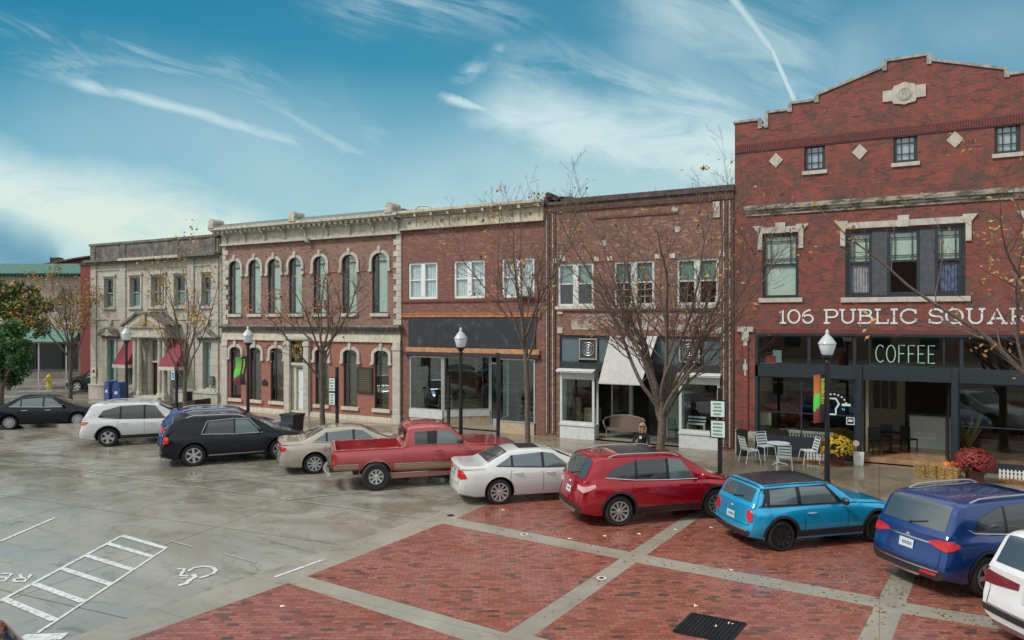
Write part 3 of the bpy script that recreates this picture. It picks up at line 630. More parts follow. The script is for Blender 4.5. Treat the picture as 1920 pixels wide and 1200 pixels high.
tag(MB().box(-3.95,-3.55,.5,.54,1.15,1.62).box(-3.9,-3.6,.48,.5,1.2,1.57).build('menu_board',mat('board_cream',(.5,.46,.33),.7)),'cream card board hanging in the far left pane of the coffee shop','board')
# ================================================================== brick building with white awning (between)
BR4=brick_mat('brick_speckled',(.22,.08,.055),(.17,.062,.045),(.32,.21,.15),(.19,.15,.12),mottle=.4,ms=5,white=.14,soot=.4)
BR4s=brick_mat('brick_sooty',(.13,.055,.045),(.10,.045,.04),(.17,.10,.08),(.12,.09,.08),mottle=.5,ms=3,soot=.6)
b4=thing('brick_building','speckled brick building with long white awning over its recessed shop door','building',(-8.6,0,0))
def PL(ox):
    def f(o): o.location.x-=ox; return o
    return f
P4=PL(-8.6)
X0,X1=-12.5,-4.78
ups=[(-11.95,-10.34),(-9.49,-7.81),(-6.95,-5.35)]
sf4=(-11.85,-5.28,.15,4.42)
mb=MB(); wall_front(mb,X0,X1,.15,9.55,0,[(a,b,5.62,7.41) for a,b in ups]+[sf4+(.3,)],.2)
mb.box(X0,X0+.25,.001,12,.15,9.75); mb.box(X1-.25,X1,.001,12,.15,9.75); mb.box(X0+.25,X1-.25,11.8,12,.15,9.75)
P4(mb.build('wall',BR4,b4,fixn=False)); P4(MB().box(X0+.25,X1-.25,.35,11.8,9.4,9.55).build('roof',mat('roof_felt',(.08,.08,.085),.9),b4))
mb=MB(); mb.box(X0+.3,X1-.02,-.06,.35,9.55,9.86,0); mb.box(X0+.2,X1,-.14,.4,9.86,9.98,1); mb.box(X0+.2,X1,-.10,.36,9.98,10.08,1)
for i in range(70): mb.box(X0+.35+i*.105,X0+.40+i*.105,-.085,-.06,9.56,9.70,0)
P4(mb.build('parapet',[BR4s,mat('coping_dark',(.075,.06,.055),.85,var=.4)],b4))
P4(MB().box(X0+2.2,X0+5.6,-.045,.01,9.16,9.24).build('brick_band',BR4s,b4))
P4(MB().box(X0-.02,X0+.75,-.1,.5,9.9,10.2).lathe([(.12,-.0),(.12,.9)],(X0+.2,-.2,10.28),10,'y').bar((X0+.1,.2,10.22),(X0+1.2,.2,10.1),.3,.12).build('chimney_stub',mat('rubble',(.05,.035,.035),.9,var=.5),b4))
for x in (X0+.05,X0+.33,X1-.40,X1-.18):
    mb=MB(); mb.box(x,x+.045,-.05,.01,.3,9.5,0); mb.box(x-.05,x+.0,-.06,.01,.3,9.5,1); mb.box(x+.09,x+.14,-.055,.01,.3,9.5,1)
    P4(mb.build('pier_strip',[mat('buff_brick',(.42,.37,.28),.85,var=.3,vscale=9),BR4s],b4))
mb=MB()
for x,z in ((-11.83,5.3),(-11.83,4.5),(-5.36,5.75),(-5.36,4.55),(-5.36,5.3),(-11.7,7.5)): mb=MB(); P4(mb.box(x-.11,x+.13,-.045,.01,z,z+.24).build('corner_block',STONE2,b4))
for x,z in ((-9.9,8.15),(-6.9,8.55),(-7.0,9.3)): P4(MB().prism(arc(x,z,.13,.13,0,324,10),-.03,.01).build('tie_plate',STONE2,b4))
P4(MB().box(-5.55,-5.30,-.05,.01,8.9,9.5).build('stone_block',STONE2,b4))
P4(MB().box(-12.0,-5.3,-.07,.01,5.42,5.58).build('sill_band',mat('dark_sill',(.13,.06,.05),.8,var=.3),b4))
TEALB=mat('sea_green_blind',(.17,.28,.26),.8); WFR=mat('white_window_frame',(.62,.64,.62),.55,var=.1,streak=.15)
def dh_pair(root,P,x0,x1,z0,z1,low='dark',y=.1,fr=WFR,blm=TEALB,mull=.24,muntins=False,sill=None,curtain=False):
    mb=MB(); frame(mb,x0,x1,z0,z1,y-.04,.10,.10); cx=(x0+x1)/2; mb.box(cx-mull/2,cx+mull/2,y-.05,y+.06,z0+.1,z1-.1)
    zm=z0+(z1-z0)*.52
    for a,b in ((x0+.1,cx-mull/2),(cx+mull/2,x1-.1)):
        mb.box(a,b,y-.01,y+.05,zm-.025,zm+.025)
        if muntins:
            mb.box((a+b)/2-.012,(a+b)/2+.012,y,y+.03,z0+.1,zm)
            for q in (.33,.66): mb.box(a,b,y,y+.03,z0+.1+(zm-z0-.1)*q-.01,z0+.1+(zm-z0-.1)*q+.01)
    o=P(mb.build('window',fr,root))
    for a,b in ((x0+.09,cx-mull/2+.01),(cx+mull/2-.01,x1-.09)):
        pane(o,a,b,z0+.09,z1-.09,y+.03)
        if not curtain: MB().box(a,b,.165,.17,zm,z1-.09).build('blind',blm,o)
        else:
            MB().grid(lambda u,v,a=a,b=b:(a+(b-a)*u,.18+.015*math.sin(u*30),z0+.09+(z1-z0-.18)*v),30,1).build('curtain',blm,o)
    return o
for k,(a,b) in enumerate(ups):
    o=dh_pair(b4,P4,a,b,5.62,7.41,muntins=(k==1)); MB().box(a-.08,b+.08,-.08,.06,5.5,5.615).build('sill',STONE2 if k else CREAM,o)
    for x in (a-.14,b+.14): P4(MB().box(x-.1,x+.1,-.04,.01,7.44,7.62).build('corner_block',CREAM,b4))
# faded painted sign
m=bpy.data.materials.new('faded_sign'); m.use_nodes=True; t=NT(m.node_tree); b=t.n['Principled BSDF']; g=t.new('ShaderNodeNewGeometry').outputs['Position']
n=t.noise(t.vmath('MULTIPLY',g,(1,1,1.6)),1.3,8,.75,.5); n2=t.noise(g,30,3,.6)
c=t.mix(t.sstep(n,.42,.55),(.20,.10,.08),(.47,.44,.39)); c=t.mix(t.math('MULTIPLY',t.sstep(n2,.5,.6),.5),c,(.22,.12,.09)); t.put(b.inputs['Base Color'],c); b.inputs['Roughness'].default_value=.85
o=P4(MB().box(-11.3,-5.75,-.012,.01,4.66,5.28).build('faded_sign',m,b4))
mb=MB(); rnd=random.Random(4)
for x0_,n_ in ((-10.55,7),(-8.0,6)):
    pts=[]
    for i in range(n_*6):
        pts.append((x0_+i*.055,4.95+.13*math.sin(i*1.05)+.05*math.sin(i*.37)))
    mb.ribbon(pts,.05,.004,lambda x,y,h:(x,-.014-h,y))
mb.build('script_lettering',mat('faded_red',(.30,.09,.08),.8),o)
for q in o.children: q.location.x=8.6-8.6
# shop front
SLATE=mat('slate_panel',(.05,.065,.075),.45,var=.35,vscale=2); SLB=mat('slate_blue_pane',(.09,.14,.16),.15,spec=.8)
mb=MB(); mb.box(-11.85,-5.28,.02,.2,2.98,3.3,0); mb.box(-11.85,-5.28,.04,.2,4.34,4.42,0)
P4(mb.build('shop_beam',mat('iron_beam',(.025,.03,.035),.5,var=.3),b4))
for a,b in ((-11.85,-11.0),(-10.22,-9.5),(-7.8,-6.86),(-5.98,-5.28)):
    mb=MB(); frame(mb,a,b,3.3,4.34,.06,.05,.08); o=P4(mb.build('transom',SLATE,b4)); MB().box(a+.05,b-.05,.1,.12,3.35,4.29).build('pane',SLB,o)
for a in (-10.99,-6.85):
    mb=MB(); frame(mb,a,a+.8,3.42,4.3,.0,.06,.1,1); mb.box(a+.06,a+.74,.04,.09,3.48,4.24,0); o=P4(mb.build('fan_panel',[mat('fan_back',(.05,.05,.045),.6),mat('frame_grey',(.30,.30,.27),.5)],b4))
    mb=MB(); c=(a+.4,.03,3.86)
    for r_ in (.27,.17,.08): mb.tube([(c[0]+r_*math.cos(R(q)),c[1],c[2]+r_*math.sin(R(q))) for q in range(0,361,24)],.014,5)
    for q in range(0,360,30): mb.bar(c,(c[0]+.27*math.cos(R(q)),c[1],c[2]+.27*math.sin(R(q))),.012,.012)
    mb.lathe([(.06,-.0),(.05,.03)],(c[0],c[1]-.02,c[2]),10,'y'); mb.build('fan',STEEL,o)
P4(MB().box(-9.5,-7.8,.06,.16,3.3,4.34).build('transom_backing',SLATE,b4))
def bay4(x0,x1,name='display_window'):
    mb=MB(); mb.box(x0,x1,-.02,.5,.15,.68); mb.box(x0-.02,x1+.02,-.06,.52,.68,.76); frame(mb,x0,x1,.76,2.72,-.01,.1,.1); mb.box(x0,x1,-.02,.5,2.6,2.9)
    mb.box(x0-.06,x1+.05,-.28,.5,2.9,2.96); mb.prism([(-.30,2.96),(.5,2.96),(.5,3.12),(-.22,3.0)],x0-.07,x1+.06,'x')
    mb.box(x0,x0+.08,.09,.5,.76,2.6); mb.box(x1-.08,x1,.44,.5,.76,2.6)
    mb.box(x0,x1,.5,.55,.15,2.9) if False else None
    o=P4(mb.build(name,mat('white_shop_paint',(.58,.61,.61),.5,var=.08,streak=.15),b4)); pane(o,x0+.08,x1-.08,.84,2.64,.03,SGLASS)
    return o
bay4(-11.83,-10.3); bay4(-6.84,-5.3)
mb=MB(); pts=[(-11.83,5.0),(-5.3,5.0)]
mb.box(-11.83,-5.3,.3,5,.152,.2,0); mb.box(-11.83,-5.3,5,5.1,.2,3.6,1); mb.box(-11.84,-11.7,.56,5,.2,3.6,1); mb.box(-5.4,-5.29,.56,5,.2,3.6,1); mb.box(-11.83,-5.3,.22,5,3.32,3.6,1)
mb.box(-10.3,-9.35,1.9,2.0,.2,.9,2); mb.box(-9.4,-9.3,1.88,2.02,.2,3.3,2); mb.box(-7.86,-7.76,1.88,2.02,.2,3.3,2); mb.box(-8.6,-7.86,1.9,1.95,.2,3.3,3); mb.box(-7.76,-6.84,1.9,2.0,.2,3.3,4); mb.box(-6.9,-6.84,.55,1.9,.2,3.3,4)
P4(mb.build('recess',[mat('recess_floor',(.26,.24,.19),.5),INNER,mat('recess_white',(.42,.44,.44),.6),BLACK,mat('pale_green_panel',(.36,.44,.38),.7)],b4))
P4(MB().box(-8.55,-7.9,1.84,1.9,.2,2.6).build('door',BLACK,b4))
o=MB(); frame(o,-10.25,-9.4,.9,3.3,1.9,.05,.08); o=P4(o.build('inner_window',WFR,b4)); pane(o,-10.2,-9.45,.95,3.25,1.94,SGLASS)
mb=MB(); mb.add([(-9.62,-.02,4.42),(-7.68,-.02,4.42),(-7.95,-1.35,2.62),(-9.62,-1.35,2.62),(-9.62,-.02,4.38),(-7.68,-.02,4.38),(-7.95,-1.32,2.58),(-9.62,-1.32,2.58)],[(0,1,2,3),(7,6,5,4),(0,4,5,1),(1,5,6,2),(2,6,7,3),(3,7,4,0)])
mb.tube([(-9.62,-1.34,2.6),(-7.95,-1.34,2.6)],.02,6); mb.tube([(-9.6,0,3.0),(-9.6,-1.33,2.6)],.015,5); mb.tube([(-7.97,0,3.0),(-7.97,-1.33,2.6)],.015,5)
P4(mb.build('awning',mat('awning_canvas',(.44,.44,.42),.75,var=.07),b4))
for x in (-11.2,-10.8,-6.3): pass
tag(MB().box(-11.5,-11.3,.9,1.15,.7,1.75).box(-11.2,-10.6,1.1,1.6,.7,1.3).build('display_stand',mat('display_wood',(.30,.22,.13),.6,var=.3)),'tan wooden stand in the left display window of the white awning building','stand')
fb=thing('white_bench','small white slatted bench inside the right display window of the white awning building','bench',(-6.35,.75,.65))
MB().box(-.35,.35,-.12,.12,.32,.37).build('seat',WHITE,fb); MB().box(-.35,.35,.1,.13,.42,.48).box(-.35,.35,.1,.13,.55,.62).build('backrest',WHITE,fb)
for sx in (-.32,.32): MB().box(sx-.02,sx+.02,-.1,.12,0,.32).build('leg',WHITE,fb)
# ================================================================== brick building with cream cornice
BR3=brick_mat('brick_red_plain',(.215,.082,.06),(.165,.06,.046),(.28,.14,.10),(.18,.12,.10),mottle=.35,ms=6,soot=.3,white=.05)
b3=thing('brick_building','plain red brick building with cream cornice, black sign board and unfinished shop front','building',(-16.2,0,0)); P3=PL(-16.2)
X0,X1=-19.95,-12.52
ups=[(-19.59,-17.95),(-17.08,-15.45),(-14.62,-13.02)]
sf3=(-19.52,-12.95,.15,3.42)
mb=MB(); wall_front(mb,X0,X1,.15,9.3,0,[(a,b,6.02,7.73) for a,b in ups]+[sf3+(.3,)],.2)
mb.box(X0,X0+.25,.001,12,.15,9.95); mb.box(X1-.25,X1,.001,12,.15,9.95); mb.box(X0+.25,X1-.25,11.8,12,.15,9.95); mb.box(X0+.25,X1-.25,.001,.3,9.3,9.95)
P3(mb.build('wall',BR3,b3,fixn=False)); P3(MB().box(X0+.25,X1-.25,.35,11.8,9.4,9.55).build('roof',mat('roof_felt',(.08,.08,.085),.9),b3))
mb=MB(); mb.box(X0+.02,X1-.02,-.16,.0,9.28,9.82); mb.box(X0,X1,-.20,.0,9.24,9.31); mb.box(X0-.02,X1+.02,-.50,.32,9.98,10.10); mb.box(X0,X1,-.42,.0,9.93,9.98)
for i in range(9):
    x=X0+.1+i*.895; mb.box(x,x+.10,-.46,-.16,9.80,9.93)
for i in range(70): mb.box(X0+.06+i*.106,X0+.12+i*.106,-.32,-.16,9.83,9.93)
P3(mb.build('cornice',mat('cornice_paint',(.50,.46,.35),.7,var=.14,streak=.5,vscale=4),b3))
for i in range(8):
    x=X0+.55+i*.895; P3(MB().box(x-.07,x+.07,-.175,-.15,9.5,9.62).build('cornice_boss',mat('boss_rust',(.22,.16,.11),.8),b3))
    P3(MB().box(x+.40,x+.425,-.172,-.15,9.36,9.78).build('cornice_joint',mat('boss_rust',(.22,.16,.11),.8),b3))
VAL=mat('net_curtain',(.50,.57,.57),.9,var=.15,vscale=5)
for k,(a,b) in enumerate(ups):
    o=dh_pair(b3,P3,a,b,6.02,7.73,curtain=True,blm=VAL,fr=mat('fresh_white_frame',(.74,.76,.75),.5),mull=.22)
    if k==2: MB().box(a+.75,a+1.45,-.35,.05,6.08,6.45).build('air_conditioner',mat('ac_grey',(.40,.46,.45),.5),o)
P3(MB().box(X0+.02,X1-.02,-.05,.01,5.86,5.95).build('sill_band',BR5d,b3))
P3(MB().box(X0+.02,X1-.2,-.09,.01,5.18,5.34).box(X0+.02,X1-.2,-.11,.01,5.31,5.36).build('timber_beam',mat('orange_timber',(.42,.17,.06),.6,var=.25,vscale=5),b3))
m=mat('chalky_black_board',(.035,.042,.052),.55)
t=NT(m.node_tree); g=t.new('ShaderNodeNewGeometry').outputs['Position']; n=t.noise(g,2.2,8,.8,.5); t.put(t.n['Principled BSDF'].inputs['Base Color'],t.mix(t.sstep(n,.5,.75),(.022,.027,.036),(.11,.12,.13)))
P3(MB().box(-19.54,-12.95,-.05,.01,3.82,5.16).build('sign_board',m,b3))
P3(MB().box(-19.65,-12.75,-.10,.01,3.58,3.79).build('timber_beam',mat('tan_timber',(.46,.24,.11),.6,var=.25,vscale=5),b3))
P3(MB().box(-19.7,-12.75,-.16,.01,3.42,3.56).build('shop_canopy',mat('dark_purple',(.04,.03,.045),.6),b3))
ALU=mat('aluminium_frame',(.45,.47,.47),.35,.5); TAN=mat('tan_block',(.45,.35,.23),.7,var=.15,vscale=7)
def angwin(root,P,ax,ay,bx,by,z0,z1,name='shop_window',bm=TAN,zs=.5):
    mb=MB(); a=Vector((ax,ay,0)); b=Vector((bx,by,0)); up=Vector((0,0,1)); t=.06
    for z in (z0+t/2,z1-t/2): mb.bar(a+up*z,b+up*z,.08,t)
    for q in (0,1): p=a.lerp(b,q); mb.box(p.x-.04,p.x+.04,p.y-.04,p.y+.04,z0,z1)
    o=P(mb.build(name,ALU,root)); MB().bar(a+up*(z0+z1)/2,b+up*(z0+z1)/2,.012,z1-z0-.08).build('pane',SGLASS,o)
    MB().bar(a+up*(zs+.15)/2,b+up*(zs+.15)/2,.14,zs-.15).build('base',bm,o)
    return o
SILLW=mat('white_board',(.55,.58,.56),.6,var=.1)
o=angwin(b3,P3,-19.46,.04,-17.7,.04,.9,3.38,zs=.5); MB().box(-19.5,-17.66,-.05,.12,.52,.9).build('sill',SILLW,o)
o=angwin(b3,P3,-17.62,.06,-16.0,1.45,.9,3.38,zs=.62); MB().bar((-17.62,.05,.76),(-16.0,1.43,.76),.16,.26).build('sill',SILLW,o)
angwin(b3,P3,-14.75,.06,-15.05,1.45,.62,3.38,zs=.6); angwin(b3,P3,-14.73,.04,-13.02,.04,.62,3.38,zs=.6)
mb=MB(); mb.box(-16.0,-15.9,1.42,1.5,.15,3.38); mb.box(-15.1,-15.05,1.42,1.5,.15,3.38); mb.box(-15.9,-15.1,1.42,1.5,3.0,3.1); mb.box(-15.86,-15.14,1.45,1.49,.2,.5); P3(mb.build('door_frame',ALU,b3))
P3(MB().box(-15.88,-15.12,1.46,1.49,.2,3.0).build('door',mat('dark_door_glass',(.01,.012,.02),.08,spec=.8),b3))
mb=MB(); mb.box(-19.52,-12.95,.3,7,.152,.2,0); mb.box(-19.52,-19.45,.3,7,.2,3.6,1); mb.box(-13.0,-12.95,.3,7,.2,3.6,2); mb.box(-19.52,-12.95,7,7.1,.2,3.6,2); mb.box(-19.52,-12.95,.25,7,3.43,3.6,2); mb.box(-19.45,-17.3,2.6,2.7,.2,3.43,1)
P3(mb.build('interior',[mat('recess_floor',(.26,.24,.19),.5),mat('yellow_plaster',(.28,.25,.15),.9,var=.3,vscale=2),INNER],b3))
st=thing('staircase','dark staircase with slanting handrail inside the unfinished shop','staircase',(-17.6,2.2,.2))
mb=MB()
for i in range(12): mb.box(-.5+i*.22,-.28+i*.22,-.5,.5,i*.2,i*.2+.06)
mb.build('tread',mat('stair_wood',(.16,.13,.09),.6),st,); MB().bar((-.6,-.55,.9),(1.9,-.55,3.1),.06,.12).bar((-.6,-.55,.05),(2.0,-.55,2.4),.05,.22).build('handrail',mat('rail_dark',(.05,.05,.045),.5),st)
for k,(x,y,h,c) in enumerate(((-18.9,1.0,.8,(.30,.24,.13)),(-18.3,1.2,1.15,(.35,.30,.2)),(-13.9,1.0,1.2,(.08,.09,.1)),(-14.2,1.4,1.6,(.05,.06,.07)),(-13.5,.8,.7,(.22,.2,.17)))):
    mb=MB(); [mb.box(x-.35,x+.35,y,y+.3,.3+i*.22,.34+i*.22) for i in range(int(h/.22)+1)]; mb.box(x-.38,x-.35,y,y+.3,.2,.3+h); mb.box(x+.35,x+.38,y,y+.3,.2,.3+h)
    thing1(mb,'shelf',mat('shelf%d'%k,c,.7),['low tan shelf at the left end of the unfinished shop window','taller tan shelf beside the low one in the left shop window','dark shelf in the right window of the unfinished shop','tallest dark shelf standing deep in the right window of the unfinished shop','short pale shelf close behind the right shop glass'][k],'shelf','shelves in the unfinished shop')
# ================================================================== Italianate building
BR2=brick_mat('brick_brown',(.30,.18,.14),(.26,.145,.11),(.13,.07,.055),(.16,.11,.085),mottle=.3,ms=3,soot=.3)
BR2b=brick_mat('brick_salmon',(.36,.135,.095),(.32,.11,.08),(.24,.09,.07),(.24,.15,.12),mottle=.2,ms=4,soot=.12)
b2=thing('brick_building','two storey Italianate brick building with bracketed cornice and seven tall arched windows','building',(-26,0,0)); P2=PL(-26)
X0,X1=-32.0,-19.97
uw=[(-31.54,-30.64),(-30.03,-29.15),(-28.61,-27.73),(-27.12,-26.24),(-25.44,-24.59),(-23.56,-22.65),(-21.70,-20.77)]
lw=[(-31.42,-30.59),(-29.95,-29.08),(-28.41,-27.5),(-25.30,-24.45),(-23.46,-22.58),(-21.54,-20.68)]
mb=MB(); wall_front(mb,X0,X1,4.6,9.3,0,[(a,b,5.38,8.27,.3) for a,b in uw])
for a,b in uw: spandrel(mb,a,b,8.27,.36,0,.3)
mb.box(X0,X0+.25,.001,14,.15,9.9); mb.box(X1-.25,X1,.001,14,.15,9.9); mb.box(X0+.25,X1-.25,13.8,14,.15,9.9); mb.box(X0+.25,X1-.25,.001,.3,9.3,9.9)
P2(mb.build('wall',BR2,b2,fixn=False))
mb=MB(); wall_front(mb,X0,X1,.4,4.6,-.03,[(a,b,.80,3.6,.3) for a,b in lw]+[(-26.95,-25.92,.4,4.05,.3)])
for a,b in lw: spandrel(mb,a,b,3.6,.22,-.03,.27)
P2(mb.build('wall',BR2b,b2,fixn=False)); P2(MB().box(X0+.25,X1-.25,.35,13.8,9.5,9.65).build('roof',mat('roof_felt',(.08,.08,.085),.9),b2))
P2(MB().box(X0,X1,-.10,.0,.15,.40).box(X0,X1,-.14,-.10,.15,.30).build('plinth',CREAM,b2))
mb=MB(); mb.box(X0-.2,X1+.1,-.34,.0,4.70,4.80); mb.box(X0-.15,X1+.05,-.24,.0,4.60,4.70); mb.box(X0,X1,-.10,-.03,4.35,4.60); P2(mb.build('string_course',mat('dark_string',(.20,.18,.155),.8,var=.4,streak=.4),b2))
P2(MB().box(X0,X1,-.09,-.03,3.98,4.35).box(X0,X1,-.12,-.03,3.98,4.06).build('frieze',CREAM,b2))
CRN=mat('cornice_stone',(.46,.44,.37),.75,var=.2,vscale=5,streak=.6)
mb=MB(); mb.box(X0,X1,-.14,.0,9.15,9.72); mb.box(X0-.05,X1+.05,-.20,0,9.10,9.20); mb.box(X0-.5,X1+.15,-.62,.3,9.92,10.06)
mb.box(X0-.42,X1+.1,-.52,.0,9.86,9.92); mb.box(X0-.2,X1+.05,-.28,0,9.70,9.78)
P2(mb.build('cornice',CRN,b2)); P2(MB().prism([(-.60,10.06),(-.05,10.30),(.3,10.30),(.3,10.06)],X0-.48,X1+.12,'x').build('cornice_roof',mat('zinc',(.14,.16,.15),.5,var=.25,streak=.4),b2))
for i in range(36):
    x=X0-.3+i*.345; P2(MB().box(x,x+.17,-.50,-.14,9.75,9.86).build('modillion',CRN,b2))
for i in range(9):
    x=X0+.35+i*1.44; P2(MB().prism([(-.14,9.28),(-.20,9.28),(-.26,9.5),(-.44,9.66),(-.46,9.74),(-.14,9.74)],x,x+.13,'x').build('bracket',CRN,b2))
for x in (X0-.25,(X0+X1)/2-.35,X1-.3):
    P2(MB().box(x-.2,x+.2,-.66,.1,10.04,10.22).lathe([(.20,-.62),(.20,.1)],(x,0,10.36),12,'y').bar((x,.3,10.25),(x+1.2,.9,10.2),.12,.16).build('cornice_block',CRN,b2))
P2(MB().prism([(-.14,8.95),(-.3,9.0),(-.34,9.2),(-.14,9.2)],-25.75,-25.55,'x').build('bracket',CRN,b2))
for s,x in ((1,X0),(-1,X1)):
    mb=MB(); z=4.82; i=0
    while z<9.1:
        h=.27; w_=.42 if i%2==0 else .26; xa,xb=sorted((x,x+s*w_)); mb.box(xa-.02*(s>0),xb+.02*(s<0),-.06,.01,z,min(z+h-.015,9.1)); z+=h; i+=1
    P2(mb.build('quoins',STONE2,b2))
    mb=MB(); xa,xb=sorted((x,x+s*.42)); mb.box(xa,xb,-.13,-.03,.15,3.98); mb.box(xa-.03,xb+.03,-.17,-.03,3.62,3.78); mb.box(xa-.02,xb+.02,-.16,-.03,.15,.55)
    for i in range(9): mb.box(xa+.0,xb-.0,-.138,-.13,.6+i*.33,.6+i*.33+.3)
    P2(mb.build('pilaster',STONE2,b2))
GBL=mat('pale_sage_blind',(.36,.45,.38),.85,var=.08); DFR=mat('dark_window_frame',(.035,.035,.033),.5)
for k,(a,b) in enumerate(uw):
    mb=MB(); z0,z1=5.38,8.27; y=.05; frame(mb,a,b,z0,z1-.36,y,.05,.06); spandrel(mb,a+.02,b-.02,z1-.02,.36,y,y+.06); mb.box(a+.30,a+.34,y+.01,y+.05,z0+.05,z1-.1)
    o=P2(mb.build('window',DFR,b2)); 
    mb=MB(); ap=arch_poly(a+.03,b-.03,z0+.03,z1-.03,.34); mb.add([(q[0],y+.03,q[1]) for q in ap],[tuple(range(len(ap)))]); mb.build('pane',GLASS,o)
    MB().box(a+.30,b-.0,.115,.12,z0,z1-.05).build('blind',GBL,o)
    MB().box(a-.08,b+.08,-.09,.1,z0-.16,z0-.003).build('sill',STONE2,o)
    mb=MB(); archband(mb,a,b,z1,.36,.15,.40,-.07,.005,key=.09,ear=.05); mb.build('hood',STONE2,o)
    if k<6:
        mb=MB(); mb.box(b+.28,uw[k+1][0]-.28,-.04,.005,7.42,7.52); mb.build('impost_band',STONE2 if k<3 else BR2b,o) if uw[k+1][0]-b>.6 else None
for k,(a,b) in enumerate(lw):
    mb=MB(); z0,z1=.80,3.6; y=.03; frame(mb,a,b,z0,z1-.22,y,.05,.06); spandrel(mb,a+.02,b-.02,z1-.02,.22,y,y+.06); mb.box(a+.28,a+.32,y+.01,y+.05,z0+.05,z1-.1)
    if k==0: mb.box(a,b,y,y+.05,1.75,1.83)
    o=P2(mb.build('window',DFR,b2)); mb=MB(); ap=arch_poly(a+.03,b-.03,z0+.03,z1-.03,.2); mb.add([(q[0],y+.03,q[1]) for q in ap],[tuple(range(len(ap)))]); mb.build('pane',glass_mat('dim_glass',(.6,.62,.58),.05) if k==0 else bpy.data.materials['dim_glass'],o)
    MB().box(a+.28,b-.0,.10,.105,z0,z1-.05).build('blind',mat('olive_blind',(.16,.15,.11),.85,var=.2) if k else mat('maroon_blind',(.16,.04,.05),.85),o)
    MB().box(a-.1,b+.1,-.12,.1,z0-.17,z0-.003).build('sill',CREAM,o)
    mb=MB(); archband(mb,a,b,z1,.22,.16,.36,-.10,-.02,key=.09,ear=.05); mb.build('hood',STONE2,o)
mb=MB()
for xa,xb in ((-27.28,-26.92),(-25.95,-25.62)):
    mb.box(xa,xb,-.2,-.03,.15,3.98); mb.box(xa-.04,xb+.04,-.24,-.03,3.72,3.9); [mb.box(xa,xb,-.21,-.2,.2+i*.36,.2+i*.36+.33) for i in range(9)]
mb.box(-27.3,-25.6,-.26,-.03,4.06,4.2); mb.box(-26.92,-25.95,-.12,.0,2.72,2.86)
o=P2(mb.build('door_surround',STONE2,b2)); MB().box(-26.92,-26.62,.0,.28,.2,2.72).box(-26.0,-25.95,.0,.28,.2,2.72).box(-26.62,-26.0,.0,.28,2.6,2.72).build('door_jamb',CREAM,o)
o=P2(MB().box(-26.62,-26.0,.1,.16,.3,2.55).build('door',mat('white_door',(.66,.70,.72),.4),b2)); MB().box(-26.52,-26.1,.08,.1,1.5,2.35).box(-26.52,-26.1,.08,.1,.5,1.3).build('door_panel',mat('white_door',(.66,.70,.72),.4),o); MB().ball((-26.56,.05,1.35),.035).build('handle',CHROME,o)
P2(MB().box(-27.0,-25.9,-.5,.3,.15,.30).build('doorstep',CREAM,b2))
o=MB(); frame(o,-26.92,-25.95,2.86,4.05,.0,.06,.08); o=P2(o.build('transom_window',DFR,b2)); MB().box(-26.88,-25.99,.04,.05,2.9,4.0).build('pane',mat('stained_transom',(.05,.06,.035),.3,var=.6,vscale=4),o)
wr=thing('wreath','golden leaf wreath hanging in the transom over the white door','wreath',(-26.45,-.06,3.45)); rnd=random.Random(3); mb=MB()
for i in range(220):
    a=rnd.random()*6.28; r_=.3+rnd.gauss(0,.05); p=Vector((r_*math.cos(a)*.9,-.03+rnd.gauss(0,.03),r_*math.sin(a)*1.1)); d=Vector((rnd.gauss(0,1),rnd.gauss(0,.4),rnd.gauss(0,1))).normalized()*.07; e=d.cross(Vector((0,1,0))).normalized()*.03
    mb.add([p-d,p+e,p+d,p-e],[(0,1,2,3)],rnd.choice((0,0,1)))
mb.build('leaves',[mat('wreath_gold',(.36,.22,.04),.7),mat('wreath_green',(.12,.15,.04),.7)],wr,fixn=False)
o=P2(MB().box(-22.56,-21.62,-.10,-.02,1.5,2.76).build('plaque',mat('plaque_frame',(.03,.028,.022),.5),b2)); mb=MB(); mb.box(-22.48,-21.70,-.105,-.10,1.58,2.68,0)
rnd=random.Random(8)
for i in range(11):
    x=-22.40
    while x<-21.82:
        w_=rnd.uniform(.04,.13); mb.box(x,min(x+w_,-21.78),-.11,-.105,2.56-i*.09,2.59-i*.09,1); x+=w_+.03
mb.build('plaque_text',[mat('bronze_dark',(.05,.045,.03),.4),mat('bronze_light',(.16,.13,.08),.4)],o)
P2(MB().prism([(-29.0,1.6),(-28.62,1.6),(-28.62,1.78),(-28.81,1.92),(-29.0,1.78)],-.08,-.02).build('small_plaque',BLACK,b2))
# ================================================================== limestone bank
b1=thing('stone_building','pale limestone bank with pedimented doorway, two maroon awnings and sooty parapet','building',(-38,0,0)); P1=PL(-38)
X0,X1=-43.9,-32.15
up=[(-42.58,-41.63),(-40.08,-39.08),(-38.1,-36.91),(-36.07,-35.10),(-33.72,-32.94)]
tall=[(-42.26,-41.50,1.30,3.83),(-33.63,-32.77,1.2,3.83)]; aw=[(-40.34,-39.1,1.1,3.86),(-36.2,-34.83,1.1,3.86)]; door1=(-38.15,-36.95,.65,3.85)
STB=brick_mat('ashlar',(.45,.43,.36),(.41,.39,.33),(.35,.34,.29),(.28,.27,.23),size=(1.1,.42),mort=.014,mottle=.3,ms=1.5,soot=.35)
mb=MB(); wall_front(mb,X0,X1,.15,8.62,0,[(a,b,5.83,7.60,.3) for a,b in up]+[q+(.3,) for q in tall+aw+[door1]])
mb.box(X0,X0+.25,.001,16,.15,9.6); mb.box(X1-.25,X1-.16,.001,16,.15,9.6); mb.box(X0+.25,X1-.25,15.8,16,.15,9.6)
P1(mb.build('wall',STB,b1,fixn=False)); P1(MB().box(X0+.25,X1-.25,.35,15.8,9.2,9.35).build('roof',mat('roof_felt',(.08,.08,.085),.9),b1))
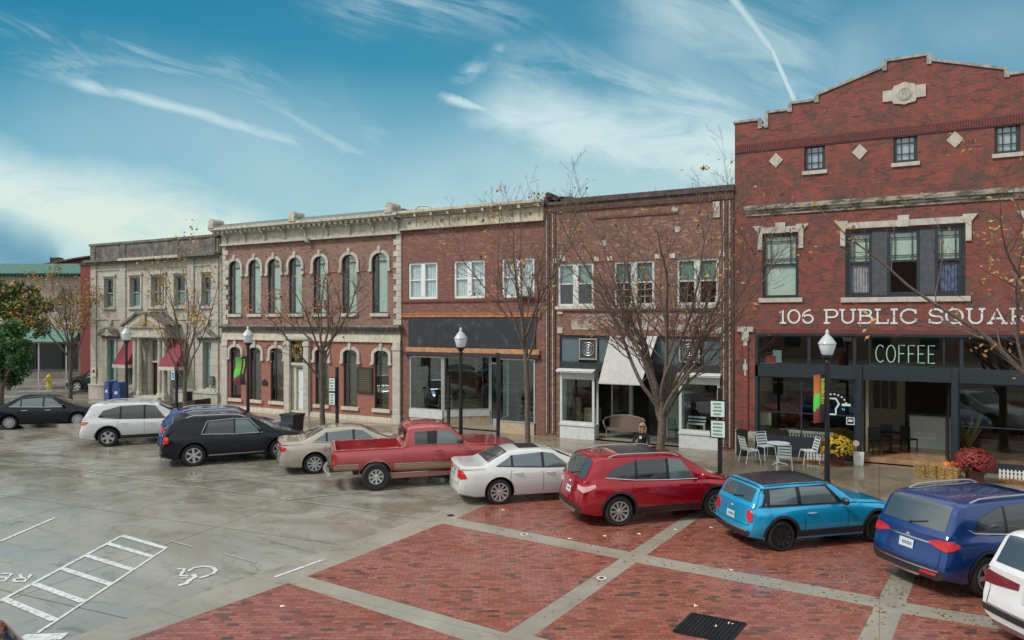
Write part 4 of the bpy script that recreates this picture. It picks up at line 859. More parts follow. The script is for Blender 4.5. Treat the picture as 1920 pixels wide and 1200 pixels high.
mb=MB(); mb.box(X0-.03,X1-.2,-.05,.3,8.78,9.66); mb.box(X0-.1,X1-.16,-.12,.36,9.66,9.80); [mb.box(x,x+.5,-.09,-.05,8.78,9.66) for x in (X0,X0+3.0,X1-4.0,X1-.9)]
P1(mb.build('parapet',DSTONE,b1)); 
mb=MB(); mb.box(X0-.3,X1-.16,-.40,.3,8.62,8.72); mb.box(X0-.2,X1-.16,-.26,.0,8.50,8.62); mb.box(X0-.3,X1-.16,-.32,.0,8.72,8.78); P1(mb.build('cornice',mat('cornice_soot',(.14,.13,.11),.8,var=.4,streak=.5),b1))
P1(MB().box(-40.6,-35.2,-.46,-.40,8.60,8.75).build('cornice_strip',STONE2,b1)); P1(MB().box(X0,X1-.16,-.05,.0,8.1,8.2).box(X0,X1-.16,-.04,.0,5.05,5.15).build('string_course',STONE,b1))
for x in (-43.9,-41.0,-34.9,-32.9): P1(MB().box(x,x+.55,-.07,.0,.9,8.5).build('pilaster',STB,b1))
P1(MB().box(X0-.06,-38.9,-.16,.0,.15,.95).box(X0-.06,-38.9,-.20,.0,.95,1.05).build('plinth',STONE,b1)); P1(MB().box(-36.2,X1-.16,-.16,.0,.15,.95).box(-36.2,X1-.16,-.20,.0,.95,1.05).build('plinth',STONE,b1))
GW=mat('grey_green_frame',(.30,.34,.31),.6)
for k,(a,b) in enumerate(up):
    mb=MB(); frame(mb,a,b,5.83,7.60,.14,.09,.08); mb.box(a+.09,b-.09,.15,.2,6.68,6.74)
    if k==2:
        for q in (.33,.66): mb.box(a+(b-a)*q-.03,a+(b-a)*q+.03,.15,.2,5.9,7.5)
    o=P1(mb.build('window',GW,b1)); pane(o,a+.06,b-.06,5.88,7.55,.18)
    MB().box(a+.05,b-.05,.24,.25,5.85,6.7 if k!=2 else 7.5).build('curtain',mat('teal_curtain',(.14,.24,.24),.9) if k!=2 else mat('ochre_curtain',(.34,.22,.08),.9,var=.6,vscale=5),o)
    mb=MB(); mb.box(a-.12,a,-.05,.0,5.83,7.72); mb.box(b,b+.12,-.05,.0,5.83,7.72); mb.box(a-.2,b+.2,-.10,.0,7.72,7.86); mb.box(a-.16,b+.16,-.12,.1,5.70,5.828); mb.build('surround',STONE,o)
TEAL=mat('teal_shutter',(.06,.30,.25),.6,var=.2,vscale=3)
for k,(a,b,c,d) in enumerate(tall):
    mb=MB(); frame(mb,a,b,c,d,.12,.07,.08); o=P1(mb.build('window',GW if k else mat('teal_frame',(.10,.32,.28),.6),b1)); pane(o,a+.05,b-.05,c+.05,d-.05,.16)
    MB().box(a+.04,b-.04,.24,.25,c,d).build('blind',mat('pale_aqua_blind',(.30,.42,.41),.8,var=.1) if k else TEAL,o)
    mb=MB(); mb.box(a-.16,a,-.06,0,c,d+.1); mb.box(b,b+.16,-.06,0,c,d+.1); mb.box(a-.2,b+.2,-.12,.1,c-.14,c-.003); mb.build('surround',STONE,o)
    x=(a+b)/2; mb=MB(); z=4.05; mb.prism([(x-.95,z),(x+.95,z),(x+.95,z+.08),(x+.1,z+.55),(x-.1,z+.55),(x-.95,z+.08)] if k else [(x-.95,z),(x+.95,z)]+arc(x,z+.05,.95,.5,0,180,12),-.28,.0); mb.box(x-.8,x+.8,-.14,0,z-.12,z)
    mb.build('pediment',DSTONE,o); MB().box(x-.16,x+.16,-.32,-.28,z+.02,z+.42).prism([(x-.5,z+.07),(x+.5,z+.07),(x,z+.38)],-.30,-.28).build('pediment_carving',STONE,o)
    MB().lathe([(.16,-.12),(.1,0)],(x,0,4.95),12,'y').box(x-.08,x+.08,-.06,0,4.72,4.95).build('cartouche',STONE,o)
MARO=mat('maroon_canvas',(.20,.018,.035),.75,var=.1)
for k,(a,b,c,d) in enumerate(aw):
    mb=MB(); frame(mb,a,b,c,d,.12,.08,.08); o=P1(mb.build('window',GW,b1)); pane(o,a+.05,b-.05,c+.05,d-.05,.16)
    MB().box(a+.05,b-.05,.25,.26,c,d).build('blind',mat('sage_blind',(.20,.26,.23),.8),o)
    zt,zb,pr=3.95,2.42,.95; a2,b2_=a-.02,b+.02
    mb=MB(); mb.add([(a2,-.02,zt),(b2_,-.02,zt),(b2_,-pr,zb),(a2,-pr,zb)],[(0,1,2,3)],0); mb.add([(a2,-.02,zt),(a2,-pr,zb),(a2,-.02,zb)],[(0,1,2)],0); mb.add([(b2_,-.02,zt),(b2_,-pr,zb),(b2_,-.02,zb)],[(0,1,2)],0)
    mb.box(a2,b2_,-pr-.01,-pr+.005,zb-.2,zb,1); mb.box(a2-.005,a2+.005,-pr,-.02,zb-.2,zb,1); mb.box(b2_-.005,b2_+.005,-pr,-.02,zb-.2,zb,1)
    P1(mb.build('awning',[MARO,mat('pale_valance',(.50,.47,.43),.8)],b1,fixn=False))
# portico
x=-37.55
mb=MB(); mb.prism([(x-1.95,4.70),(x-1.95,4.62),(x+1.95,4.62),(x+1.95,4.70),(x+.60,5.38),(x-.60,5.38)],-.85,.0)
P1(mb.build('pediment',STONE,b1))
mb=MB()
for s in (-1,1): mb.bar((x+s*2.05,-.48,4.72),(x+s*.62,-.48,5.42),.98,.14)
mb.box(x-.70,x+.70,-.97,.01,5.38,5.52)
P1(mb.build('pediment_roof',DSTONE,b1)); P1(MB().prism([(x-1.2,4.72),(x+1.2,4.72),(x,5.22)],-.88,-.85).box(x-.2,x+.2,-.95,-.86,4.75,5.4).build('pediment_carving',mat('carved_ochre',(.33,.25,.15),.8,var=.5,vscale=6),b1))
P1(MB().box(x-1.55,x+1.55,-.72,.0,4.15,4.62).box(x-1.65,x+1.65,-.8,.0,4.05,4.15).build('entablature',STONE,b1))
for q in (x-1.32,x-.92,x+.92,x+1.32):
    P1(MB().lathe([(.19,.75),(.19,.82),(.145,.86),(.125,3.85),(.18,3.9),(.2,4.05)],(q,-.5,0),12).box(q-.2,q+.2,-.7,-.3,.35,.75).build('column',STONE,b1,smooth=40))
P1(MB().box(-38.15,-36.95,-.02,.28,2.55,2.65).box(-38.15,-38.05,.0,.1,.65,3.8).box(-37.05,-36.95,.0,.1,.65,3.8).build('door_frame',STONE,b1))
o=P1(MB().box(-38.05,-37.57,.12,.17,.66,2.55).build('door',mat('dark_wood_door',(.035,.022,.02),.4),b1)); MB().box(-37.6,-37.57,.08,.12,1.4,1.8).build('handle',CHROME,o)
o=P1(MB().box(-37.54,-37.05,.12,.17,.66,2.55).build('door',mat('dark_wood_door',(.035,.022,.02),.4),b1)); MB().box(-37.45,-37.2,.10,.12,1.0,2.3).build('notice',mat('notice_paper',(.5,.5,.48),.8),o)
P1(MB().box(-38.05,-37.05,.14,.16,2.65,3.8).build('transom_window',mat('grey_transom',(.22,.23,.25),.15),b1))
P1(MB().box(-39.2,-35.9,-1.6,.25,.15,.32).box(-39.0,-36.1,-1.25,.25,.32,.49).box(-38.8,-36.3,-.9,.25,.49,.65).build('step',STONE,b1))
P1(MB().box(-33.0,-32.6,-.22,-.1,1.45,1.95).build('wall_box',mat('grey_box',(.12,.13,.13),.5),b1))
P1(MB().box(-43.7,-43.3,-.12,-.07,1.5,2.1).build('plaque',CREAM,b1)); P1(MB().lathe([(.11,-.13),(.11,-.12)],(-43.5,0,1.85),12,'y').build('emblem',BLACK,b1))
# ================================================================== cars
def interp(tab,x):
    xs=[a for a,_ in tab]; ys=[b for _,b in tab]; return float(np.interp(x,xs,ys))
def smoothed(tab,win):
    xs=np.linspace(tab[0][0],tab[-1][0],900); ys=np.interp(xs,[a for a,_ in tab],[b for _,b in tab])
    dx=xs[1]-xs[0]; k=max(1,int(win/dx)); ker=np.hanning(2*k+3)[1:-1]; ker/=ker.sum(); pad=len(ker)//2
    yp=np.concatenate([2*ys[0]-ys[pad:0:-1],ys,2*ys[-1]-ys[-2:-pad-2:-1]]); ys=np.convolve(yp,ker,'valid')
    return lambda x: float(np.interp(x,xs,ys))
def paint(name,col,metal=.25):
    if name in MC: return MC[name]
    m=bpy.data.materials.new(name); m.use_nodes=True; t=NT(m.node_tree); b=t.n['Principled BSDF']
    oc=t.new('ShaderNodeTexCoord').outputs['Object']; z=t.sep(oc)[2]
    n=t.noise(t.vmath('MULTIPLY',oc,(1,1,2)),2,6,.7)
    d=t.math('MULTIPLY',t.sstep(z,.75,.25),t.sstep(n,.35,.7))     # road grime along the sills
    dark=sum(col)<.05
    t.put(b.inputs['Base Color'],t.mix(t.math('MULTIPLY',d,.0 if dark else .2),col,(.09,.08,.07)))
    b.inputs['Metallic'].default_value=metal; t.put(b.inputs['Roughness'],t.math('ADD',t.math('MULTIPLY',d,.25),.2)); b.inputs['Coat Weight'].default_value=.35 if dark else 1; b.inputs['Specular IOR Level'].default_value=.25 if dark else .5; b.inputs['Coat Roughness'].default_value=.04
    drops=t.new('ShaderNodeTexVoronoi'); drops.inputs['Scale'].default_value=55; t.put(drops.inputs['Vector'],oc)
    bn=t.new('ShaderNodeBump'); bn.inputs['Strength'].default_value=.05; bn.inputs['Distance'].default_value=.002; t.put(bn.inputs['Height'],t.sstep(drops.outputs['Distance'],.0,.35,1,0)); t.l.new(bn.outputs[0],b.inputs['Coat Normal'])
    MC[name]=m; return m
CGL=mat('car_glass_clear',(.085,.125,.125),.03,spec=1.0,coat=1); CGD=mat('car_glass_dark',(.018,.022,.026),.03,spec=.9,coat=.8); CGM=mat('car_glass_mid',(.05,.07,.078),.03,spec=1.0,coat=1)
CLAD=mat('black_cladding',(.022,.022,.024),.55); LRED=mat('tail_lamp_red',(.50,.012,.018),.15,coat=1,emit=((.6,.01,.01),.12)); LWH=mat('lamp_clear',(.62,.64,.66),.1,.3,coat=1)
SILV=mat('wheel_silver',(.55,.56,.58),.3,.8); GAP=mat('panel_gap',(.01,.01,.01),.8); PLATE=mat('plate_pale',(.50,.60,.58),.4); PLT=mat('plate_ink',(.05,.12,.25),.5)
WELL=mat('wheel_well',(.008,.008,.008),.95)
class Body:
    def __init__(s,sp):
        s.sp=sp; s.L=sp['L']; s.W=sp['W']/2
        s.top=smoothed(sp['top'],sp.get('ts',.09)); s.belt=smoothed(sp['belt'],.2); s.bot=smoothed(sp.get('bot',[(0,.34),(.35,.24),(s.L-.5,.22),(s.L,.28)]),.15)
        L=s.L; k=sp.get('plan',1)
        s.pw=smoothed([(0,1-.13*k),(.08,1-.07*k),(.3,1-.02*k),(.9,1),(L-1.1,1),(L-.6,.975),(L-.3,.92),(L-.1,.83),(L,.70)],.1)
        s.ed=smoothed(sp['edge'],.25)
        s.rp=sp.get('rp',[(.2,.10),(.35,.02),(.5,0),(.62,.01),(.8,.07),(1.0,.10),(1.3,.12)]); s.fp=sp.get('fp',[(.2,.10),(.35,.0),(.55,.0),(.75,.10),(1.0,.28)])
        s.br=sp.get('bowr',.10); s.bf=sp.get('bowf',.22)
    def sec(s,x):
        W=s.W*s.pw(x); zb=s.bot(x); zs=s.belt(x); zt=max(s.top(x),zs+.02); h=zt-zs; E=min(s.ed(x)*s.W,W*.95)
        mid=zb+.5*(zs-zb)
        pts=[(0,zb),(W*.80,zb),(W*.93,zb+.05),(W*.975,zb+.16),(W*.995,mid-.04),(W,mid+.04),(W*.985,zs-.16),(W*.965,zs-.05),(W*.925,zs)]
        wu=W*.925; ze=zs+h*.88
        for q in (.33,.66): pts.append((wu+(E-wu)*q+.02*math.sin(q*3.1),zs+(ze-zs)*q))
        pts+=[(E,ze),(E*.9,zt-h*.05-.004),(E*.72,zt-.012*(1 if h>.3 else .5)),(E*.4,zt-.003),(0,zt)]
        out=[]
        for i,(y,z) in enumerate(pts):
            if 2<i<8:
                for xw in (s.sp['xr'],s.sp['xf']):
                    y+=s.sp.get('flare',.02)*math.exp(-((x-xw)/.42)**2)*math.exp(-((z-.62)/.25)**2)
            out.append((y,z))
        return out
    def warp(s,x,y,z):
        q=max(0,1-x/.75)**2; r=1-min(1,abs(y)/s.W)**2
        x+=q*(interp(s.rp,z)-s.br*r)
        q=max(0,1-(s.L-(x))/1.0)**2 if x>s.L-1 else 0
        x-=q*(interp(s.fp,z)-s.bf*r)*.999
        return (x,y,z)
    def side_raw(s,x,z):
        p=s.sec(x)[1:12]; zs_=[b for a,b in p]; return float(np.interp(z,zs_,[a for a,b in p]))
    def side(s,x,z,off=0,sg=-1):
        e=.02; y=s.side_raw(x,z); dz=(s.side_raw(x,z+e)-s.side_raw(x,z-e))/(2*e); n=Vector((0,1,-dz)).normalized()
        a=s.warp(x,y,z); return Vector((a[0],sg*(a[1]+n.y*off),a[2]+n.z*off))
    def wrap(s,u,z,off=0,sg=-1):            # u<0 runs across the tail from the corner, u>0 forward along the flank
        if u>=0:
            p=s.side(u,z,off,sg); 
            if u<.25: p.x-=off*(1-u/.25)
            return p
        yc=s.side_raw(0,z); y=max(-yc,yc+u); a=s.warp(0,y,z); return Vector((a[0]-off,sg*(y+off*.3),z))
    def wrapf(s,u,z,off=0,sg=-1):
        L=s.L
        if u>=0:
            p=s.side(L-u,z,off,sg)
            if u<.3: p.x+=off*(1-u/.3)
            return p
        yc=s.side_raw(L,z); y=max(-yc,yc+u); a=s.warp(L,y,z); return Vector((a[0]+off,sg*(y+off*.3),z))
    def topp(s,x,v,off=0):
        p=s.sec(x)[11:]; E=p[0][0]; y=abs(v)*E; ys=[a for a,b in p][::-1]; z=float(np.interp(y,ys,[b for a,b in p][::-1]))
        e=.02; z2=s.top(x+e); z1=s.top(x-e); n=Vector((-(z2-z1)/(2*e),0,1)).normalized()
        a=s.warp(x,(1 if v>0 else -1)*y,z); return Vector((a[0]+n.x*off,a[1],a[2]+n.z*off))
    def mesh(s,name,mats):
        L=s.L; xs=sorted(set(list(np.round(np.linspace(0,L,64),4))+[.03,.08,.14,.2,L-.03,L-.08]+[round(a,4) for a,_ in s.sp['top'] if 0<a<L]))
        xs=[x for i,x in enumerate(xs) if i==0 or i==len(xs)-1 or (x-xs[i-1]>.012 and L-x>.012)]
        secs=[s.sec(x) for x in xs]; n=len(secs[0]); mb=MB(); V=[]
        for x,sc in zip(xs,secs):
            ring=[s.warp(x,-y,z) for y,z in sc]+[s.warp(x,y,z) for y,z in sc[::-1][1:-1]]; V+=ring
        R_=2*n-2; F=[(i*R_+j,i*R_+(j+1)%R_,(i+1)*R_+(j+1)%R_,(i+1)*R_+j) for i in range(len(xs)-1) for j in range(R_)]
        mb.add(V,F,0)
        for x,sc in ((0,secs[0]),(L,secs[-1])):
            cols=[-1,-.66,-.33,0,.33,.66,1]; rows=sc[1:n-1]
            vs=[s.warp(x,y*c,z) for y,z in rows for c in cols]; k=len(cols)
            mb.add(vs,[(i*k+j,i*k+j+1,(i+1)*k+j+1,(i+1)*k+j) for i in range(len(rows)-1) for j in range(k-1)],0)
            # close the lowest and highest rows against the centre points
            for row,cp in ((rows[0],sc[0]),(rows[-1],sc[-1])):
                vs=[s.warp(x,row[0]*c,row[1]) for c in cols]+[s.warp(x,0,cp[1])]; mb.add(vs,[(j,j+1,7) for j in range(6)],0)
        return mb.mesh(name,mats,weld=True)
def boolcut(me,cutters,mats,solver='EXACT'):
    src=me.copy(); ym=max(abs(v.co.y) for v in me.vertices)
    bm=bmesh.new(); bm.from_mesh(me); bmesh.ops.holes_fill(bm,edges=[e for e in bm.edges if e.is_boundary]); bmesh.ops.recalc_face_normals(bm,faces=bm.faces); bm.to_mesh(me); bm.free()
    o=bpy.data.objects.new('tmp_body',me); COL.objects.link(o); tmp=[]
    for c in cutters:
        cm=c.mesh('cut',mats); co=bpy.data.objects.new('tmp_cut',cm); COL.objects.link(co); tmp.append(co)
        md=o.modifiers.new('b','BOOLEAN'); md.operation='DIFFERENCE'; md.object=co; md.solver=solver
    dg=bpy.context.evaluated_depsgraph_get(); me2=bpy.data.meshes.new_from_object(o.evaluated_get(dg))
    for q in tmp+[o]:
        bpy.data.objects.remove(q)
    if solver=='EXACT' and max(abs(v.co.y) for v in me2.vertices)>ym+.1: return boolcut(src,cutters,mats,'FAST')
    return me2
WM={}
def H_(sp): return max(z for _,z in sp['top'])
def wheel_parts(r,style,rimr,wd=.22):
    key=(r,style,rimr)
    if key in WM: return WM[key]
    ty=MB(); ty.lathe([(rimr,-wd/2+.02),(r-.05,-wd/2),(r-.012,-wd/2+.03),(r,-wd/2+.06),(r,wd/2-.06),(r-.012,wd/2-.03),(r-.05,wd/2),(rimr,wd/2-.02)],n=36,ax='y')
    tm=ty.mesh('tyre',RUB,smooth=35)
    rm=MB(); ns,col,w0,w1=style
    mats={'s':SILV,'b':mat('wheel_black',(.015,.015,.017),.3,.3),'c':CHROME}[col]
    # outer lip and barrel; outside face of the wheel is at -y
    k=36
    rm.lathe([(rimr,-wd/2+.02),(rimr,-wd/2+.0),(rimr-.022,-wd/2+.0),(rimr-.035,-wd/2+.05),(rimr-.04,wd/2-.03)],n=k,ax='y')
    rm.f=[f for f in rm.f if len(f)==4]; rm.m=rm.m[:len(rm.f)]
    rm.lathe([(.06,-wd/2+.025),(.055,-wd/2+.01),(.03,-wd/2+.005)],n=14,ax='y')
    for i in range(ns):
        a=2*math.pi*i/ns; rr=rimr-.02; y0=-wd/2+.012; d=Vector((math.cos(a),0,math.sin(a))); e=Vector((-math.sin(a),0,math.cos(a)))
        vs=[d*.045-e*w0/2,d*.045+e*w0/2,d*rr+e*w1/2,d*rr-e*w1/2]
        vs=[v+Vector((0,y0+.008 if j<2 else y0,0)) for j,v in enumerate(vs)]+[v+Vector((0,y0+.035,0)) for v in vs]
        rm.add(vs,[(0,1,2,3),(7,6,5,4),(0,4,5,1),(1,5,6,2),(2,6,7,3),(3,7,4,0)],0)
    rme=rm.mesh('rim',mats)
    hub=MB(); hub.lathe([(rimr-.05,-.02),(rimr-.05,.02)],n=20,ax='y',m=0); hub.lathe([(.13,-.035),(.13,-.02)],n=18,ax='y',m=1)
    hm=hub.mesh('wheel',[WELL,mat('brake_disc',(.2,.2,.2),.4,.8)])
    WM[key]=(hm,tm,rme); return WM[key]
def add_wheels(root,sp):
    r=sp['r']; yo=sp['W']/2-.125+sp.get('track',0)
    hm,tm,rme=wheel_parts(r,sp['wh'],sp.get('rim',r*.66),sp.get('tw',.22))
    for x in (sp['xr'],sp['xf']):
        for sg in (-1,1):
            o=bpy.data.objects.new('wheel',hm); COL.objects.link(o); o.parent=root; o.location=(x-sp['L']/2,sg*yo,r); o.rotation_euler=(0,random.uniform(0,6),0 if sg<0 else math.pi)
            o.rotation_mode='ZYX' if False else 'XYZ'
            for nm,m_ in (('tyre',tm),('rim',rme)):
                c=bpy.data.objects.new(nm,m_); COL.objects.link(c); c.parent=o
def patch(b,fn,lo,hi,n=14,nv=3,off=.006,m=0,mb=None,thick=0):
    # ruled patch between two polylines of (u,z)
    mb=mb or MB(); L0=[a for a,_ in lo]; 
    def f(u,v):
        k=u*(len(lo)-1); i=min(int(k),len(lo)-2); q=k-i
        a=(lo[i][0]+(lo[i+1][0]-lo[i][0])*q,lo[i][1]+(lo[i+1][1]-lo[i][1])*q); c=(hi[i][0]+(hi[i+1][0]-hi[i][0])*q,hi[i][1]+(hi[i+1][1]-hi[i][1])*q)
        return fn(a[0]+(c[0]-a[0])*v,a[1]+(c[1]-a[1])*v,off)
    nn=n*(len(lo)-1)
    b0=len(mb.v); mb.grid(f,nn,nv,m)
    if thick:   # skirt back to the body so the edge has depth
        def g(u,v): 
            return f(u,v)
        ring=[(i/nn,0) for i in range(nn+1)]+[(1,j/nv) for j in range(1,nv+1)]+[(i/nn,1) for i in range(nn-1,-1,-1)]+[(0,j/nv) for j in range(nv-1,0,-1)]
        a=[f(*q) for q in ring]
        off_=off; off=-.004
        def f2(u,v):
            k=u*(len(lo)-1); i=min(int(k),len(lo)-2); q=k-i
            aa=(lo[i][0]+(lo[i+1][0]-lo[i][0])*q,lo[i][1]+(lo[i+1][1]-lo[i][1])*q); c=(hi[i][0]+(hi[i+1][0]-hi[i][0])*q,hi[i][1]+(hi[i+1][1]-hi[i][1])*q)
            return fn(aa[0]+(c[0]-aa[0])*v,aa[1]+(c[1]-aa[1])*v,-.004)
        c=[f2(*q) for q in ring]; n_=len(ring); mb.add(a+c,[(i,(i+1)%n_,n_+(i+1)%n_,n_+i) for i in range(n_)],m)
    return mb
def car(sp,label,cat,loc,heading,name='parked_car',group='cars parked nose in along the kerb'):
    random.seed(hash(label)%1000 if False else len(label))
    L=sp['L']; root=thing(name,label,cat,(loc[0],loc[1],0),R(heading),group)
    b=Body(sp); pm=paint(*sp['paint']); mats=[pm,WELL]
    me=b.mesh('body',mats)
    cuts=[]
    for x in (sp['xr'],sp['xf']):
        for sg in (-1,1):
            c=MB(); y1=sp['W']/2+.3; y0=sp['W']/2-.32; yy=sorted((sg*y0,sg*y1)); c.lathe([(sp['r']+sp.get('arch',.065),yy[0]),(sp['r']+sp.get('arch',.065),yy[1])],(x,0,sp['r']+.01),32,'y',1); cuts.append(c)
    if 'bed' in sp: x0,x1,hw,z0=sp['bed']; cuts.append(MB().box(x0,x1,-hw,hw,z0,2.2,0))
    me=boolcut(me,cuts,mats); me.name='body'; me.shade_smooth(); me.set_sharp_from_angle(angle=R(30))
    def put(mb_or_me,nm,mt=None,par=None,smooth=40):
        o=mb_or_me if isinstance(mb_or_me,bpy.types.Mesh) else mb_or_me.mesh(nm,mt,smooth)
        ob=bpy.data.objects.new(nm,o); COL.objects.link(ob); ob.parent=par or root
        if par is None: ob.location=(-L/2,0,0)
        return ob
    body=put(me,'body')
    add_wheels(root,sp)
    gl=sp.get('glass',CGL); gr=sp.get('glass_rear',gl)
    for sg in (-1,1):
        S=lambda u,z,off,sg=sg: b.side(u,z,off,sg)
        for k,w_ in enumerate(sp['win']):
            lo,hi=w_; o=put(patch(b,S,lo,hi,off=.007,nv=5),'side_window',gr if (k<sp.get('ndark',1)) else gl)
            if k+1<len(sp['win']): put(patch(b,S,[w_[0][-1],sp['win'][k+1][0][0]],[w_[1][-1],sp['win'][k+1][1][0]],off=.005,nv=5,n=3),'pillar_trim',BLACK)
            if False:
                pts=[S(a,z,.011) for a,z in lo]+[S(a,z,.011) for a,z in hi[::-1]]; 
                def dens(pl): 
                    r=[]
                    for (a,c),(d,e) in zip(pl,pl[1:]):
                        for q in range(4): r.append((a+(d-a)*q/4,c+(e-c)*q/4))
                    return r+[pl[-1]]
        if 'pil' in sp: 
            for lo,hi in sp['pil']: put(patch(b,S,lo,hi,off=.0035,nv=4),'pillar_trim',BLACK)
        if 'trimline' in sp:
            pl=[]
            for (a,c),(d,e) in zip(sp['trimline'],sp['trimline'][1:]):
                for q in range(5): pl.append((a+(d-a)*q/5,c+(e-c)*q/5))
            pl.append(sp['trimline'][-1]); put(MB().tube([S(a,z,.010) for a,z in pl],.011,6),'window_trim',sp.get('trimm',CHROME))
        # arch and sill cladding
        if sp.get('clad'):
            mb=MB(); ra=sp['r']+.055; rb=ra+sp['clad']
            for xw in (sp['xr'],sp['xf']):
                mb.grid(lambda u,v: S(xw+(ra+(rb-ra)*v)*math.cos(math.pi*u),max(sp['r']+.01+(ra+(rb-ra)*v)*math.sin(math.pi*u),.3),.012),24,2)
            patch(b,S,[(sp['xr']+ra,.30),(sp['xf']-ra,.30)],[(sp['xr']+ra,.44),(sp['xf']-ra,.44)],n=20,off=.012,mb=mb)
            put(mb,'cladding',sp.get('cladm',CLAD))
        for lo,hi,off,mt,nm in sp.get('bands',()): put(patch(b,S,lo,hi,n=10,off=off),nm,mt)
        # panel gaps
        mb=MB()
        for ln_ in sp['gaps']:
            pl=[]
            for (a,c),(d,e) in zip(ln_,ln_[1:]):
                for q in range(6): pl.append((a+(d-a)*q/6,c+(e-c)*q/6))
            pl.append(ln_[-1]); mb.tube([S(a,z,.0015) for a,z in pl],.0045,4)
        put(mb,'door_gap',GAP)
        for hx,hz in sp['handles']:
            put(MB().tube([S(hx,hz,.012),S(hx+.06,hz,.034),S(hx+.16,hz,.034),S(hx+.22,hz,.012)],.014,6),'door_handle',sp.get('handlem',pm))
        mx,mz=sp['mirror']; p=S(mx,mz,.0); mb=MB().bar(p,p+Vector((-.0,sg*.13,.02)),.05,.035); mb.ball(p+Vector((.0,sg*.19,.07)),.11,12,sc=(.55,1,.78)); put(mb,'mirror',sp.get('mirrorm',pm))
        lo,hi=sp['tail']; put(patch(b,lambda u,z,off,sg=sg:b.wrap(u,z,off,sg),lo,hi,n=12,off=.014,thick=1),'taillight',sp.get('tailm',LRED))
        for lo,hi,mt in sp.get('tail2',()): put(patch(b,lambda u,z,off,sg=sg:b.wrap(u,z,off,sg),lo,hi,n=8,off=.017,thick=1),'taillight',mt)
        lo,hi=sp['head']; put(patch(b,lambda u,z,off,sg=sg:b.wrapf(u,z,off,sg),lo,hi,n=12,off=.012,thick=1),'headlight',LWH)
        if sp.get('rail'):
            x0,x1,yy=sp['rail']; pts=[]
            for i in range(17):
                q=i/16; x=x0+(x1-x0)*q; z=b.topp(x,yy*sg,.0).z; h=.055*min(1,min(q,1-q)*9); pts.append(Vector((x,sg*yy*b.sec(x)[11][0],z+h-.01)))
            put(MB().tube(pts,.019,7),'roof_rail',sp.get('railm',STEEL))
    if 'ws' in sp:
        x0,x1,v=sp['ws']; put(MB().grid(lambda u,w_: b.topp(x0+(x1-x0)*u,(-v+2*v*w_)*(1),.006),14,12),'windshield',sp.get('wsm',CGD))
    if 'rw' in sp:
        x0,x1,v=sp['rw'][:3]; put(MB().grid(lambda u,w_: b.topp(x0+(x1-x0)*u,(-v+2*v*w_)*(1 if len(sp['rw'])<4 else 1-sp['rw'][3]*(1-u)),.006),14,12),'rear_window',sp.get('rwm',CGM))
    if 'sun' in sp: x0,x1,v=sp['sun']; put(MB().grid(lambda u,w_: b.topp(x0+(x1-x0)*u,-v+2*v*w_,.006),8,8),'sunroof',BLACK)
    if 'roofm' in sp: x0,x1,v=sp['roofm'][:3]; put(MB().grid(lambda u,w_: b.topp(x0+(x1-x0)*u,-v+2*v*w_,.005),14,14),'roof',sp['roofm'][3])
    for q in sp.get('rear',()):          # pieces across the tail: (lo, hi, material, name, offset), u from the right corner
        lo,hi,mt,nm,off=q; put(patch(b,lambda u,z,o_: b.wrap(u,z,o_,-1),lo,hi,n=16,off=off,thick=1),nm,mt)
    if 'rw' in sp:
        zt_=sp['belt'][0][1]; zl=.56 if sp.get('clad') or H_(sp)>1.55 else .60
        mb=MB(); w2=-2*b.side_raw(0,.8)+.12
        for u in (-.13,w2-.01): mb.tube([b.wrap(u,zl+(zt_-.03-zl)*q/6,.003,-1) for q in range(7)],.005,4)
        mb.tube([b.wrap(-.13+(w2+.12)*q/14,zl,.003,-1) for q in range(15)],.005,4)
        put(mb,'tailgate_gap',GAP)
        zb_=zt_-.075; p=b.warp(0,0,zb_); put(MB().lathe([(.045,-.0),(.038,.010)],n=16,ax='y').bar((-.03,.011,0),(.03,.011,0),.008,.008),'badge',SILV)
        bo=list(root.children)[-1] if False else COL.objects[-1]; bo.location=(p[0]-L/2-.004,0,zb_); bo.rotation_euler=(0,0,R(90))
        if H_(sp)>1.4 and sp['rw'][1]<.6:
            x0,x1=sp['rw'][:2]; q0=b.topp(x0+.01,0.02,.016); q1=b.topp(x0+(x1-x0)*.22,-.42,.016); put(MB().bar(q0,q1,.02,.012).ball(q0,.03,8),'wiper',BLACK)
    pz,ph=sp.get('plate',(.72,.15)); 
    if pz:
        yc=0; p=b.warp(0,0,pz); x=p[0]-.02; nx=(b.warp(0,0,pz+ph/2)[0]-b.warp(0,0,pz-ph/2)[0])
        mb=MB(); mb.add([(x-nx/2,.155,pz-ph/2),(x-nx/2,-.155,pz-ph/2),(x+nx/2,-.155,pz+ph/2),(x+nx/2,.155,pz+ph/2)],[(0,1,2,3)],0)
        for i in range(6): 
            y=.1-i*.036-.01; mb.add([(x-.004-nx*.1,y,pz-.03),(x-.004-nx*.1,y-.022,pz-.03),(x-.004+nx*.2,y-.022,pz+.028),(x-.004+nx*.2,y,pz+.028)],[(0,1,2,3)],1)
        put(mb,'licence_plate',[PLATE,PLT],smooth=None)
    for f in sp.get('extra',()): f(root,b,put,pm)
    return root
def place(px,py,heading,sp):   # from the spot where the rear right tyre stands
    x,y=gp(px,py); h=R(heading); lx=sp['xr']-sp['L']/2; ly=-sp['W']/2+.02
    return (x-(lx*math.cos(h)-ly*math.sin(h)), y-(lx*math.sin(h)+ly*math.cos(h)))
def _ll(px,py,z,lx,ly,h):
    x,y=gp(px,py,z); h=R(h); return (x-(lx*math.cos(h)-ly*math.sin(h)),y-(lx*math.sin(h)+ly*math.cos(h)))
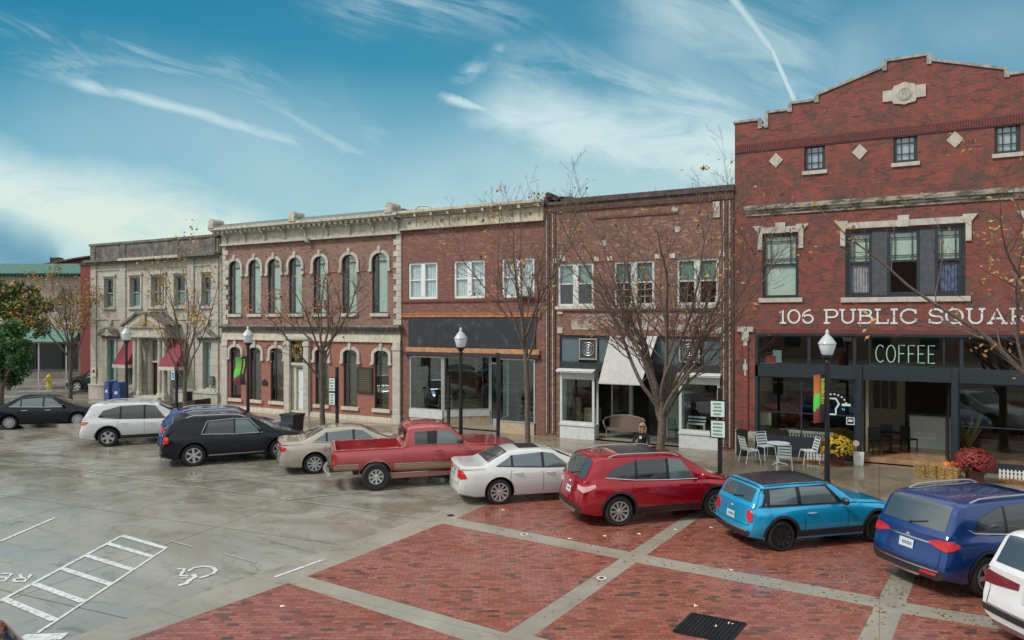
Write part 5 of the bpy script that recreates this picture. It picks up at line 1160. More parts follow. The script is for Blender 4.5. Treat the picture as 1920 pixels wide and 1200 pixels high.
def suv(L,W,H,xr,xf,r,pt,b0=1.0,**k):

    sp=dict(L=L,W=W,xr=xr,xf=xf,r=r,paint=pt,wh=(5,'s',.10,.085),
        top=[(0,b0+.03),(.05,b0+.10),(.33,H-.09),(.50,H-.02),(1.3,H),(2.2,H-.01),(2.75,H-.07),(3.52,b0+.10),(3.62,b0+.055),(L-.5,b0-.06),(L-.15,b0-.16),(L,b0-.24)],
        belt=[(0,b0-.0),(.9,b0+.03),(3.4,b0-.05),(L-.5,b0-.12),(L-.15,b0-.22),(L,b0-.32)],
        edge=[(0,.83),(.35,.78),(1.2,.80),(2.4,.80),(3.4,.84),(3.7,.88),(L,.74)],
        gaps=[[(1.32,b0-.02),(1.28,.75),(1.42,.42)],[(2.28,b0-.04),(2.27,.42)],[(3.35,b0-.1),(3.38,.42)]],
        handles=[(1.42,b0-.13),(2.36,b0-.15)],mirror=(3.13,b0+.02),
        win=[([(.62,b0+.13),(1.38,b0+.035)],[(.80,H-.30),(1.40,H-.14)]),([(1.46,b0+.03),(2.24,b0-.0)],[(1.46,H-.135),(2.24,H-.13)]),([(2.32,b0-.0),(3.05,b0-.01)],[(2.32,H-.13),(2.66,H-.17)])],
        tail=([(-.22,b0-.17),(0,b0-.20),(.22,b0-.08)],[(-.22,b0-.05),(0,b0-.0),(.22,b0-.02)]),
        head=([(-.25,b0-.42),(0,b0-.42),(.45,b0-.30)],[(-.25,b0-.32),(0,b0-.27),(.45,b0-.22)]),
        ws=(2.80,3.50,.93),rw=(.06,.34,.90),rail=(.75,2.65,.90),
        rear=[([(-1.55,.36),(-.05,.36)],[(-1.55,.50),(-.05,.50)],CLAD,'bumper_trim',.012)],clad=.05,glass=CGL,glass_rear=CGD,ndark=2,plate=(.80,.15))
    sp.update(k); return sp
def sedan(L,W,H,xr,xf,r,pt,b0=.93,**k):

    sp=dict(L=L,W=W,xr=xr,xf=xf,r=r,paint=pt,wh=(9,'s',.05,.04),
        top=[(0,b0+.08),(.1,b0+.115),(.62,b0+.10),(.72,b0+.13),(1.35,H-.045),(1.75,H),(2.35,H-.005),(2.75,H-.07),(3.55,b0+.06),(3.65,b0+.03),(L-.5,b0-.10),(L-.12,b0-.22),(L,b0-.30)],
        belt=[(0,b0-.02),(.9,b0+.03),(3.4,b0-.07),(L-.5,b0-.16),(L,b0-.34)],
        edge=[(0,.82),(.6,.84),(.75,.82),(1.4,.68),(2.4,.70),(3.4,.80),(3.7,.86),(L,.72)],
        gaps=[[(1.42,b0-.02),(1.38,.7),(1.5,.34)],[(2.33,b0-.05),(2.32,.34)],[(3.38,b0-.12),(3.42,.34)],[(.02,b0-.0),(.7,b0+.02)]],
        handles=[(1.50,b0-.12),(2.42,b0-.14)],mirror=(3.15,b0+.0),
        win=[([(1.02,b0+.09),(1.42,b0+.055)],[(1.38,H-.20),(1.43,H-.15)]),([(1.49,b0+.05),(2.30,b0+.005)],[(1.49,H-.145),(2.30,H-.10)]),([(2.38,b0+.0),(3.12,b0-.01)],[(2.38,H-.10),(2.66,H-.14)])],
        tail=([(-.20,b0-.17),(0,b0-.19),(.20,b0-.10)],[(-.20,b0-.02),(0,b0+.0),(.20,b0-.02)]),
        head=([(-.25,b0-.42),(0,b0-.42),(.40,b0-.33)],[(-.25,b0-.33),(0,b0-.29),(.40,b0-.25)]),
        ws=(2.80,3.52,.93),rw=(.80,1.36,.90),
        rear=[([(-1.5,.36),(-.1,.36)],[(-1.5,.42),(-.1,.42)],CLAD,'bumper_trim',.008)],glass=CGL,ndark=0,plate=(.80,.13),
        bot=[(0,.30),(.4,.20),(L-.5,.18),(L,.22)],fp=[(.2,.08),(.4,.0),(.6,.02),(.8,.2)],rp=[(.2,.10),(.35,.01),(.55,.0),(.7,.04),(.9,.07),(1.05,.05)])
    sp.update(k); return sp
# -- red SUV
def chrome_rear(z,a=-1.25,b_=-.3): return ([(a,z),(b_,z)],[(a,z+.025),(b_,z+.025)],CHROME,'tailgate_trim',.012)

def tail_u(zc,h,u0,u1): return ([(u0,zc-h/2),(0,zc-h*.55),(u1,zc-h*.1)],[(u0,zc+h/2),(0,zc+h*.5),(u1,zc+h*.35)])
spE=suv(4.52,1.84,1.71,.95,3.64,.375,('paint_ruby',(.38,.004,.016),.45),b0=1.06,wh=(10,'s',.035,.045),rim=.245,
   tail=([(-.30,.90),(0,.86),(.30,.98)],[(-.30,1.0),(0,1.0),(.30,1.05)]),tailm=mat('tail_lamp_pale',(.62,.38,.38),.15,coat=1),
   rear=[([(-1.62,.34),(-.02,.34)],[(-1.62,.52),(-.02,.52)],CLAD,'bumper_trim',.012),([(-1.45,.30),(-.2,.30)],[(-1.45,.42),(-.2,.42)],STEEL,'skid_plate',.022)],
   sun=(1.15,2.3,.68),trimline=[(.60,1.20),(1.38,1.105),(2.3,1.06),(3.12,1.045)],clad=.05,plate=(.82,.15))
car(spE,'ruby red SUV with silver roof rails and black sunroof beside the turquoise hatchback','car',place(1162,988,43,spE),43)
# -- small blue hatchback
STR=mat('roof_grey_black',(.014,.018,.026),.3,coat=.4)
def mini_extra(root,b,put,pm):
    S=lambda u,z,off: b.side(u,z,off,-1)
    put(MB().lathe([(.055,0),(.05,.012)],(0,0,0),14,'y'),'fuel_cap',SILV).location=(.42-b.L/2,-b.side_raw(.42,.80)+.005,.80)
    for y in (-.12,.12): put(MB().tube([(-.03,y,.30),(.12,y,.30)],.045,10),'exhaust',CHROME)
spM=suv(3.84,1.73,1.46,.68,3.175,.335,('paint_azure',(.012,.40,.72),.45),b0=.95,wh=(10,'b',.03,.035),rim=.24,
   top=[(0,.98),(.04,1.04),(.22,1.36),(.36,1.43),(1.1,1.46),(1.8,1.45),(2.08,1.40),(2.50,1.06),(2.60,1.02),(3.2,.97),(3.6,.88),(3.84,.72)],
   belt=[(0,.93),(.8,.95),(2.6,.94),(3.3,.88),(3.65,.78),(3.84,.62)],edge=[(0,.80),(.3,.74),(1.2,.77),(2.0,.78),(2.6,.84),(2.9,.88),(3.84,.74)],
   gaps=[[(1.24,.92),(1.24,.34)],[(2.36,.92),(2.34,.34)]],handles=[(1.32,.80)],handlem=CHROME,mirror=(2.18,.97),mirrorm=STR,
   win=[([(.40,1.02),(1.10,1.0)],[(.46,1.31),(1.10,1.35)]),([(1.20,1.0),(2.12,.98)],[(1.20,1.35),(1.86,1.33)])],
   pil=[([(.06,.99),(2.28,.955)],[(.24,1.345),(1.90,1.375)])],gapsx=0,
   tail=([(-.20,.72),(-.16,.65),(-.07,.64),(-.02,.70)],[(-.20,.82),(-.16,.90),(-.07,.90),(-.02,.84)]),head=([(-.3,.58),(-.0,.58),(.20,.62)],[(-.3,.78),(0,.78),(.20,.74)]),
   ws=(2.10,2.48,.93),rw=(.05,.22,.86),rail=None,roofm=(.26,2.06,.985,STR),glass=CGL,ndark=0,clad=.06,
   rear=[([(-1.55,.30),(-.02,.30)],[(-1.55,.46),(-.02,.46)],CLAD,'bumper_trim',.010),([(-1.5,.44),(-.1,.44)],[(-1.5,.475),(-.1,.475)],CHROME,'bumper_chrome',.02)],
   bands=[([(.12,.962),(2.62,.945)],[(.12,.985),(2.62,.968)],.010,mat('belt_strip',(.03,.05,.07),.4),'belt_strip')],
   plate=(.68,.15),bowr=.10,rp=[(.2,.10),(.35,.0),(.5,.0),(.6,.05),(.9,.07),(1.1,.10)],extra=[mini_extra],bot=[(0,.30),(.35,.2),(3.4,.19),(3.84,.24)])
car(spM,'small turquoise blue hatchback with dark roof and black wheels beside the lamp post','car',place(1467,1035,41.8,spM),41.8)
# -- dark blue SUV
spR=suv(4.68,1.84,1.73,.90,3.69,.375,('paint_navy_blue',(.006,.045,.19),.35),b0=1.07,wh=(5,'s',.07,.10),rim=.245,
   tail=([(-.34,.97),(-.1,.89),(0,.89),(.22,.96)],[(-.34,1.01),(-.1,1.06),(0,1.06),(.22,1.01)]),trimline=[(.52,1.24),(.62,1.18),(1.38,1.10),(2.3,1.06),(3.12,1.05)],
   rear=[([(-1.66,.34),(-.0,.34)],[(-1.66,.56),(-.0,.52)],CLAD,'bumper_trim',.014),([(-1.45,.33),(-.35,.33)],[(-1.45,.37),(-.35,.37)],CHROME,'skid_plate',.03),chrome_rear(.96),([(-1.52,.50),(-.1,.50)],[(-1.52,.52),(-.1,.52)],CHROME,'bumper_chrome',.024),
     ([(-.42,.42),(-.12,.42)],[(-.42,.47),(-.12,.47)],LRED,'reflector',.028)],handlem=CHROME,plate=(.85,.16),rw=(.07,.36,.90))
car(spR,'royal blue SUV with silver roof rails and large red tail lamps','car',place(1853,1122,46,spR),46)
# -- white sedan
spF=sedan(4.84,1.83,1.445,1.08,3.81,.35,('paint_white',(.62,.64,.63),.0),b0=.97,wh=(10,'s',.045,.05),rim=.25,sun=(1.75,2.35,.6),
   tail=([(-.26,.76),(0,.74),(.16,.76)],[(-.22,.96),(0,.97),(.06,.95)]),rear=[([(-1.5,.34),(-.15,.34)],[(-1.5,.38),(-.15,.38)],mat('grey_strip',(.2,.2,.2),.5),'bumper_trim',.008),([(-1.35,.90),(-.4,.90)],[(-1.35,.935),(-.4,.935)],CHROME,'boot_trim',.012)],  # plain grey strip low on the rear bumper
   trimline=[(1.0,1.05),(1.5,1.015),(2.4,.965),(3.12,.95)],trimm=BLACK)
car(spF,'white four door sedan with dark sunroof between the red pickup and the ruby SUV','car',place(937,947,42,spF),42)
# -- red pickup
TANP=mat('tan_lower_paint',(.40,.27,.19),.35,coat=.6)
def truck_extra(root,b,put,pm):
    put(MB().tube([(-.14,-.80,.52),(-.2,-.4,.50),(-.2,.4,.50),(-.14,.80,.52)],.07,8).box(-.26,-.1,-.35,.35,.44,.50),'rear_bumper',CHROME)
    put(MB().bar((2.22,-.62,1.2),(2.22,.62,1.2),.03,.03),'bed_rib',pm)
    o=put(MB().box(2.08,2.11,-.60,.60,1.35,1.72),'rear_window',CGD)
    for sg in (-1,1): put(MB().box(.95,1.35,sg*.80-.03,sg*.80+.03,1.20,1.235),'bed_hook',pm)
    put(MB().box(.6,4.9,-.3,.3,.36,.50),'chassis',BLACK); put(MB().box(1.18,1.35,-.8,.8,.34,.46),'axle',BLACK)
spT=dict(L=5.75,W=2.0,xr=1.22,xf=4.75,r=.415,rim=.215,tw=.28,track=.03,paint=('paint_pickup_red',(.42,.055,.06),.15),wh=(8,'c',.05,.06),arch=.09,ts=.05,plan=.45,flare=.035,
   top=[(0,1.22),(.03,1.235),(2.04,1.235),(2.10,1.30),(2.16,1.78),(2.35,1.84),(3.0,1.86),(3.35,1.83),(3.55,1.76),(4.05,1.28),(4.15,1.25),(5.3,1.19),(5.68,1.12),(5.75,1.02)],
   belt=[(0,1.20),(2.05,1.20),(2.2,1.22),(4.0,1.20),(5.3,1.13),(5.75,.98)],edge=[(0,.93),(2.04,.93),(2.2,.80),(3.4,.80),(4.05,.86),(4.2,.92),(5.75,.90)],
   bot=[(0,.62),(.5,.60),(2.0,.50),(4.9,.48),(5.75,.52)],bed=(.09,2.02,.80,.78),
   gaps=[[(2.06,1.22),(2.06,.52)],[(2.95,1.20),(2.94,.52)],[(3.0,1.74),(2.95,1.2)],[(4.02,1.18),(4.04,.52)]],handles=[(3.0,1.08)],handlem=BLACK,mirror=(3.78,1.30),mirrorm=BLACK,
   win=[([(2.38,1.29),(2.76,1.29)],[(2.38,1.67),(2.76,1.67)]),([(3.05,1.29),(3.88,1.27)],[(3.08,1.68),(3.48,1.67)])],
   tail=([(-.05,.80),(0,.80),(.07,.80)],[(-.05,1.12),(0,1.12),(.07,1.12)]),head=([(-.35,.82),(0,.82),(.15,.82)],[(-.35,1.0),(0,1.0),(.15,1.0)]),
   ws=(3.58,4.03,.93),rp=[(.2,.0),(1.4,.0)],fp=[(.2,.05),(.6,.0),(1.1,.04)],bowr=.02,bowf=.08,plate=(None,0),rear=[],
   bands=[([(.02,.64),(1.0-.28,.62)],[(.02,.78),(.72,.77)],.007,TANP,'lower_panel'),([(1.76,.53),(4.2,.50)],[(1.76,.74),(4.2,.72)],.007,TANP,'lower_panel'),([(.02,.80),(.72,.79)],[(.02,.825),(.72,.815)],.010,CHROME,'body_strip'),([(1.76,.755),(4.2,.735)],[(1.76,.78),(4.2,.76)],.010,CHROME,'body_strip')],
   clad=.03,cladm=mat('pink_arch_trim',(.42,.17,.15),.35,coat=.6),glass=CGL,glass_rear=CGD,ndark=1,extra=[truck_extra])
car(spT,'faded red extended cab pickup truck with tan lower panels and open bed','pickup truck',place(705,920,44,spT),44,name='pickup_truck')
# -- beige sedan
spB=sedan(4.80,1.82,1.46,1.06,3.80,.335,('paint_champagne',(.45,.42,.34),.25),b0=.97,wh=(9,'s',.06,.05),rim=.235,trimline=[(1.0,1.05),(1.5,1.015),(2.4,.965),(3.12,.95)],
   tail=([(-.30,.82),(0,.78),(.14,.84)],[(-.30,.93),(0,.93),(.14,.90)]))
car(spB,'champagne beige sedan parked between the black SUV and the red pickup truck','car',place(590,889,48,spB),48)
# -- black SUV
spK=suv(4.77,1.84,1.71,.97,3.83,.38,('paint_black_blue',(.006,.008,.014),.0),b0=1.06,wh=(6,'s',.07,.08),rim=.255,clad=None,
   top=[(0,1.09),(.05,1.16),(.35,1.64),(.55,1.705),(1.3,1.71),(2.2,1.70),(2.85,1.62),(3.62,1.16),(3.72,1.11),(4.3,1.0),(4.62,.90),(4.77,.80)],ws=(2.9,3.6,.93),
   win=[([(1.32,1.10),(2.26,1.06)],[(1.46,1.50),(2.26,1.545)]),([(2.32,1.06),(3.16,1.04)],[(2.32,1.545),(2.74,1.50)])],ndark=1,pil=[([(.42,1.16),(1.24,1.12)],[(.62,1.45),(1.38,1.50)])],
   trimline=[(1.22,1.12),(1.40,1.52),(2.28,1.57),(2.78,1.53),(3.24,1.03),(2.3,1.03),(1.22,1.09)],
   tail=([(-.20,.84),(0,.80),(.16,.86)],[(-.20,1.06),(0,1.07),(.12,1.04)]),rear=[([(-1.6,.32),(-.05,.32)],[(-1.6,.45),(-.05,.45)],CLAD,'bumper_trim',.012)],
   bands=[([(1.45,.34),(3.3,.34)],[(1.45,.37),(3.3,.37)],.012,STEEL,'sill_strip')])
car(spK,'black SUV with chrome window surround, left of the champagne beige sedan','car',place(363,875,53,spK),53)
# -- mid blue SUV behind the black one
spU=suv(4.6,1.83,1.66,.96,3.68,.35,('paint_mid_blue',(.010,.085,.26),.4),b0=1.06,wh=(5,'s',.09,.08),rim=.23)
car(spU,'mid blue SUV squeezed between the white SUV and the black SUV','car',(-22.82,-7.64),52)
# -- white SUV
spW=suv(4.64,1.83,1.73,.98,3.69,.375,('paint_pearl',(.66,.68,.67),.0),b0=1.05,wh=(5,'s',.08,.10),rim=.24,clad=.045,glass=CGD,tail=([(-.28,.94),(0,.88),(.26,.98)],[(-.28,1.02),(0,1.02),(.26,1.02)]),tailm=mat('tail_lamp_rose',(.50,.10,.10),.15,coat=1))
car(spW,'pearl white SUV with dark side windows, between the black sedan and the blue SUV','car',place(202,838,50,spW),50)
# -- black sedan at the left
spN=sedan(4.63,1.76,1.50,1.02,3.72,.32,('paint_blue_black',(.006,.008,.016),.0),b0=.97,wh=(12,'s',.05,.055),rim=.225,trimline=[(1.0,1.05),(1.5,1.015),(2.4,.965),(3.12,.95)],handlem=CHROME)
car(spN,'blue black sedan at the far left, nose towards the street tree on the corner','car',place(17,806,52,spN),52)
# -- far black SUV in the side street
car(dict(spK,paint=('paint_far_black',(.006,.007,.01),.0),wh=(5,'s',.09,.1)),'black SUV coming out of the side street beside the limestone bank','car',(-49.0,4.1),203,group='vehicles away from the kerb')
# -- white SUV cut by the right edge of the view
spX=suv(4.92,2.0,1.74,1.0,3.95,.38,('paint_alpine_white',(.66,.67,.68),.0),b0=1.10,clad=.05,wh=(5,'s',.09,.1),
   tail=([(-.62,.93),(-.2,.87),(0,.86),(.2,.96)],[(-.62,1.03),(-.2,1.05),(0,1.06),(.2,1.04)]),tailm=mat('tail_lamp_dark',(.16,.01,.02),.12,coat=1),
   rear=[([(-1.8,.44),(-.0,.44)],[(-1.8,.54),(-.0,.54)],CLAD,'bumper_trim',.014),([(-1.6,.24),(-.2,.24)],[(-1.6,.34),(-.2,.34)],STEEL,'skid_plate',.014),([(-.55,.58),(-.05,.58)],[(-.55,.62),(-.05,.62)],LRED,'reflector',.014)],plate=(.86,.17))
car(spX,'white SUV with dark red tail lamps, cut off by the right edge of the photo','car',(3.92,-12.54),40)
# -- dark blue car, bottom right; red car, bottom left
spY=sedan(4.6,1.8,1.46,1.02,3.72,.33,('paint_slate_blue',(.03,.06,.10),.4),b0=.96)
car(spY,'slate blue car of which only the roof shows in the bottom right corner','car',_ll(1880,1184,1.45,-1.8,.65,40),40)
spZ=suv(4.4,1.8,1.62,.9,3.55,.34,('paint_corner_red',(.40,.010,.02),.3),b0=1.03,rw=(.10,.30,.72),ws=(2.9,3.4,.80))
car(spZ,'red car cut off by the bottom left corner of the photo','car',_ll(-22,1166,1.5,-1.7,-.65,235),235,group='vehicles away from the kerb')
# ================================================================== street lamps, posts and signs
def zz(px,py,y):
    X=(px-960)/FP; c,s_=math.cos(R(TH)),math.sin(R(TH)); return CH+(600-py)/FP*(y+CD)/(c+X*s_)
LY=-6.5
GLOBE=mat('lamp_globe',(.62,.68,.68),.25,emit=((.8,.95,1),.06))
def make_lamp():
    r=thing('street_lamp','lamp','street lamp',(0,0,.15),0,'black street lamps with white acorn lanterns')
    MB().lathe([(.20,0),(.20,.12),(.15,.16),(.13,.5),(.10,.56),(.085,.62)],n=16).build('base',BLACK,r,smooth=40)
    MB().lathe([(.075,.60),(.062,2.0),(.052,3.72),(.075,3.74),(.075,3.80),(.05,3.84)],n=14).build('post',BLACK,r,smooth=40)
    l=MB().lathe([(.07,3.84),(.12,3.90),(.145,3.92),(.145,3.96),(.10,3.97)],n=16).build('lantern',BLACK,r,smooth=40)
    MB().lathe([(.12,3.97),(.145,3.99),(.205,4.20),(.215,4.25)],n=20).build('globe',GLOBE,l,smooth=40)
    MB().lathe([(.225,4.25),(.23,4.275),(.20,4.33),(.12,4.44),(.06,4.50),(.045,4.54),(.055,4.57),(.03,4.62),(.004,4.66)],n=20).build('cap',mat('lamp_cap',(.45,.50,.50),.3),l,smooth=30)
    return r
lamp0=make_lamp()
LAB=['street lamp in front of the stone bank, left of its maroon awnings','street lamp with striped green banner before the salmon brick windows','street lamp in front of the black sign board of the unfinished shop','street lamp carrying the orange and green banner by the coffee shop']
for k,px in enumerate((237,465,864,1551)):
    o=lamp0 if k==0 else dup(lamp0); o.location=(at(px,LY),LY,.15); o['label']=LAB[k]
def banner(px,name_l,top,bot,wd,cols,side=-1):
    x=at(px,LY); zt=zz(px,top,LY); zb=zz(px,bot,LY); h=zt-zb
    o=thing('banner',name_l,'banner',(x,LY,zb)); 
    mb=MB()
    def f(u,v): 
        # belly of the cloth
        return (side*(.06+wd*u),-.04-.10*math.sin(u*2.6)*(1-.3*v)-.05*math.sin(v*6),h*v+.06*u*side)
    mb.grid(f,8,20)
    me=mb.build('cloth',cols,o,smooth=60,fixn=False)
    for p in me.data.polygons:
        c=p.center; u=(abs(c.x)-.06)/wd; v=c.z/h
        p.material_index=0 if u<.32 else (1 if v>.62-.1*u else (2 if v>.18+.25*(1-u) else 3))
    mb=MB(); rnd=random.Random(5)
    for i in range(11):
        v=.40+i*.05; a=f(.16,v); 
        letters(mb,rnd.choice('ESAONRH'),.085,.013,.004,lambda X,Y,hh:(a[0]-.05+Y,a[1]-.02-hh,a[2]-.03+X),wf=.8)
    mb.build('lettering',mat('banner_yellow',(.62,.66,.05),.7),o)
    MB().tube([(0,0,h+.03),(side*(wd+.12),-.02,h+.03)],.014,6).tube([(0,0,-.03),(side*(wd+.12),-.02,-.03)],.014,6).build('bracket',BLACK,o)
BMR=mat('banner_maroon',(.17,.03,.03),.8)
banner(1551,'orange, green and maroon cloth banner on the lamp by the coffee shop',700,790,.27,[mat('banner_black',(.03,.028,.03),.8),mat('banner_orange',(.42,.12,.03),.8),mat('banner_green',(.07,.45,.05),.8),BMR])
banner(465,'green and maroon cloth banner on the lamp before the salmon brick windows',668,720,.62,[mat('banner_black',(.03,.028,.03),.8),mat('banner_green2',(.12,.34,.06),.8),mat('banner_green',(.07,.45,.05),.8),BMR])
SGN=mat('sign_white',(.60,.70,.66),.4); INK=mat('sign_green_ink',(.03,.20,.14),.5)
def sign_plate(mb,x0,x1,z0,z1,rnd,y=-.02):
    mb.box(x0,x1,y-.012,y,z0,z1,0); n=4
    for i in range(n):
        w_=rnd.uniform(.5,.85)*(x1-x0); c=(x0+x1)/2; z=z1-(i+.75)*(z1-z0)/(n+.5); q=c-w_/2
        while q<c+w_/2-.02: mb.box(q,q+.022,y-.016,y-.012,z-.028,z+.028,1); q+=.034
def signpost(px,top,label,plates,wid=.09,y=LY):
    zt=zz(px,top,y); r=thing('sign_post',label,'sign post',(at(px,y),y,.15)); MB().box(-wid/2,wid/2,-wid/2,wid/2,0,zt-.15).box(-wid/2-.012,wid/2+.012,-wid/2-.012,wid/2+.012,zt-.15,zt-.12).build('post',BLACK,r)
    rnd=random.Random(px)
    for (x0,x1,pt,pb) in plates:
        z1,z0=zz(px,pt,y)-.15,zz(px,pb,y)-.15; MB().box(x0-.035,x1+.035,-.075,-.06,z0-.035,z1+.035).build('sign_backing',BLACK,r)
        mb=MB(); sign_plate(mb,x0,x1,z0,z1,rnd,-.076); mb.build('sign',[SGN,INK],r)
    return r
signpost(632,690,'black post with two pale parking signs beside the bare tree in front of salmon brick',[(-.30,-.04,709,733),(-.30,-.04,737,759)])
signpost(1350,730,'black post with two pale green lettered signs before the white awning building',[(-.24,.14,752,781),(-.23,.15,789,819)],.11)
r=signpost(331,690,'black post with a small blue and white disabled parking sign near the bank steps',[])
mb=MB(); z1,z0=zz(331,696,LY)-.15,zz(331,712,LY)-.15; mb.box(-.26,-.05,-.07,-.055,z0,z1,0); mb.box(-.23,-.08,-.074,-.07,z0+.06,z1-.05,1); mb.ribbon([(a*.05-.155,b*.05+(z0+z1)/2) for a,b in arc(0,0,1,1,100,400,10)],.014,.003,lambda x,y,h:(x,-.075-h,y),0); mb.build('sign',[SGN,mat('disabled_blue',(.05,.15,.42),.4)],r)
tag(r,cat='sign post')
for px,top,lb in ((934,664,'plain black post standing before the doorway of the unfinished shop'),(841,708,'short black post beside the lamp at the unfinished shop')):
    zt=zz(px,top,-5.9)-.15; r=thing('metal_post',lb,'post',(at(px,-5.9),-5.9,.15)); MB().box(-.045,.045,-.045,.045,0,zt).build('post',BLACK,r); MB().box(-.06,.06,-.06,.06,zt,zt+.04).build('cap',BLACK,r)
# litter bins
r=thing('litter_bin','black litter cart on the pavement in front of the white door','bin',(at(548,-5.6),-5.6,.15))
MB().prism([(-.27,0),(.27,0),(.36,1.0),(-.36,1.0)],-.3,.3).build('body',mat('bin_black',(.02,.02,.022),.5),r); MB().box(-.39,.39,-.34,.34,1.0,1.07).box(-.42,-.36,-.2,.2,.93,.99).build('lid',mat('bin_black',(.02,.02,.022),.5),r); MB().lathe([(.09,-.03),(.09,.03)],(.22,.3,.09),12,'y').build('wheel',RUB,r)
r=thing('litter_bin','slim black bin standing against the brick pier beside the white cafe chairs','bin',(-4.42,-.55,.15)); MB().lathe([(.19,0),(.2,.85)],n=16).build('body',mat('bin_black',(.02,.02,.022),.5),r); MB().lathe([(.22,.85),(.22,.9),(.12,.95)],n=16).build('lid',BLACK,r)
r=thing('litter_bin','small black bin between the bank steps and the disabled parking sign','bin',(at(352,-1.2),-1.2,.15)); MB().lathe([(.22,0),(.25,.95)],n=16).build('body',BLACK,r); MB().lathe([(.28,.95),(.28,1.0)],n=16).build('rim',BLACK,r)
r=thing('cellar_hatch','sloping black hatch cover on the pavement beside the bank plinth','hatch',(-33.6,-1.0,.15)); MB().prism([(-1.0,0),(1.2,0),(1.2,.62),(1.05,.62),(-1.0,.28)],-.5,.5).build('cover',BLACK,r); MB().box(-1.05,1.25,-.55,.55,-.0,.06).build('frame',CREAM,r)
# mail boxes
MBL=mat('mail_blue',(.012,.045,.19),.35,coat=.4)
def mailbox(x,y,rz,label):
    r=thing('mailbox',label,'mailbox',(x,y,.15),rz,'blue mailboxes at the corner of the bank'); MB().prism([(-.3,.22),(.3,.22)]+arc(0,1.0,.3,.3,0,180,12),-.28,.28,'y').build('body',MBL,r,smooth=30)
    for a in (-.25,.25):
        for b_ in (-.22,.22): MB().box(a-.03,a+.03,b_-.03,b_+.03,0,.22).build('leg',MBL,r)
    MB().box(-.2,.2,-.30,-.28,.95,1.12).build('door',MBL,r); MB().box(-.14,.10,-.288,-.28,.62,.78).prism([(-.10,.66),(.0,.66),(.06,.75),(-.06,.75)],-.292,-.288).build('emblem',[mat('emblem_white',(.55,.6,.65),.5)],r)
mailbox(at(209,-1.0),-1.0,-.15,'left one of the two blue mailboxes at the bank corner'); mailbox(at(226,-1.3),-1.3,.1,'right one of the two blue mailboxes, nearest the street lamp')
hx,hy=gp(92,724,.15); r=thing('fire_hydrant','yellow fire hydrant on the far pavement across the side street','hydrant',(hx,hy,.15)); YE=mat('hydrant_yellow',(.62,.50,.02),.4)
MB().lathe([(.24,0),(.24,.06),(.15,.08),(.14,.62),(.19,.64),(.19,.7),(.14,.78),(.06,.86),(.05,.92)],n=14).build('barrel',YE,r,smooth=40); MB().lathe([(.08,-.3),(.08,-.1)],(0,0,.52),10,'y').build('nozzle',YE,r); MB().bar((-.3,0,.5),(.3,0,.5),.12,.12).build('nozzle',YE,r)
# ================================================================== furniture and plants outside the coffee shop
CW=mat('chair_white',(.60,.68,.66),.4)
def make_chair():
    r=thing('patio_chair','c','chair',(0,0,.15),0,'white metal cafe chairs on the pavement')
    mb=MB(); [mb.box(-.21,.21,-.20+i*.085,-.20+i*.085+.065,.44,.46) for i in range(5)]; mb.box(-.22,-.2,-.2,.22,.42,.45); mb.box(.2,.22,-.2,.22,.42,.45); mb.build('seat',CW,r)
    mb=MB()
    for i in range(4): z=.53+i*.095; mb.bar((-.19,.215+(z-.44)*.25,z),(.19,.215+(z-.44)*.25,z),.012,.062)
    mb.tube([(-.2,.21,.44),(-.2,.335,.90),(.2,.335,.90),(.2,.21,.44)],.014,6); mb.build('backrest',CW,r)
    for sx in (-.21,.21):
        MB().tube([(sx,-.19,.44),(sx*1.15,-.27,0)],.014,6).build('leg',CW,r); MB().tube([(sx,.2,.44),(sx*1.15,.30,0)],.014,6).build('leg',CW,r)
    return r
c0=make_chair()
for k,(x,y,rz,lb) in enumerate(((-3.95,-1.75,2.3,'white slatted metal chair nearest the brick pier, turned to the table'),(-3.55,-.75,.75,'white metal chair behind the table, against the shop window'),(-2.72,-2.75,3.25,'white metal chair nearest the kerb with its back to the street'),(-2.15,-1.0,-1.1,'white metal chair right of the cafe table, beside the small picket fence'))):
    o=c0 if k==0 else dup(c0); o.location=(x,y,.15); o.rotation_euler=(0,0,rz); o['label']=lb
r=thing('patio_table','round white metal table between the four white cafe chairs','table',(-3.05,-1.55,.15)); MB().lathe([(.38,.70),(.38,.72)],n=22).build('tabletop',CW,r); MB().lathe([(.03,.03),(.03,.7)],n=10).build('pedestal',CW,r)
for a in (0,120,240): MB().bar((0,0,.06),(.3*math.cos(R(a)),.3*math.sin(R(a)),.01),.035,.02).build('foot',CW,r)
def leafmass(mb,c,rad,n,size,rnd,mats=2,shell_=.35,flat=1.0,up=0.):
    for i in range(n):
        d=Vector((rnd.gauss(0,1),rnd.gauss(0,1),rnd.gauss(0,1))).normalized(); q=(1-shell_*rnd.random()**1.5)
        p=Vector(c)+Vector((d.x*rad[0],d.y*rad[1],d.z*rad[2]))*q
        if up and d.z<0: p.z=c[2]+d.z*rad[2]*q*up
        a=Vector((rnd.gauss(0,1),rnd.gauss(0,1),rnd.gauss(0,1))).normalized(); b=a.cross(d if abs(a.dot(d))<.95 else Vector((0,0,1))).normalized()
        s=size*rnd.uniform(.6,1.3); m=rnd.randrange(mats)
        mb.add([p-a*s,p+b*s*.55*flat,p+a*s,p-b*s*.55*flat],[(0,1,2,3)],m)
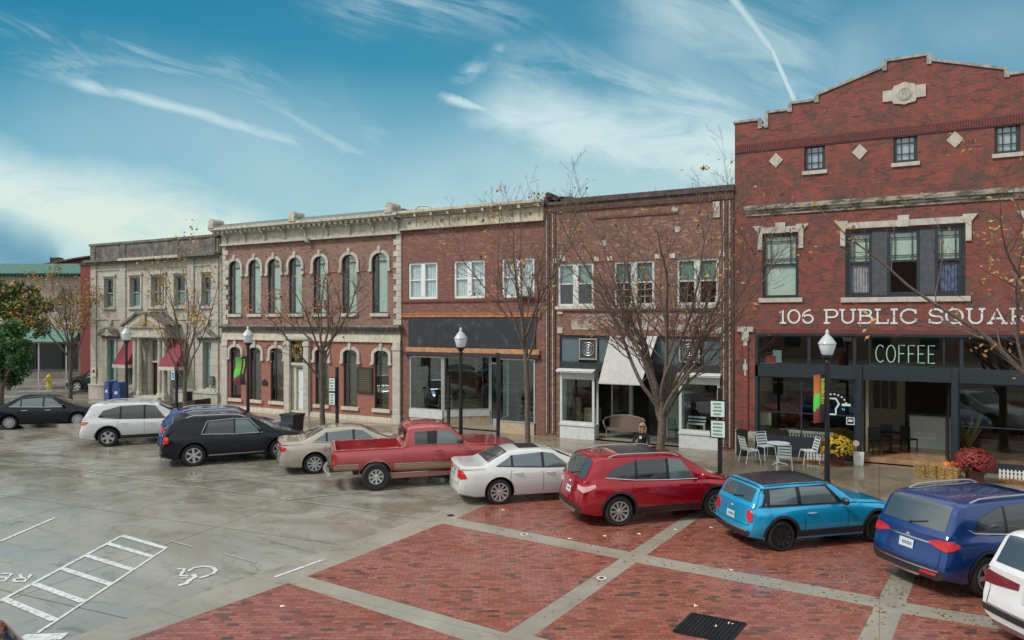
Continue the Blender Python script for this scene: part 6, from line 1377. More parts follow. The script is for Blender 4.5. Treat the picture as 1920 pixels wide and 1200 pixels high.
def leafm(name,col,var=.25):
    if name in MC: return MC[name]
    m=bpy.data.materials.new(name); m.use_nodes=True; t=NT(m.node_tree); b=t.n['Principled BSDF']; g=t.new('ShaderNodeNewGeometry')
    n=t.noise(g.outputs['Position'],6,3); t.put(b.inputs['Base Color'],t.mix(n,tuple(c*(1-var) for c in col),tuple(min(1,c*(1+var)) for c in col)))
    b.inputs['Roughness'].default_value=.6; tr=t.new('ShaderNodeBsdfTranslucent'); tr.inputs[0].default_value=(*col,1); mx=t.new('ShaderNodeMixShader'); mx.inputs[0].default_value=.3
    o=[q for q in t.n if q.type=='OUTPUT_MATERIAL'][0]; t.l.new(b.outputs[0],mx.inputs[1]); t.l.new(tr.outputs[0],mx.inputs[2]); t.l.new(mx.outputs[0],o.inputs[0]); MC[name]=m; return m
YM=leafm('mum_yellow',(.72,.52,.02)); YG=leafm('mum_green',(.06,.09,.03)); RM=leafm('mum_crimson',(.34,.03,.04)); RM2=leafm('mum_rust',(.26,.07,.04))
def mum(x,y,rad,label,ms,pot,seed):
    r=thing('potted_mum',label,'potted flowers',(x,y,.15)); rnd=random.Random(seed); MB().lathe([(rad*.38,0),(rad*.5,rad*.7),(rad*.55,rad*.72)],n=16).build('pot',pot,r,smooth=40)
    mb=MB(); leafmass(mb,(0,0,rad*1.05),(rad*.9,rad*.9,rad*.72),700,.05,rnd,1,.8); mb.build('leaves',YG,r,fixn=False)
    mb=MB()
    for i in range(900):
        d=Vector((rnd.gauss(0,1),rnd.gauss(0,1),rnd.gauss(.35,1))).normalized()
        if d.z<-.35: continue
        p=Vector((d.x*rad,d.y*rad,rad*1.08+d.z*rad*.8))*1.0; p+=Vector((rnd.gauss(0,.03),rnd.gauss(0,.03),rnd.gauss(0,.03))); a=d.orthogonal().normalized(); b=d.cross(a); s=.035*rnd.uniform(.7,1.3)
        if math.sin(p.x*9+seed)*math.sin(p.z*11)*math.sin(p.y*8)>.35: continue
        vs=[p+(a*math.cos(t)+b*math.sin(t))*s+d*.01 for t in (0,1.05,2.1,3.14,4.19,5.24)]; mb.add(vs,[tuple(range(6))],rnd.choice((0,0,0,1)))
    mb.build('flowers',ms,r,fixn=False)
mum(-1.27,-.85,.52,'bright yellow chrysanthemum in a pot beside the lamp and the shop door',[YM,leafm('mum_gold',(.62,.36,.02))],mat('pot_dark',(.10,.03,.02),.5),2)
mum(2.55,-1.7,.54,'large crimson chrysanthemum in a pot at the right of the straw bales',[RM,RM2],mat('pot_maroon',(.12,.03,.03),.5),5)
STRAW=leafm('straw',(.52,.34,.12)); STR2=leafm('straw_pale',(.62,.45,.20))
for k,(x,y,rz,lb,L_) in enumerate(((1.35,-1.45,.25,'loose golden straw bale at the left, nearest the coffee shop doorway',.62),(1.92,-1.75,-.3,'smaller straw bale next to the crimson flowers',.45))):
    r=thing('straw_bale',lb,'straw bale',(x,y,.15),rz,'straw bales by the coffee shop doorway'); rnd=random.Random(k)
    MB().box(-L_/2,L_/2,-.2,.2,0,.36).build('core',mat('straw_core',(.40,.26,.10),.9,var=.4,vscale=12,bump=1),r)
    mb=MB()
    for i in range(1500):
        p=Vector((rnd.uniform(-L_/2-.03,L_/2+.03),rnd.uniform(-.24,.24),rnd.uniform(0,.42)));
        ax_=rnd.randrange(3)
        if ax_==0: p.x=(L_/2+.01)*rnd.choice((-1,1))
        elif ax_==1: p.y=.215*rnd.choice((-1,1))
        else: p.z=.375+rnd.random()*.04
        d=Vector((rnd.gauss(0,1),rnd.gauss(0,.5),rnd.gauss(0,.35))).normalized()*.07; e=Vector((rnd.gauss(0,1),rnd.gauss(0,1),rnd.gauss(0,1))).normalized()*.006
        mb.add([p-d,p+e,p+d,p-e],[(0,1,2,3)],rnd.randrange(2))
    mb.build('straw',[STRAW,STR2],r,fixn=False)
    MB().box(-L_/4,-L_/4+.012,-.23,.23,-.0,.40).box(L_/4,L_/4+.012,-.23,.23,-.0,.40).build('twine',mat('twine',(.2,.12,.05),.9),r)
for k,(x,y,rad,lb) in enumerate(((1.85,-1.45,.14,'orange pumpkin on the ground behind the smaller straw bale'),(2.12,-1.32,.16,'larger orange pumpkin tucked against the crimson flowers'))):
    r=thing('pumpkin',lb,'pumpkin',(x,y,.15+.30),0,'orange pumpkins'); mb=MB(); n=28
    mb.grid(lambda u,v: (rad*(1+.07*math.cos(u*2*math.pi*8))*math.sin(math.pi*v)*math.cos(2*math.pi*u),rad*(1+.07*math.cos(u*2*math.pi*8))*math.sin(math.pi*v)*math.sin(2*math.pi*u),rad*.8*(1-math.cos(math.pi*v))),40,12); mb.build('fruit',mat('pumpkin_orange',(.60,.17,.03),.45,var=.15),r,smooth=60); MB().tube([(0,0,rad*1.55),(.02,0,rad*1.95)],[.02,.012],6).build('stalk',mat('stalk',(.2,.17,.06),.8),r)
def picket(x0,x1,y,label):
    r=thing('picket_fence',label,'picket fence',((x0+x1)/2,y,.15),0,'low white picket edging'); h=(x1-x0)/2
    n=int((x1-x0)/.10); mb=MB(); [mb.prism([(-h+i*.10,0),(-h+i*.10+.055,0),(-h+i*.10+.055,.24),(-h+i*.10+.027,.28),(-h+i*.10,.24)],-.01,.01) for i in range(n)]; mb.build('pickets',WHITE,r); MB().box(-h,h,.011,.025,.07,.10).box(-h,h,.011,.025,.18,.21).build('rail',WHITE,r)
picket(-2.25,-1.65,-.35,'short white picket edging left of the yellow flowers'); picket(3.3,5.5,-.55,'white picket edging right of the crimson flowers')
r=thing('planter_box','small white planter box by the left post of the coffee shop door','planter',(-.62,-.45,.15)); MB().prism([(-.14,0),(.14,0),(.17,.42),(-.17,.42)],-.15,.15).build('box',WHITE,r); MB().lathe([(.10,-.01),(.10,.01)],(-.08,.0,.72),16,'y').build('round_sign',mat('pink_disc',(.55,.42,.46),.6),r); MB().box(-.09,-.07,-.005,.005,.4,.64).build('stake',STEEL,r)
px_=at(1816,.7); r=thing('potted_plant','tall leafy plant in a white pot inside the right coffee shop window','potted plant',(px_,.75,.3)); MB().lathe([(.15,0),(.23,.42),(.24,.44)],n=16).build('pot',mat('pot_white',(.7,.72,.68),.4),r,smooth=40)
mb=MB(); rnd=random.Random(7)
for i in range(26):
    a=rnd.uniform(0,6.28); L_=rnd.uniform(.8,1.5); lean=rnd.uniform(.15,.6); d=Vector((math.cos(a)*lean,math.sin(a)*lean*.6,1)).normalized(); b=Vector((0,0,.4)); e=d.cross(Vector((0,0,1))).normalized()
    pts=[b+d*L_*q+Vector((math.cos(a),math.sin(a)*.6,-.9))*(.25*q*q*lean) for q in (0,.25,.5,.75,1)]; ww=[.02,.06,.07,.045,.005]
    vs=[]; [vs.extend([p-e*w_,p+e*w_]) for p,w_ in zip(pts,ww)]; mb.add(vs,[(2*j,2*j+1,2*j+3,2*j+2) for j in range(4)],i%2)
mb.build('leaves',[leafm('plant_olive',(.16,.19,.05)),leafm('plant_yellow',(.34,.30,.10))],r,fixn=False)
# wicker settee and other things in the recess of the white awning building
WK=mat('wicker',(.16,.11,.085),.7,var=.4,vscale=25,bump=.6); WKP=mat('settee_frame',(.36,.33,.29),.5)
r=thing('settee','brown curved wicker settee with pale frame in the recess under the white awning','settee',(-9.30,.75,.2))
mb=MB(); mb.grid(lambda u,v:(-.72+1.44*u,.26-.10*math.cos((u-.5)*3)+.0+.08*v,.38+v*(.42+.12*math.sin(math.pi*u))),20,6); mb.grid(lambda u,v:(-.72+1.44*u,.30-.10*math.cos((u-.5)*3)+.08*v,.38+v*(.42+.12*math.sin(math.pi*u))),20,6); mb.build('backrest',WK,r,fixn=False)
MB().box(-.70,.70,-.28,.28,.32,.42).build('seat',WK,r); mb=MB(); mb.tube([(-.72+1.44*u,.34-.10*math.cos((u-.5)*3),.80+.12*math.sin(math.pi*u)) for u in np.linspace(0,1,16)],.02,6); mb.build('frame',WKP,r)
for s in (-1,1):
    MB().tube([(s*.72,.27,.80),(s*.84,.1,.76),(s*.86,-.1,.66),(s*.76,-.26,.52),(s*.70,-.28,.42)],.025,6).build('armrest',WKP,r)
    for y in (-.25,.25): MB().tube([(s*.66,y,.32),(s*.68,y,0)],.022,6).build('leg',WKP,r)
r=thing('metal_chair','dark green metal garden chair beside the pale green panel','chair',(-7.25,1.1,.2),2.6); GC=mat('garden_green',(.03,.12,.08),.5)
MB().box(-.2,.2,-.2,.2,.42,.45).build('seat',GC,r); mb=MB(); [mb.bar((-.18,.2,.5+i*.09),(.18,.2,.5+i*.09),.015,.03) for i in range(5)]; mb.tube([(-.2,.2,.42),(-.2,.22,.92),(.2,.22,.92),(.2,.2,.42)],.014,6); mb.build('backrest',GC,r)
for sx in (-.18,.18):
    for sy in (-.18,.18): MB().tube([(sx,sy,.42),(sx*1.1,sy*1.1,0)],.013,6).build('leg',GC,r)
# ================================================================== person
def skin_person():
    X=at(1203,-3.6); Y=-3.6
    root=thing('person','blond person in black clothes crouching on the pavement, one leg stretched to the left','person',(X,Y,.15),0)
    def skinned(pts,edges,rad,name,m,parent,rootv=0):
        me=bpy.data.meshes.new('s'); me.from_pydata(pts,edges,[]); o=bpy.data.objects.new('s',me); COL.objects.link(o)
        md=o.modifiers.new('k','SKIN'); md.use_smooth_shade=True
        for i,v in enumerate(me.skin_vertices[0].data): rr=rad[i]; v.radius=(rr,rr) if not isinstance(rr,tuple) else rr; v.use_root=(i==rootv)
        md2=o.modifiers.new('u','SUBSURF'); md2.levels=2; md2.render_levels=2
        dg=bpy.context.evaluated_depsgraph_get(); me2=bpy.data.meshes.new_from_object(o.evaluated_get(dg)); bpy.data.objects.remove(o)
        me2.materials.clear(); [me2.materials.append(q) for q in m]; me2.shade_smooth(); me2.name=name
        ob=bpy.data.objects.new(name,me2); COL.objects.link(ob); ob.parent=parent; return ob,me2
    SK=mat('skin',(.52,.30,.22),.5); CL=mat('black_clothes',(.014,.014,.018),.85); SH=mat('dark_shoes',(.02,.018,.018),.6)
    # pelvis low, torso upright leaning a little, knees bent, one leg out to the left
    P=[(0,.05,.48),(0,.03,.66),(.02,.0,.86),(.04,-.02,1.02),(.045,-.04,1.10),(.05,-.06,1.20),(.05,-.07,1.29),
       (-.14,.0,.98),(-.26,-.10,.76),(-.16,-.30,.62),(.20,-.03,.98),(.30,-.12,.74),(.16,-.30,.60),
       (-.10,.02,.46),(-.46,-.10,.40),(-.86,-.16,.16),(-.98,-.22,.06),(.11,.0,.45),(.22,-.38,.50),(.20,-.30,.10),(.22,-.44,.05)]
    E_=[(0,1),(1,2),(2,3),(3,4),(4,5),(5,6),(2,7),(7,8),(8,9),(2,10),(10,11),(11,12),(0,13),(13,14),(14,15),(15,16),(0,17),(17,18),(18,19),(19,20)]
    Rr=[.15,.13,.15,.075,.06,.085,.075,.065,.05,.036,.065,.05,.036,.10,.085,.05,.045,.10,.085,.052,.045]
    ob,me=skinned(P,E_,Rr,'body',[SK,CL,SH],root)
    for p in me.polygons:
        c=p.center; p.material_index=1
        if c.z>1.06 and abs(c.x-.05)<.14: p.material_index=0
        if (c.x<-.88) or (c.y<-.33 and c.z<.13): p.material_index=2
        if c.y<-.25 and .56<c.z<.68 and abs(c.x)<.2: p.material_index=0
    mb=MB(); mb.ball((.05,-.045,1.285),.118,16,0,(.95,1.02,1.0)); b0=len(mb.v)
    mb.f=[f for f in mb.f if not all(mb.v[i][1]<-.10 and mb.v[i][2]<1.34 for i in f)]; mb.m=mb.m[:len(mb.f)]
    for s in (-1,1): mb.tube([(.05+s*.095,-.03,1.27),(.05+s*.11,-.04,1.16),(.05+s*.10,-.06,1.04)],[.04,.035,.015],8)
    mb.tube([(.05,.06,1.28),(.05,.08,1.15),(.05,.07,1.03)],[.08,.07,.03],8)
    mb.build('hair',mat('blond_hair',(.42,.29,.15),.7,var=.3,vscale=30),root,smooth=60)
    mb=MB(); [mb.ball((.05+s*.034,-.148,1.262),.011,8) for s in (-1,1)]; mb.build('eyes',BLACK,root)
    MB().prism([(.036,1.235),(.064,1.235),(.052,1.262)],-.168,-.13).build('nose',SK,root); MB().box(.03,.07,-.152,-.14,1.205,1.213).build('mouth',mat('lips',(.35,.12,.10),.6),root)
    for s,hx,hy,hz in ((-1,-.16,-.30,.62),(1,.16,-.30,.60)):
        # palm and five fingers resting on the knee
        pts=[(hx,hy,hz),(hx+.03*-s,hy-.05,hz-.02)]; ed=[(0,1)]; rd=[.026,.03]
        for i,(dx,l) in enumerate(((-.026,.06),(-.009,.07),(.009,.066),(.025,.052))):
            b=(hx+.03*-s+dx,hy-.085,hz-.028); pts+=[b,(b[0],b[1]-l*.55,b[2]-.012),(b[0],b[1]-l*.8,b[2]-.03)]; k=len(pts); ed+=[(1,k-3),(k-3,k-2),(k-2,k-1)]; rd+=[.010,.009,.008]
        pts+=[(hx-s*.05,hy-.03,hz-.02),(hx-s*.075,hy-.06,hz-.03)]; k=len(pts); ed+=[(0,k-2),(k-2,k-1)]; rd+=[.011,.009]
        skinned(pts,ed,rd,'hand',[SK],root)
    MB().box(-.03,.05,-.165,-.13,.86,.95).build('white_badge',mat('badge_white',(.75,.75,.75),.6),root)
skin_person()
# ================================================================== trees
BARK=mat('grey_bark',(.12,.095,.075),.9,var=.35,vscale=14,bump=.8,bscale=20); TWIG=mat('twig_bark',(.13,.09,.07),.9,var=.2)
def tree(name,label,x,y,z0,fork,H,spread,seed,nlimb,leafn,leafcols,r0=.13,lean=(0,0),levels=3,group='bare street trees in the pavement',density=1.,box=None):
    rnd=random.Random(seed); root=thing(name,label,'tree',(x,y,z0),0,group)
    tk=MB(); tw=MB(); tips=[]
    def branch(p,d,L,r,lev,curve):
        n=max(3,int(L/.32)); pts=[p.copy()]; rad=[r]; q=p.copy(); dd=d.copy()
        for i in range(n):
            dd=(dd+Vector((rnd.gauss(0,.09),rnd.gauss(0,.09),curve+rnd.gauss(0,.04)))).normalized(); q=q+dd*(L/n); pts.append(q.copy()); rad.append(max(.0035,r*(1-.82*(i+1)/n)))
        (tk if lev==0 else tw).tube(pts,rad,7 if lev==0 else (4 if lev==1 else 3),caps=False)
        if lev<levels:
            k=int((3+L*1.7)*density) if lev<2 else int(1+L*2.2*density)
            for j in range(k):
                t=rnd.uniform(.22,.97); i=min(int(t*n),n-1); bp=pts[i].lerp(pts[i+1],t*n-i); bd=(pts[i+1]-pts[i]).normalized()
                a=bd.orthogonal().normalized(); a.rotate(Matrix.Rotation(rnd.uniform(0,6.28),3,bd)); ang=rnd.uniform(.45,.95)
                nd=(bd*math.cos(ang)+a*math.sin(ang)); nd.z=nd.z*.8+.12; nd.normalize()
                branch(bp,nd,L*rnd.uniform(.28,.5)*(1-.35*t),rad[i]*.5,lev+1,curve*.8+.02)
        else: tips.extend(pts[1:])
        if lev>=1: tips.extend(pts[-2:])
    top=Vector((lean[0],lean[1],fork)); n=8
    pts=[Vector((lean[0]*(i/n)+rnd.gauss(0,.012),lean[1]*(i/n)+rnd.gauss(0,.012),fork*i/n)) for i in range(n+1)]; rad=[r0*(1.25 if i==0 else 1.0-.28*i/n)*(1+rnd.gauss(0,.04)) for i in range(n+1)]
    tk.tube(pts,rad,12,caps=False)
    for i in range(nlimb):
        a=i*2.399+rnd.uniform(-.3,.3); el=rnd.uniform(.20,.62) if i else .06; f=rnd.uniform(.55,1.0)
        d=Vector((math.cos(a)*math.sin(el)*spread,math.sin(a)*math.sin(el)*spread*.8,math.cos(el))).normalized()
        p=pts[-1].lerp(pts[-2],rnd.random()*.9) if i<nlimb*.6 else pts[-2].lerp(pts[-4],rnd.random())
        L=(H-fork)/max(.55,d.z)*rnd.uniform(.72,1.0)*(.93 if i else 1)
        branch(p,d,L,r0*rnd.uniform(.32,.5),0,.03)
    tk.build('trunk',BARK,root,smooth=60,fixn=False)
    lf=MB()
    if leafn:
        cl=[rnd.choice(tips) for _ in range(max(4,leafn//14))]
        for i in range(leafn):
            c=rnd.choice(cl) if rnd.random()<.75 else rnd.choice(tips); p=c+Vector((rnd.gauss(0,.16),rnd.gauss(0,.16),rnd.gauss(-.05,.16))); s=rnd.uniform(.04,.085)
            a=Vector((rnd.gauss(0,1),rnd.gauss(0,1),rnd.gauss(0,1))).normalized(); b=a.orthogonal().normalized()
            lf.add([p-a*s,p+b*s*.6,p+a*s,p-b*s*.6],[(0,1,2,3)],1+rnd.randrange(len(leafcols)))
    tw.v+=[]; b0=len(tw.v); tw.add(lf.v,lf.f,0); tw.m[-len(lf.f):]=lf.m if lf.f else []
    tw.build('crown',[TWIG]+leafcols,root,fixn=False)
    return root
LO=leafm('leaf_orange',(.46,.20,.05)); LYW=leafm('leaf_yellow',(.46,.33,.08)); LB=leafm('leaf_brown',(.22,.10,.04)); LOL=leafm('leaf_olive',(.20,.19,.04)); LGR=leafm('leaf_green',(.035,.085,.02)); LGB=leafm('leaf_bright_green',(.065,.17,.045)); LDG=leafm('leaf_dark_green',(.016,.035,.014))
TY=-6.3
tree('street_tree','nearly bare street tree forking low in front of the white awning, the broadest one',at(1240,TY),TY,.15,2.5,9.0,1.4,11,14,420,[LO,LYW,LB],.14,density=1.2)
tree('street_tree','slender bare street tree before the right shop window of the unfinished shop',at(992,TY),TY,.15,4.4,10.0,1.2,23,9,220,[LO,LB,LYW],.10,(-.15,0),density=1.05)
tree('street_tree','bare street tree in front of the salmon brick windows, beside the double parking sign',at(606,TY),TY,.15,3.9,7.5,1.5,37,9,230,[LO,LB],.11,(-.1,0),density=1.1)
tree('street_tree','thin street tree with orange leaves before the limestone bank',at(347,TY),TY,.15,3.0,8.2,1.3,41,8,420,[LO,LYW],.10,density=.8)
tree('street_tree','yellowing street tree on the corner behind the blue black sedan',-43.35,-1.63,.15,3.2,8.0,1.5,53,9,1900,[LO,LYW,LOL,LB,LOL],.13,density=.9)
tree('street_tree','street tree at the right edge whose orange leaved boughs cross the lettering',at(1985,-4.5),-4.5,.15,3.0,9.5,1.45,67,10,520,[LO,LYW],.15,density=.8)
def leafy(name,label,x,y,z0,trunk,blobs,n,cols,seed,size=.14,r0=.2,group=None):
    root=thing(name,label,'tree',(x,y,z0),0,group); rnd=random.Random(seed); mb=MB(); mb.tube([(0,0,0),(.05,0,trunk*.5),(0,.1,trunk)],[r0,r0*.8,r0*.6],9)
    for b in blobs[:6]: mb.tube([(0,.1,trunk*.8),(b[0]*.5,b[1]*.5,(trunk+b[2])/2),(b[0]*.9,b[1]*.9,b[2])],[r0*.5,r0*.3,.02],5)
    mb.build('trunk',BARK,root,smooth=60); lf=MB()
    tot=sum(b[3]**2 for b in blobs)
    for b in blobs:
        k=int(n*b[3]**2/tot)
        for s in range(7):
            d=Vector((rnd.gauss(0,1),rnd.gauss(0,1),rnd.gauss(0,.8))).normalized()*b[3]*rnd.uniform(.5,.95); c=(b[0]+d.x,b[1]+d.y,b[2]+d.z*.8); leafmass(lf,c,(b[3]*.42,b[3]*.42,b[3]*.34),k//7,size,rnd,len(cols),.9)
    lf.build('crown',cols,root,fixn=False); return root
gx,gy=gp(0,775,0); rnd=random.Random(9)
leafy('green_tree','bright green leafy tree at the left edge behind the blue black sedan',gx,gy,.0,1.6,[(0,0,3.2,1.3),(.9,.3,3.9,1.1),(-1.1,0,3.9,1.3),(.3,.5,2.3,1.2),(1.3,.1,2.8,.9),(-.6,.4,2.2,1.1),(.1,0,4.5,.9)],6500,[LGB,LGR,LGB,leafm('leaf_mid_green',(.05,.13,.04))],4,.11)
gx,gy=gp(15,735,0)
leafy('autumn_tree','dense olive and yellow tree rising behind the bright green tree',gx,gy,.0,2.5,[(0,0,6.2,1.9),(1.8,.3,5.6,1.6),(-2,0,6.0,1.9),(.5,.5,4.4,1.9),(2.6,.1,4.6,1.2),(-1,0,7.2,1.3),(1.0,.2,7.0,1.1)],9000,[LOL,LGR,LGR,LDG,LOL,LYW,LGR,leafm('leaf_mid_green',(.05,.13,.04))],6,.14)
# ================================================================== far corner of the side street
def frot(px,Z):  # point at depth Z along the line of sight px
    X=(px-960)/FP*Z; a=R(TH); return (-math.sin(a)*Z+math.cos(a)*X,-CD+math.cos(a)*Z+math.sin(a)*X)
x,y=frot(160,60); b0=thing('corner_building','pale rendered corner building with green tiled eaves beyond the side street','building',(x,y,.15),R(TH))
PK=mat('pinkish_render',(.42,.36,.31),.9,var=.14,vscale=1.5,streak=.35); GT=mat('green_tiles',(.035,.13,.10),.5,var=.2); GT2=mat('green_awning',(.08,.22,.18),.7,var=.2)
mb=MB(); wall_front(mb,-11,0,0,8.9,0,[(-2.2,-1.2,4.6,6.6),(-6.5,-5.5,4.6,6.6),(-9.5,-8.5,4.6,6.6),(-10,-.6,.5,2.9)],.3); mb.box(-11,-10.7,.01,10,0,8.9); mb.box(-.3,0,.01,10,0,8.9); mb.box(-10.7,-.3,9.7,10,0,8.9); mb.build('wall',PK,b0,fixn=False)
mb=MB(); mb.prism([(-.7,8.75),(-.72,8.85),(.6,9.75),(.8,9.75),(.8,8.75)],-11.3,.1,'x'); [mb.box(-11.2+i*.3,-11.05+i*.3,-.6,-.02,8.6,8.74) for i in range(37)]; mb.build('roof',GT,b0)
for x0 in (-2.2,-6.5,-9.5):
    o=MB(); frame(o,x0,x0+1,4.6,6.6,.12,.08,.08); o=o.build('window',WFR,b0); pane(o,x0+.06,x0+.94,4.66,6.54,.15); MB().box(x0,x0+1,.3,.31,4.6,6.6).build('blind',mat('room_wall',(.10,.095,.085),.9),o)
    MB().lathe([(.62,-.12),(.62,0)],(x0+.5,0,6.9),14,'y').build('round_hood',mat('hood_dark',(.10,.10,.07),.8),o)
MB().prism([(-1.6,3.1),(-1.5,3.25),(0,4.1),(0,3.1)],-11.0,-.2,'x').build('awning',GT2,b0)
mb=MB()
for i in range(5): mb.box(-10+i*2.3,-9.9+i*2.3,-1.4,-1.3,0,3.1)
mb.build('awning_post',mat('pale_post',(.40,.42,.42),.6),b0); mb=MB(); mb.box(-10,-.6,.2,.3,0,.7); mb.build('stall_riser',mat('grey_riser',(.18,.18,.18),.7),b0); MB().box(-10,-.6,.25,.28,.7,2.9).build('shop_glass',mat('dark_glass_far',(.02,.022,.025),.1),b0)
x,y=frot(150,67); b7=thing('brick_building','dark red brick side wall with sloping parapet rising behind the green eaves','building',(x,y,.15),R(TH))
MB().prism([(-6,0),(3,0),(3,9.9),(1.2,10.9),(-.2,10.7),(-6,9.6)],0,8).build('wall',brick_mat('brick_far_red',(.24,.06,.05),(.2,.05,.04),(.12,.04,.035),(.12,.07,.06)),b7)
MB().bar((-6,-.1,9.65),(-.2,-.1,10.75),.5,.14).bar((-.2,-.1,10.75),(1.2,-.1,10.95),.5,.14).build('coping',mat('coping_dark',(.075,.06,.055),.85),b7); MB().box(-3.2,-2.4,.5,1.3,9.9,10.9).build('chimney',mat('rubble',(.05,.035,.035),.9),b7)
x,y=frot(168,57); b8=thing('brick_building','narrow bright red painted brick wall beside the corner of the limestone bank','building',(x,y,.15),R(TH)); MB().box(-.75,3.0,0,5,0,9.3).build('wall',brick_mat('brick_painted_red',(.25,.06,.055),(.22,.05,.05),(.15,.045,.042),(.25,.06,.055),mottle=.1,soot=.2),b8); MB().box(-.8,3.05,-.05,5,9.3,9.5).build('coping',mat('coping_dark',(.075,.06,.055),.85),b8)
x,y=frot(20,78); b9=thing('far_building','low pale building with grey roof far beyond the left trees','building',(x,y,0),R(TH)); MB().box(-9,3,0,8,0,10.4).build('wall',mat('pale_far',(.42,.44,.43),.9),b9); MB().prism([(-.4,10.4),(4,11.4),(8.4,10.4)],-9.3,3.3,'x').build('roof',mat('roof_grey',(.13,.16,.16),.8),b9)
# ================================================================== unseen building added behind the viewpoint to darken the glass reflections
ct=thing('unseen_building','unseen brick building added behind the viewpoint to darken the shop window reflections','building',(-6,-72,0)); 
wins=[(-26+i*5.2,-24+i*5.2,z,z+2.6) for i in range(11) for z in (1.5,6.2,10.6)]
mb=MB(); wall_front(mb,-29,29,0,14.5,0,[(a,b,c,d) for a,b,c,d in wins],.3); 
for i in range(len(mb.v)): q=mb.v[i]; mb.v[i]=(q[0],-q[1],q[2])
mb.box(-29,29,-18,-.35,14.3,14.5); mb.build('wall',mat('unseen_brick',(.24,.13,.10),.85,var=.2),ct,fixn=False)
mb=MB(); [mb.box(a,b,-.34,-.3,c,d) for a,b,c,d in wins]; mb.build('window_glass',mat('dark_glass_far',(.02,.022,.025),.1),ct); MB().box(-29.6,29.6,-18,.6,14.5,15.3).build('cornice',STONE,ct)
# ================================================================== ground details
def plc(pts,wd,m=LINE): 
    mb=MB(); mb.ribbon([gp(*p) for p in pts],wd,.001,lambda x,y,h:(x,y,.013+h)); return mb
MK=MC['road_paint']
mb=plc([(331,1068),(347,1068),(341,1076),(338,1080),(353,1081)],.07); mb.ribbon([gp(338,1085),gp(352,1085)],.05,.001,lambda x,y,h:(x,y,.0145+h)); mb.ribbon([gp(335,1099),gp(350,1095),gp(356,1088),gp(366,1083),gp(363,1078)],.10,.001,lambda x,y,h:(x,y,.0132+h)); mb.ribbon([gp(353,1072),gp(362,1066),gp(380,1063),gp(396,1064),gp(405,1070),gp(401,1076),gp(388,1081),gp(373,1085)],.08,.001,lambda x,y,h:(x,y,.0138+h)); tag(mb.build('disabled_symbol',MK),kind='structure')
a=Vector(gp(62,1078)); b=Vector(gp(0,1076)); dx=(b-a).normalized(); dy=Vector((dx.y,-dx.x)); up_=(Vector(gp(50,1090))-Vector(gp(62,1078))).normalized()
mb=MB(); letters(mb,'RESERVED',.42,.07,.001,lambda X,Y,h:((a+dx*X*1.0+up_*Y).x,(a+dx*X*1.0+up_*Y).y,.013+h),SANS,.18); tag(mb.build('road_lettering',MK),kind='structure')
# drain grate
c1,c2,c3,c4=[Vector((*gp(*p),.012)) for p in ((1298,1152),(1397,1171),(1366,1206),(1264,1186))]
gr=thing('drain_grate','large black slatted drain grate set in the red brick paving','drain',(0,0,0)); IR=mat('cast_iron',(.018,.022,.028),.4,.5)
mb=MB(); [mb.bar(p+Vector((0,0,.004)),q+Vector((0,0,.004)),.06,.016) for p,q in ((c1,c2),(c2,c3),(c3,c4),(c4,c1))]; mb.build('frame',IR,gr)
mb=MB(); mb.add([c1,c2,c3,c4],[(0,1,2,3)]); mb.build('sump',mat('pit_black',(.004,.004,.005),.9),gr)
mb=MB()
for i in range(1,13): q=i/13; mb.bar(c1.lerp(c2,q)+Vector((0,0,.006)),c4.lerp(c3,q)+Vector((0,0,.006)),.035,.012)
mb.bar(c1.lerp(c4,.5)+Vector((0,0,.006)),c2.lerp(c3,.5)+Vector((0,0,.006)),.03,.010); mb.build('slats',IR,gr)
for k,(px,py) in enumerate(((983,1003),(1128,1085),(845,967))):
    x,y=gp(px,py); r=thing('ground_light',['round ground light set in the band beyond the central brick panel','round ground light in the band right of the central brick panel','small dark ground light at the left junction of the bands'][k],'ground light',(x,y,.009),0,'round lights set in the concrete bands')
    MB().lathe([(.095,0),(.095,.006),(.055,.007)],n=20).build('ring',mat('light_ring',(.62,.60,.52),.4) if k<2 else IR,r); MB().lathe([(.055,.004),(.055,.0075)],n=16).build('lens',BLACK,r)
WL=mat('pale_leaf',(.75,.66,.45),.5)
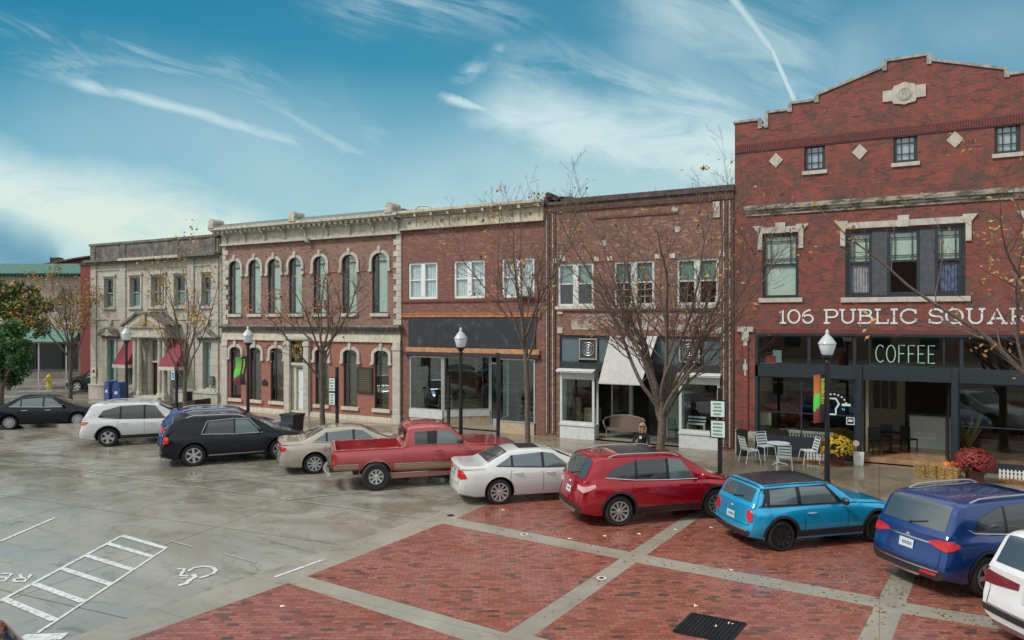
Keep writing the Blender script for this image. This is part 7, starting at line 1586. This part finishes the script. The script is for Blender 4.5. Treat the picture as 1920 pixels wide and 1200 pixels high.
for k,(px,py) in enumerate(((943,957),(1134,1006),(1198,1002),(1266,994),(1333,990),(1370,1070),(1068,1011),(529,1138),(1369,1170),(1340,1175),(1303,1137))):
    x,y=gp(px,py); rnd=random.Random(k); mb=MB(); n=9; vs=[(.045*(1+.5*math.cos(i*2.8))*math.cos(i*2*math.pi/n),.045*(1+.5*math.cos(i*2.8))*math.sin(i*2*math.pi/n),.012+.012*(i%2)) for i in range(n)]
    mb.add(vs+[(0,0,.02)],[(i,(i+1)%n,n) for i in range(n)]); o=mb.build('fallen_leaf',WL,loc=(x,y,0),fixn=False); o.rotation_euler=(0,0,rnd.uniform(0,6)); tag(o,'pale curled leaf lying on the wet paving of the square','leaf','pale leaves on the paving')
rnd=random.Random(77); mb=MB()
def scatter(n,cx,cy,sx,sy,z,s0=.018,s1=.04,ms=(0,1,2)):
    for i in range(n):
        x=rnd.gauss(cx,sx); y=rnd.gauss(cy,sy); 
        if z>.1 and (y<CURBY+.25 or y>-.2): continue
        if z<.1 and y>CURBY-.05: continue
        s=rnd.uniform(s0,s1); a=rnd.uniform(0,6.28); ca,sa=math.cos(a)*s,math.sin(a)*s; h=rnd.uniform(.003,.014)
        mb.add([(x-ca,y-sa,z+.003),(x+sa*.6,y-ca*.6,z+h),(x+ca,y+sa,z+.004),(x-sa*.6,y+ca*.6,z+h)],[(0,1,2,3)],rnd.choice(ms))
scatter(900,-1,-11.5,2.4,1.4,.009); scatter(600,2.5,-12.4,2.2,1.2,.009); scatter(700,-4,-11.5,4,3,.009,.012,.028); scatter(350,-8,-14,5,3,.009,.012,.025); scatter(900,-3,-4.5,7,2.2,.15); scatter(500,-25,-4.5,9,2,.15)
for q in range(5): scatter(260,-2.3+q*.25,-.75,.18,.18,.15+q*.004,.04,.08,(0,2)); scatter(120,3.4+q*.3,-1.2,.2,.2,.15,.04,.07,(0,2))
tag(mb.build('fallen_leaves',[LO,LYW,LB],fixn=False),'small orange and brown leaves scattered over the wet paving and pavement','leaves',kind='stuff')
# roof pipe
P3(MB().tube([(-19.7,1.0,9.9),(-19.75,.8,10.35),(-19.5,.8,10.5),(-19.0,.8,10.45),(-18.6,.8,10.3)],.035,6).build('roof_pipe',mat('pipe_grey',(.35,.40,.42),.5),b3))
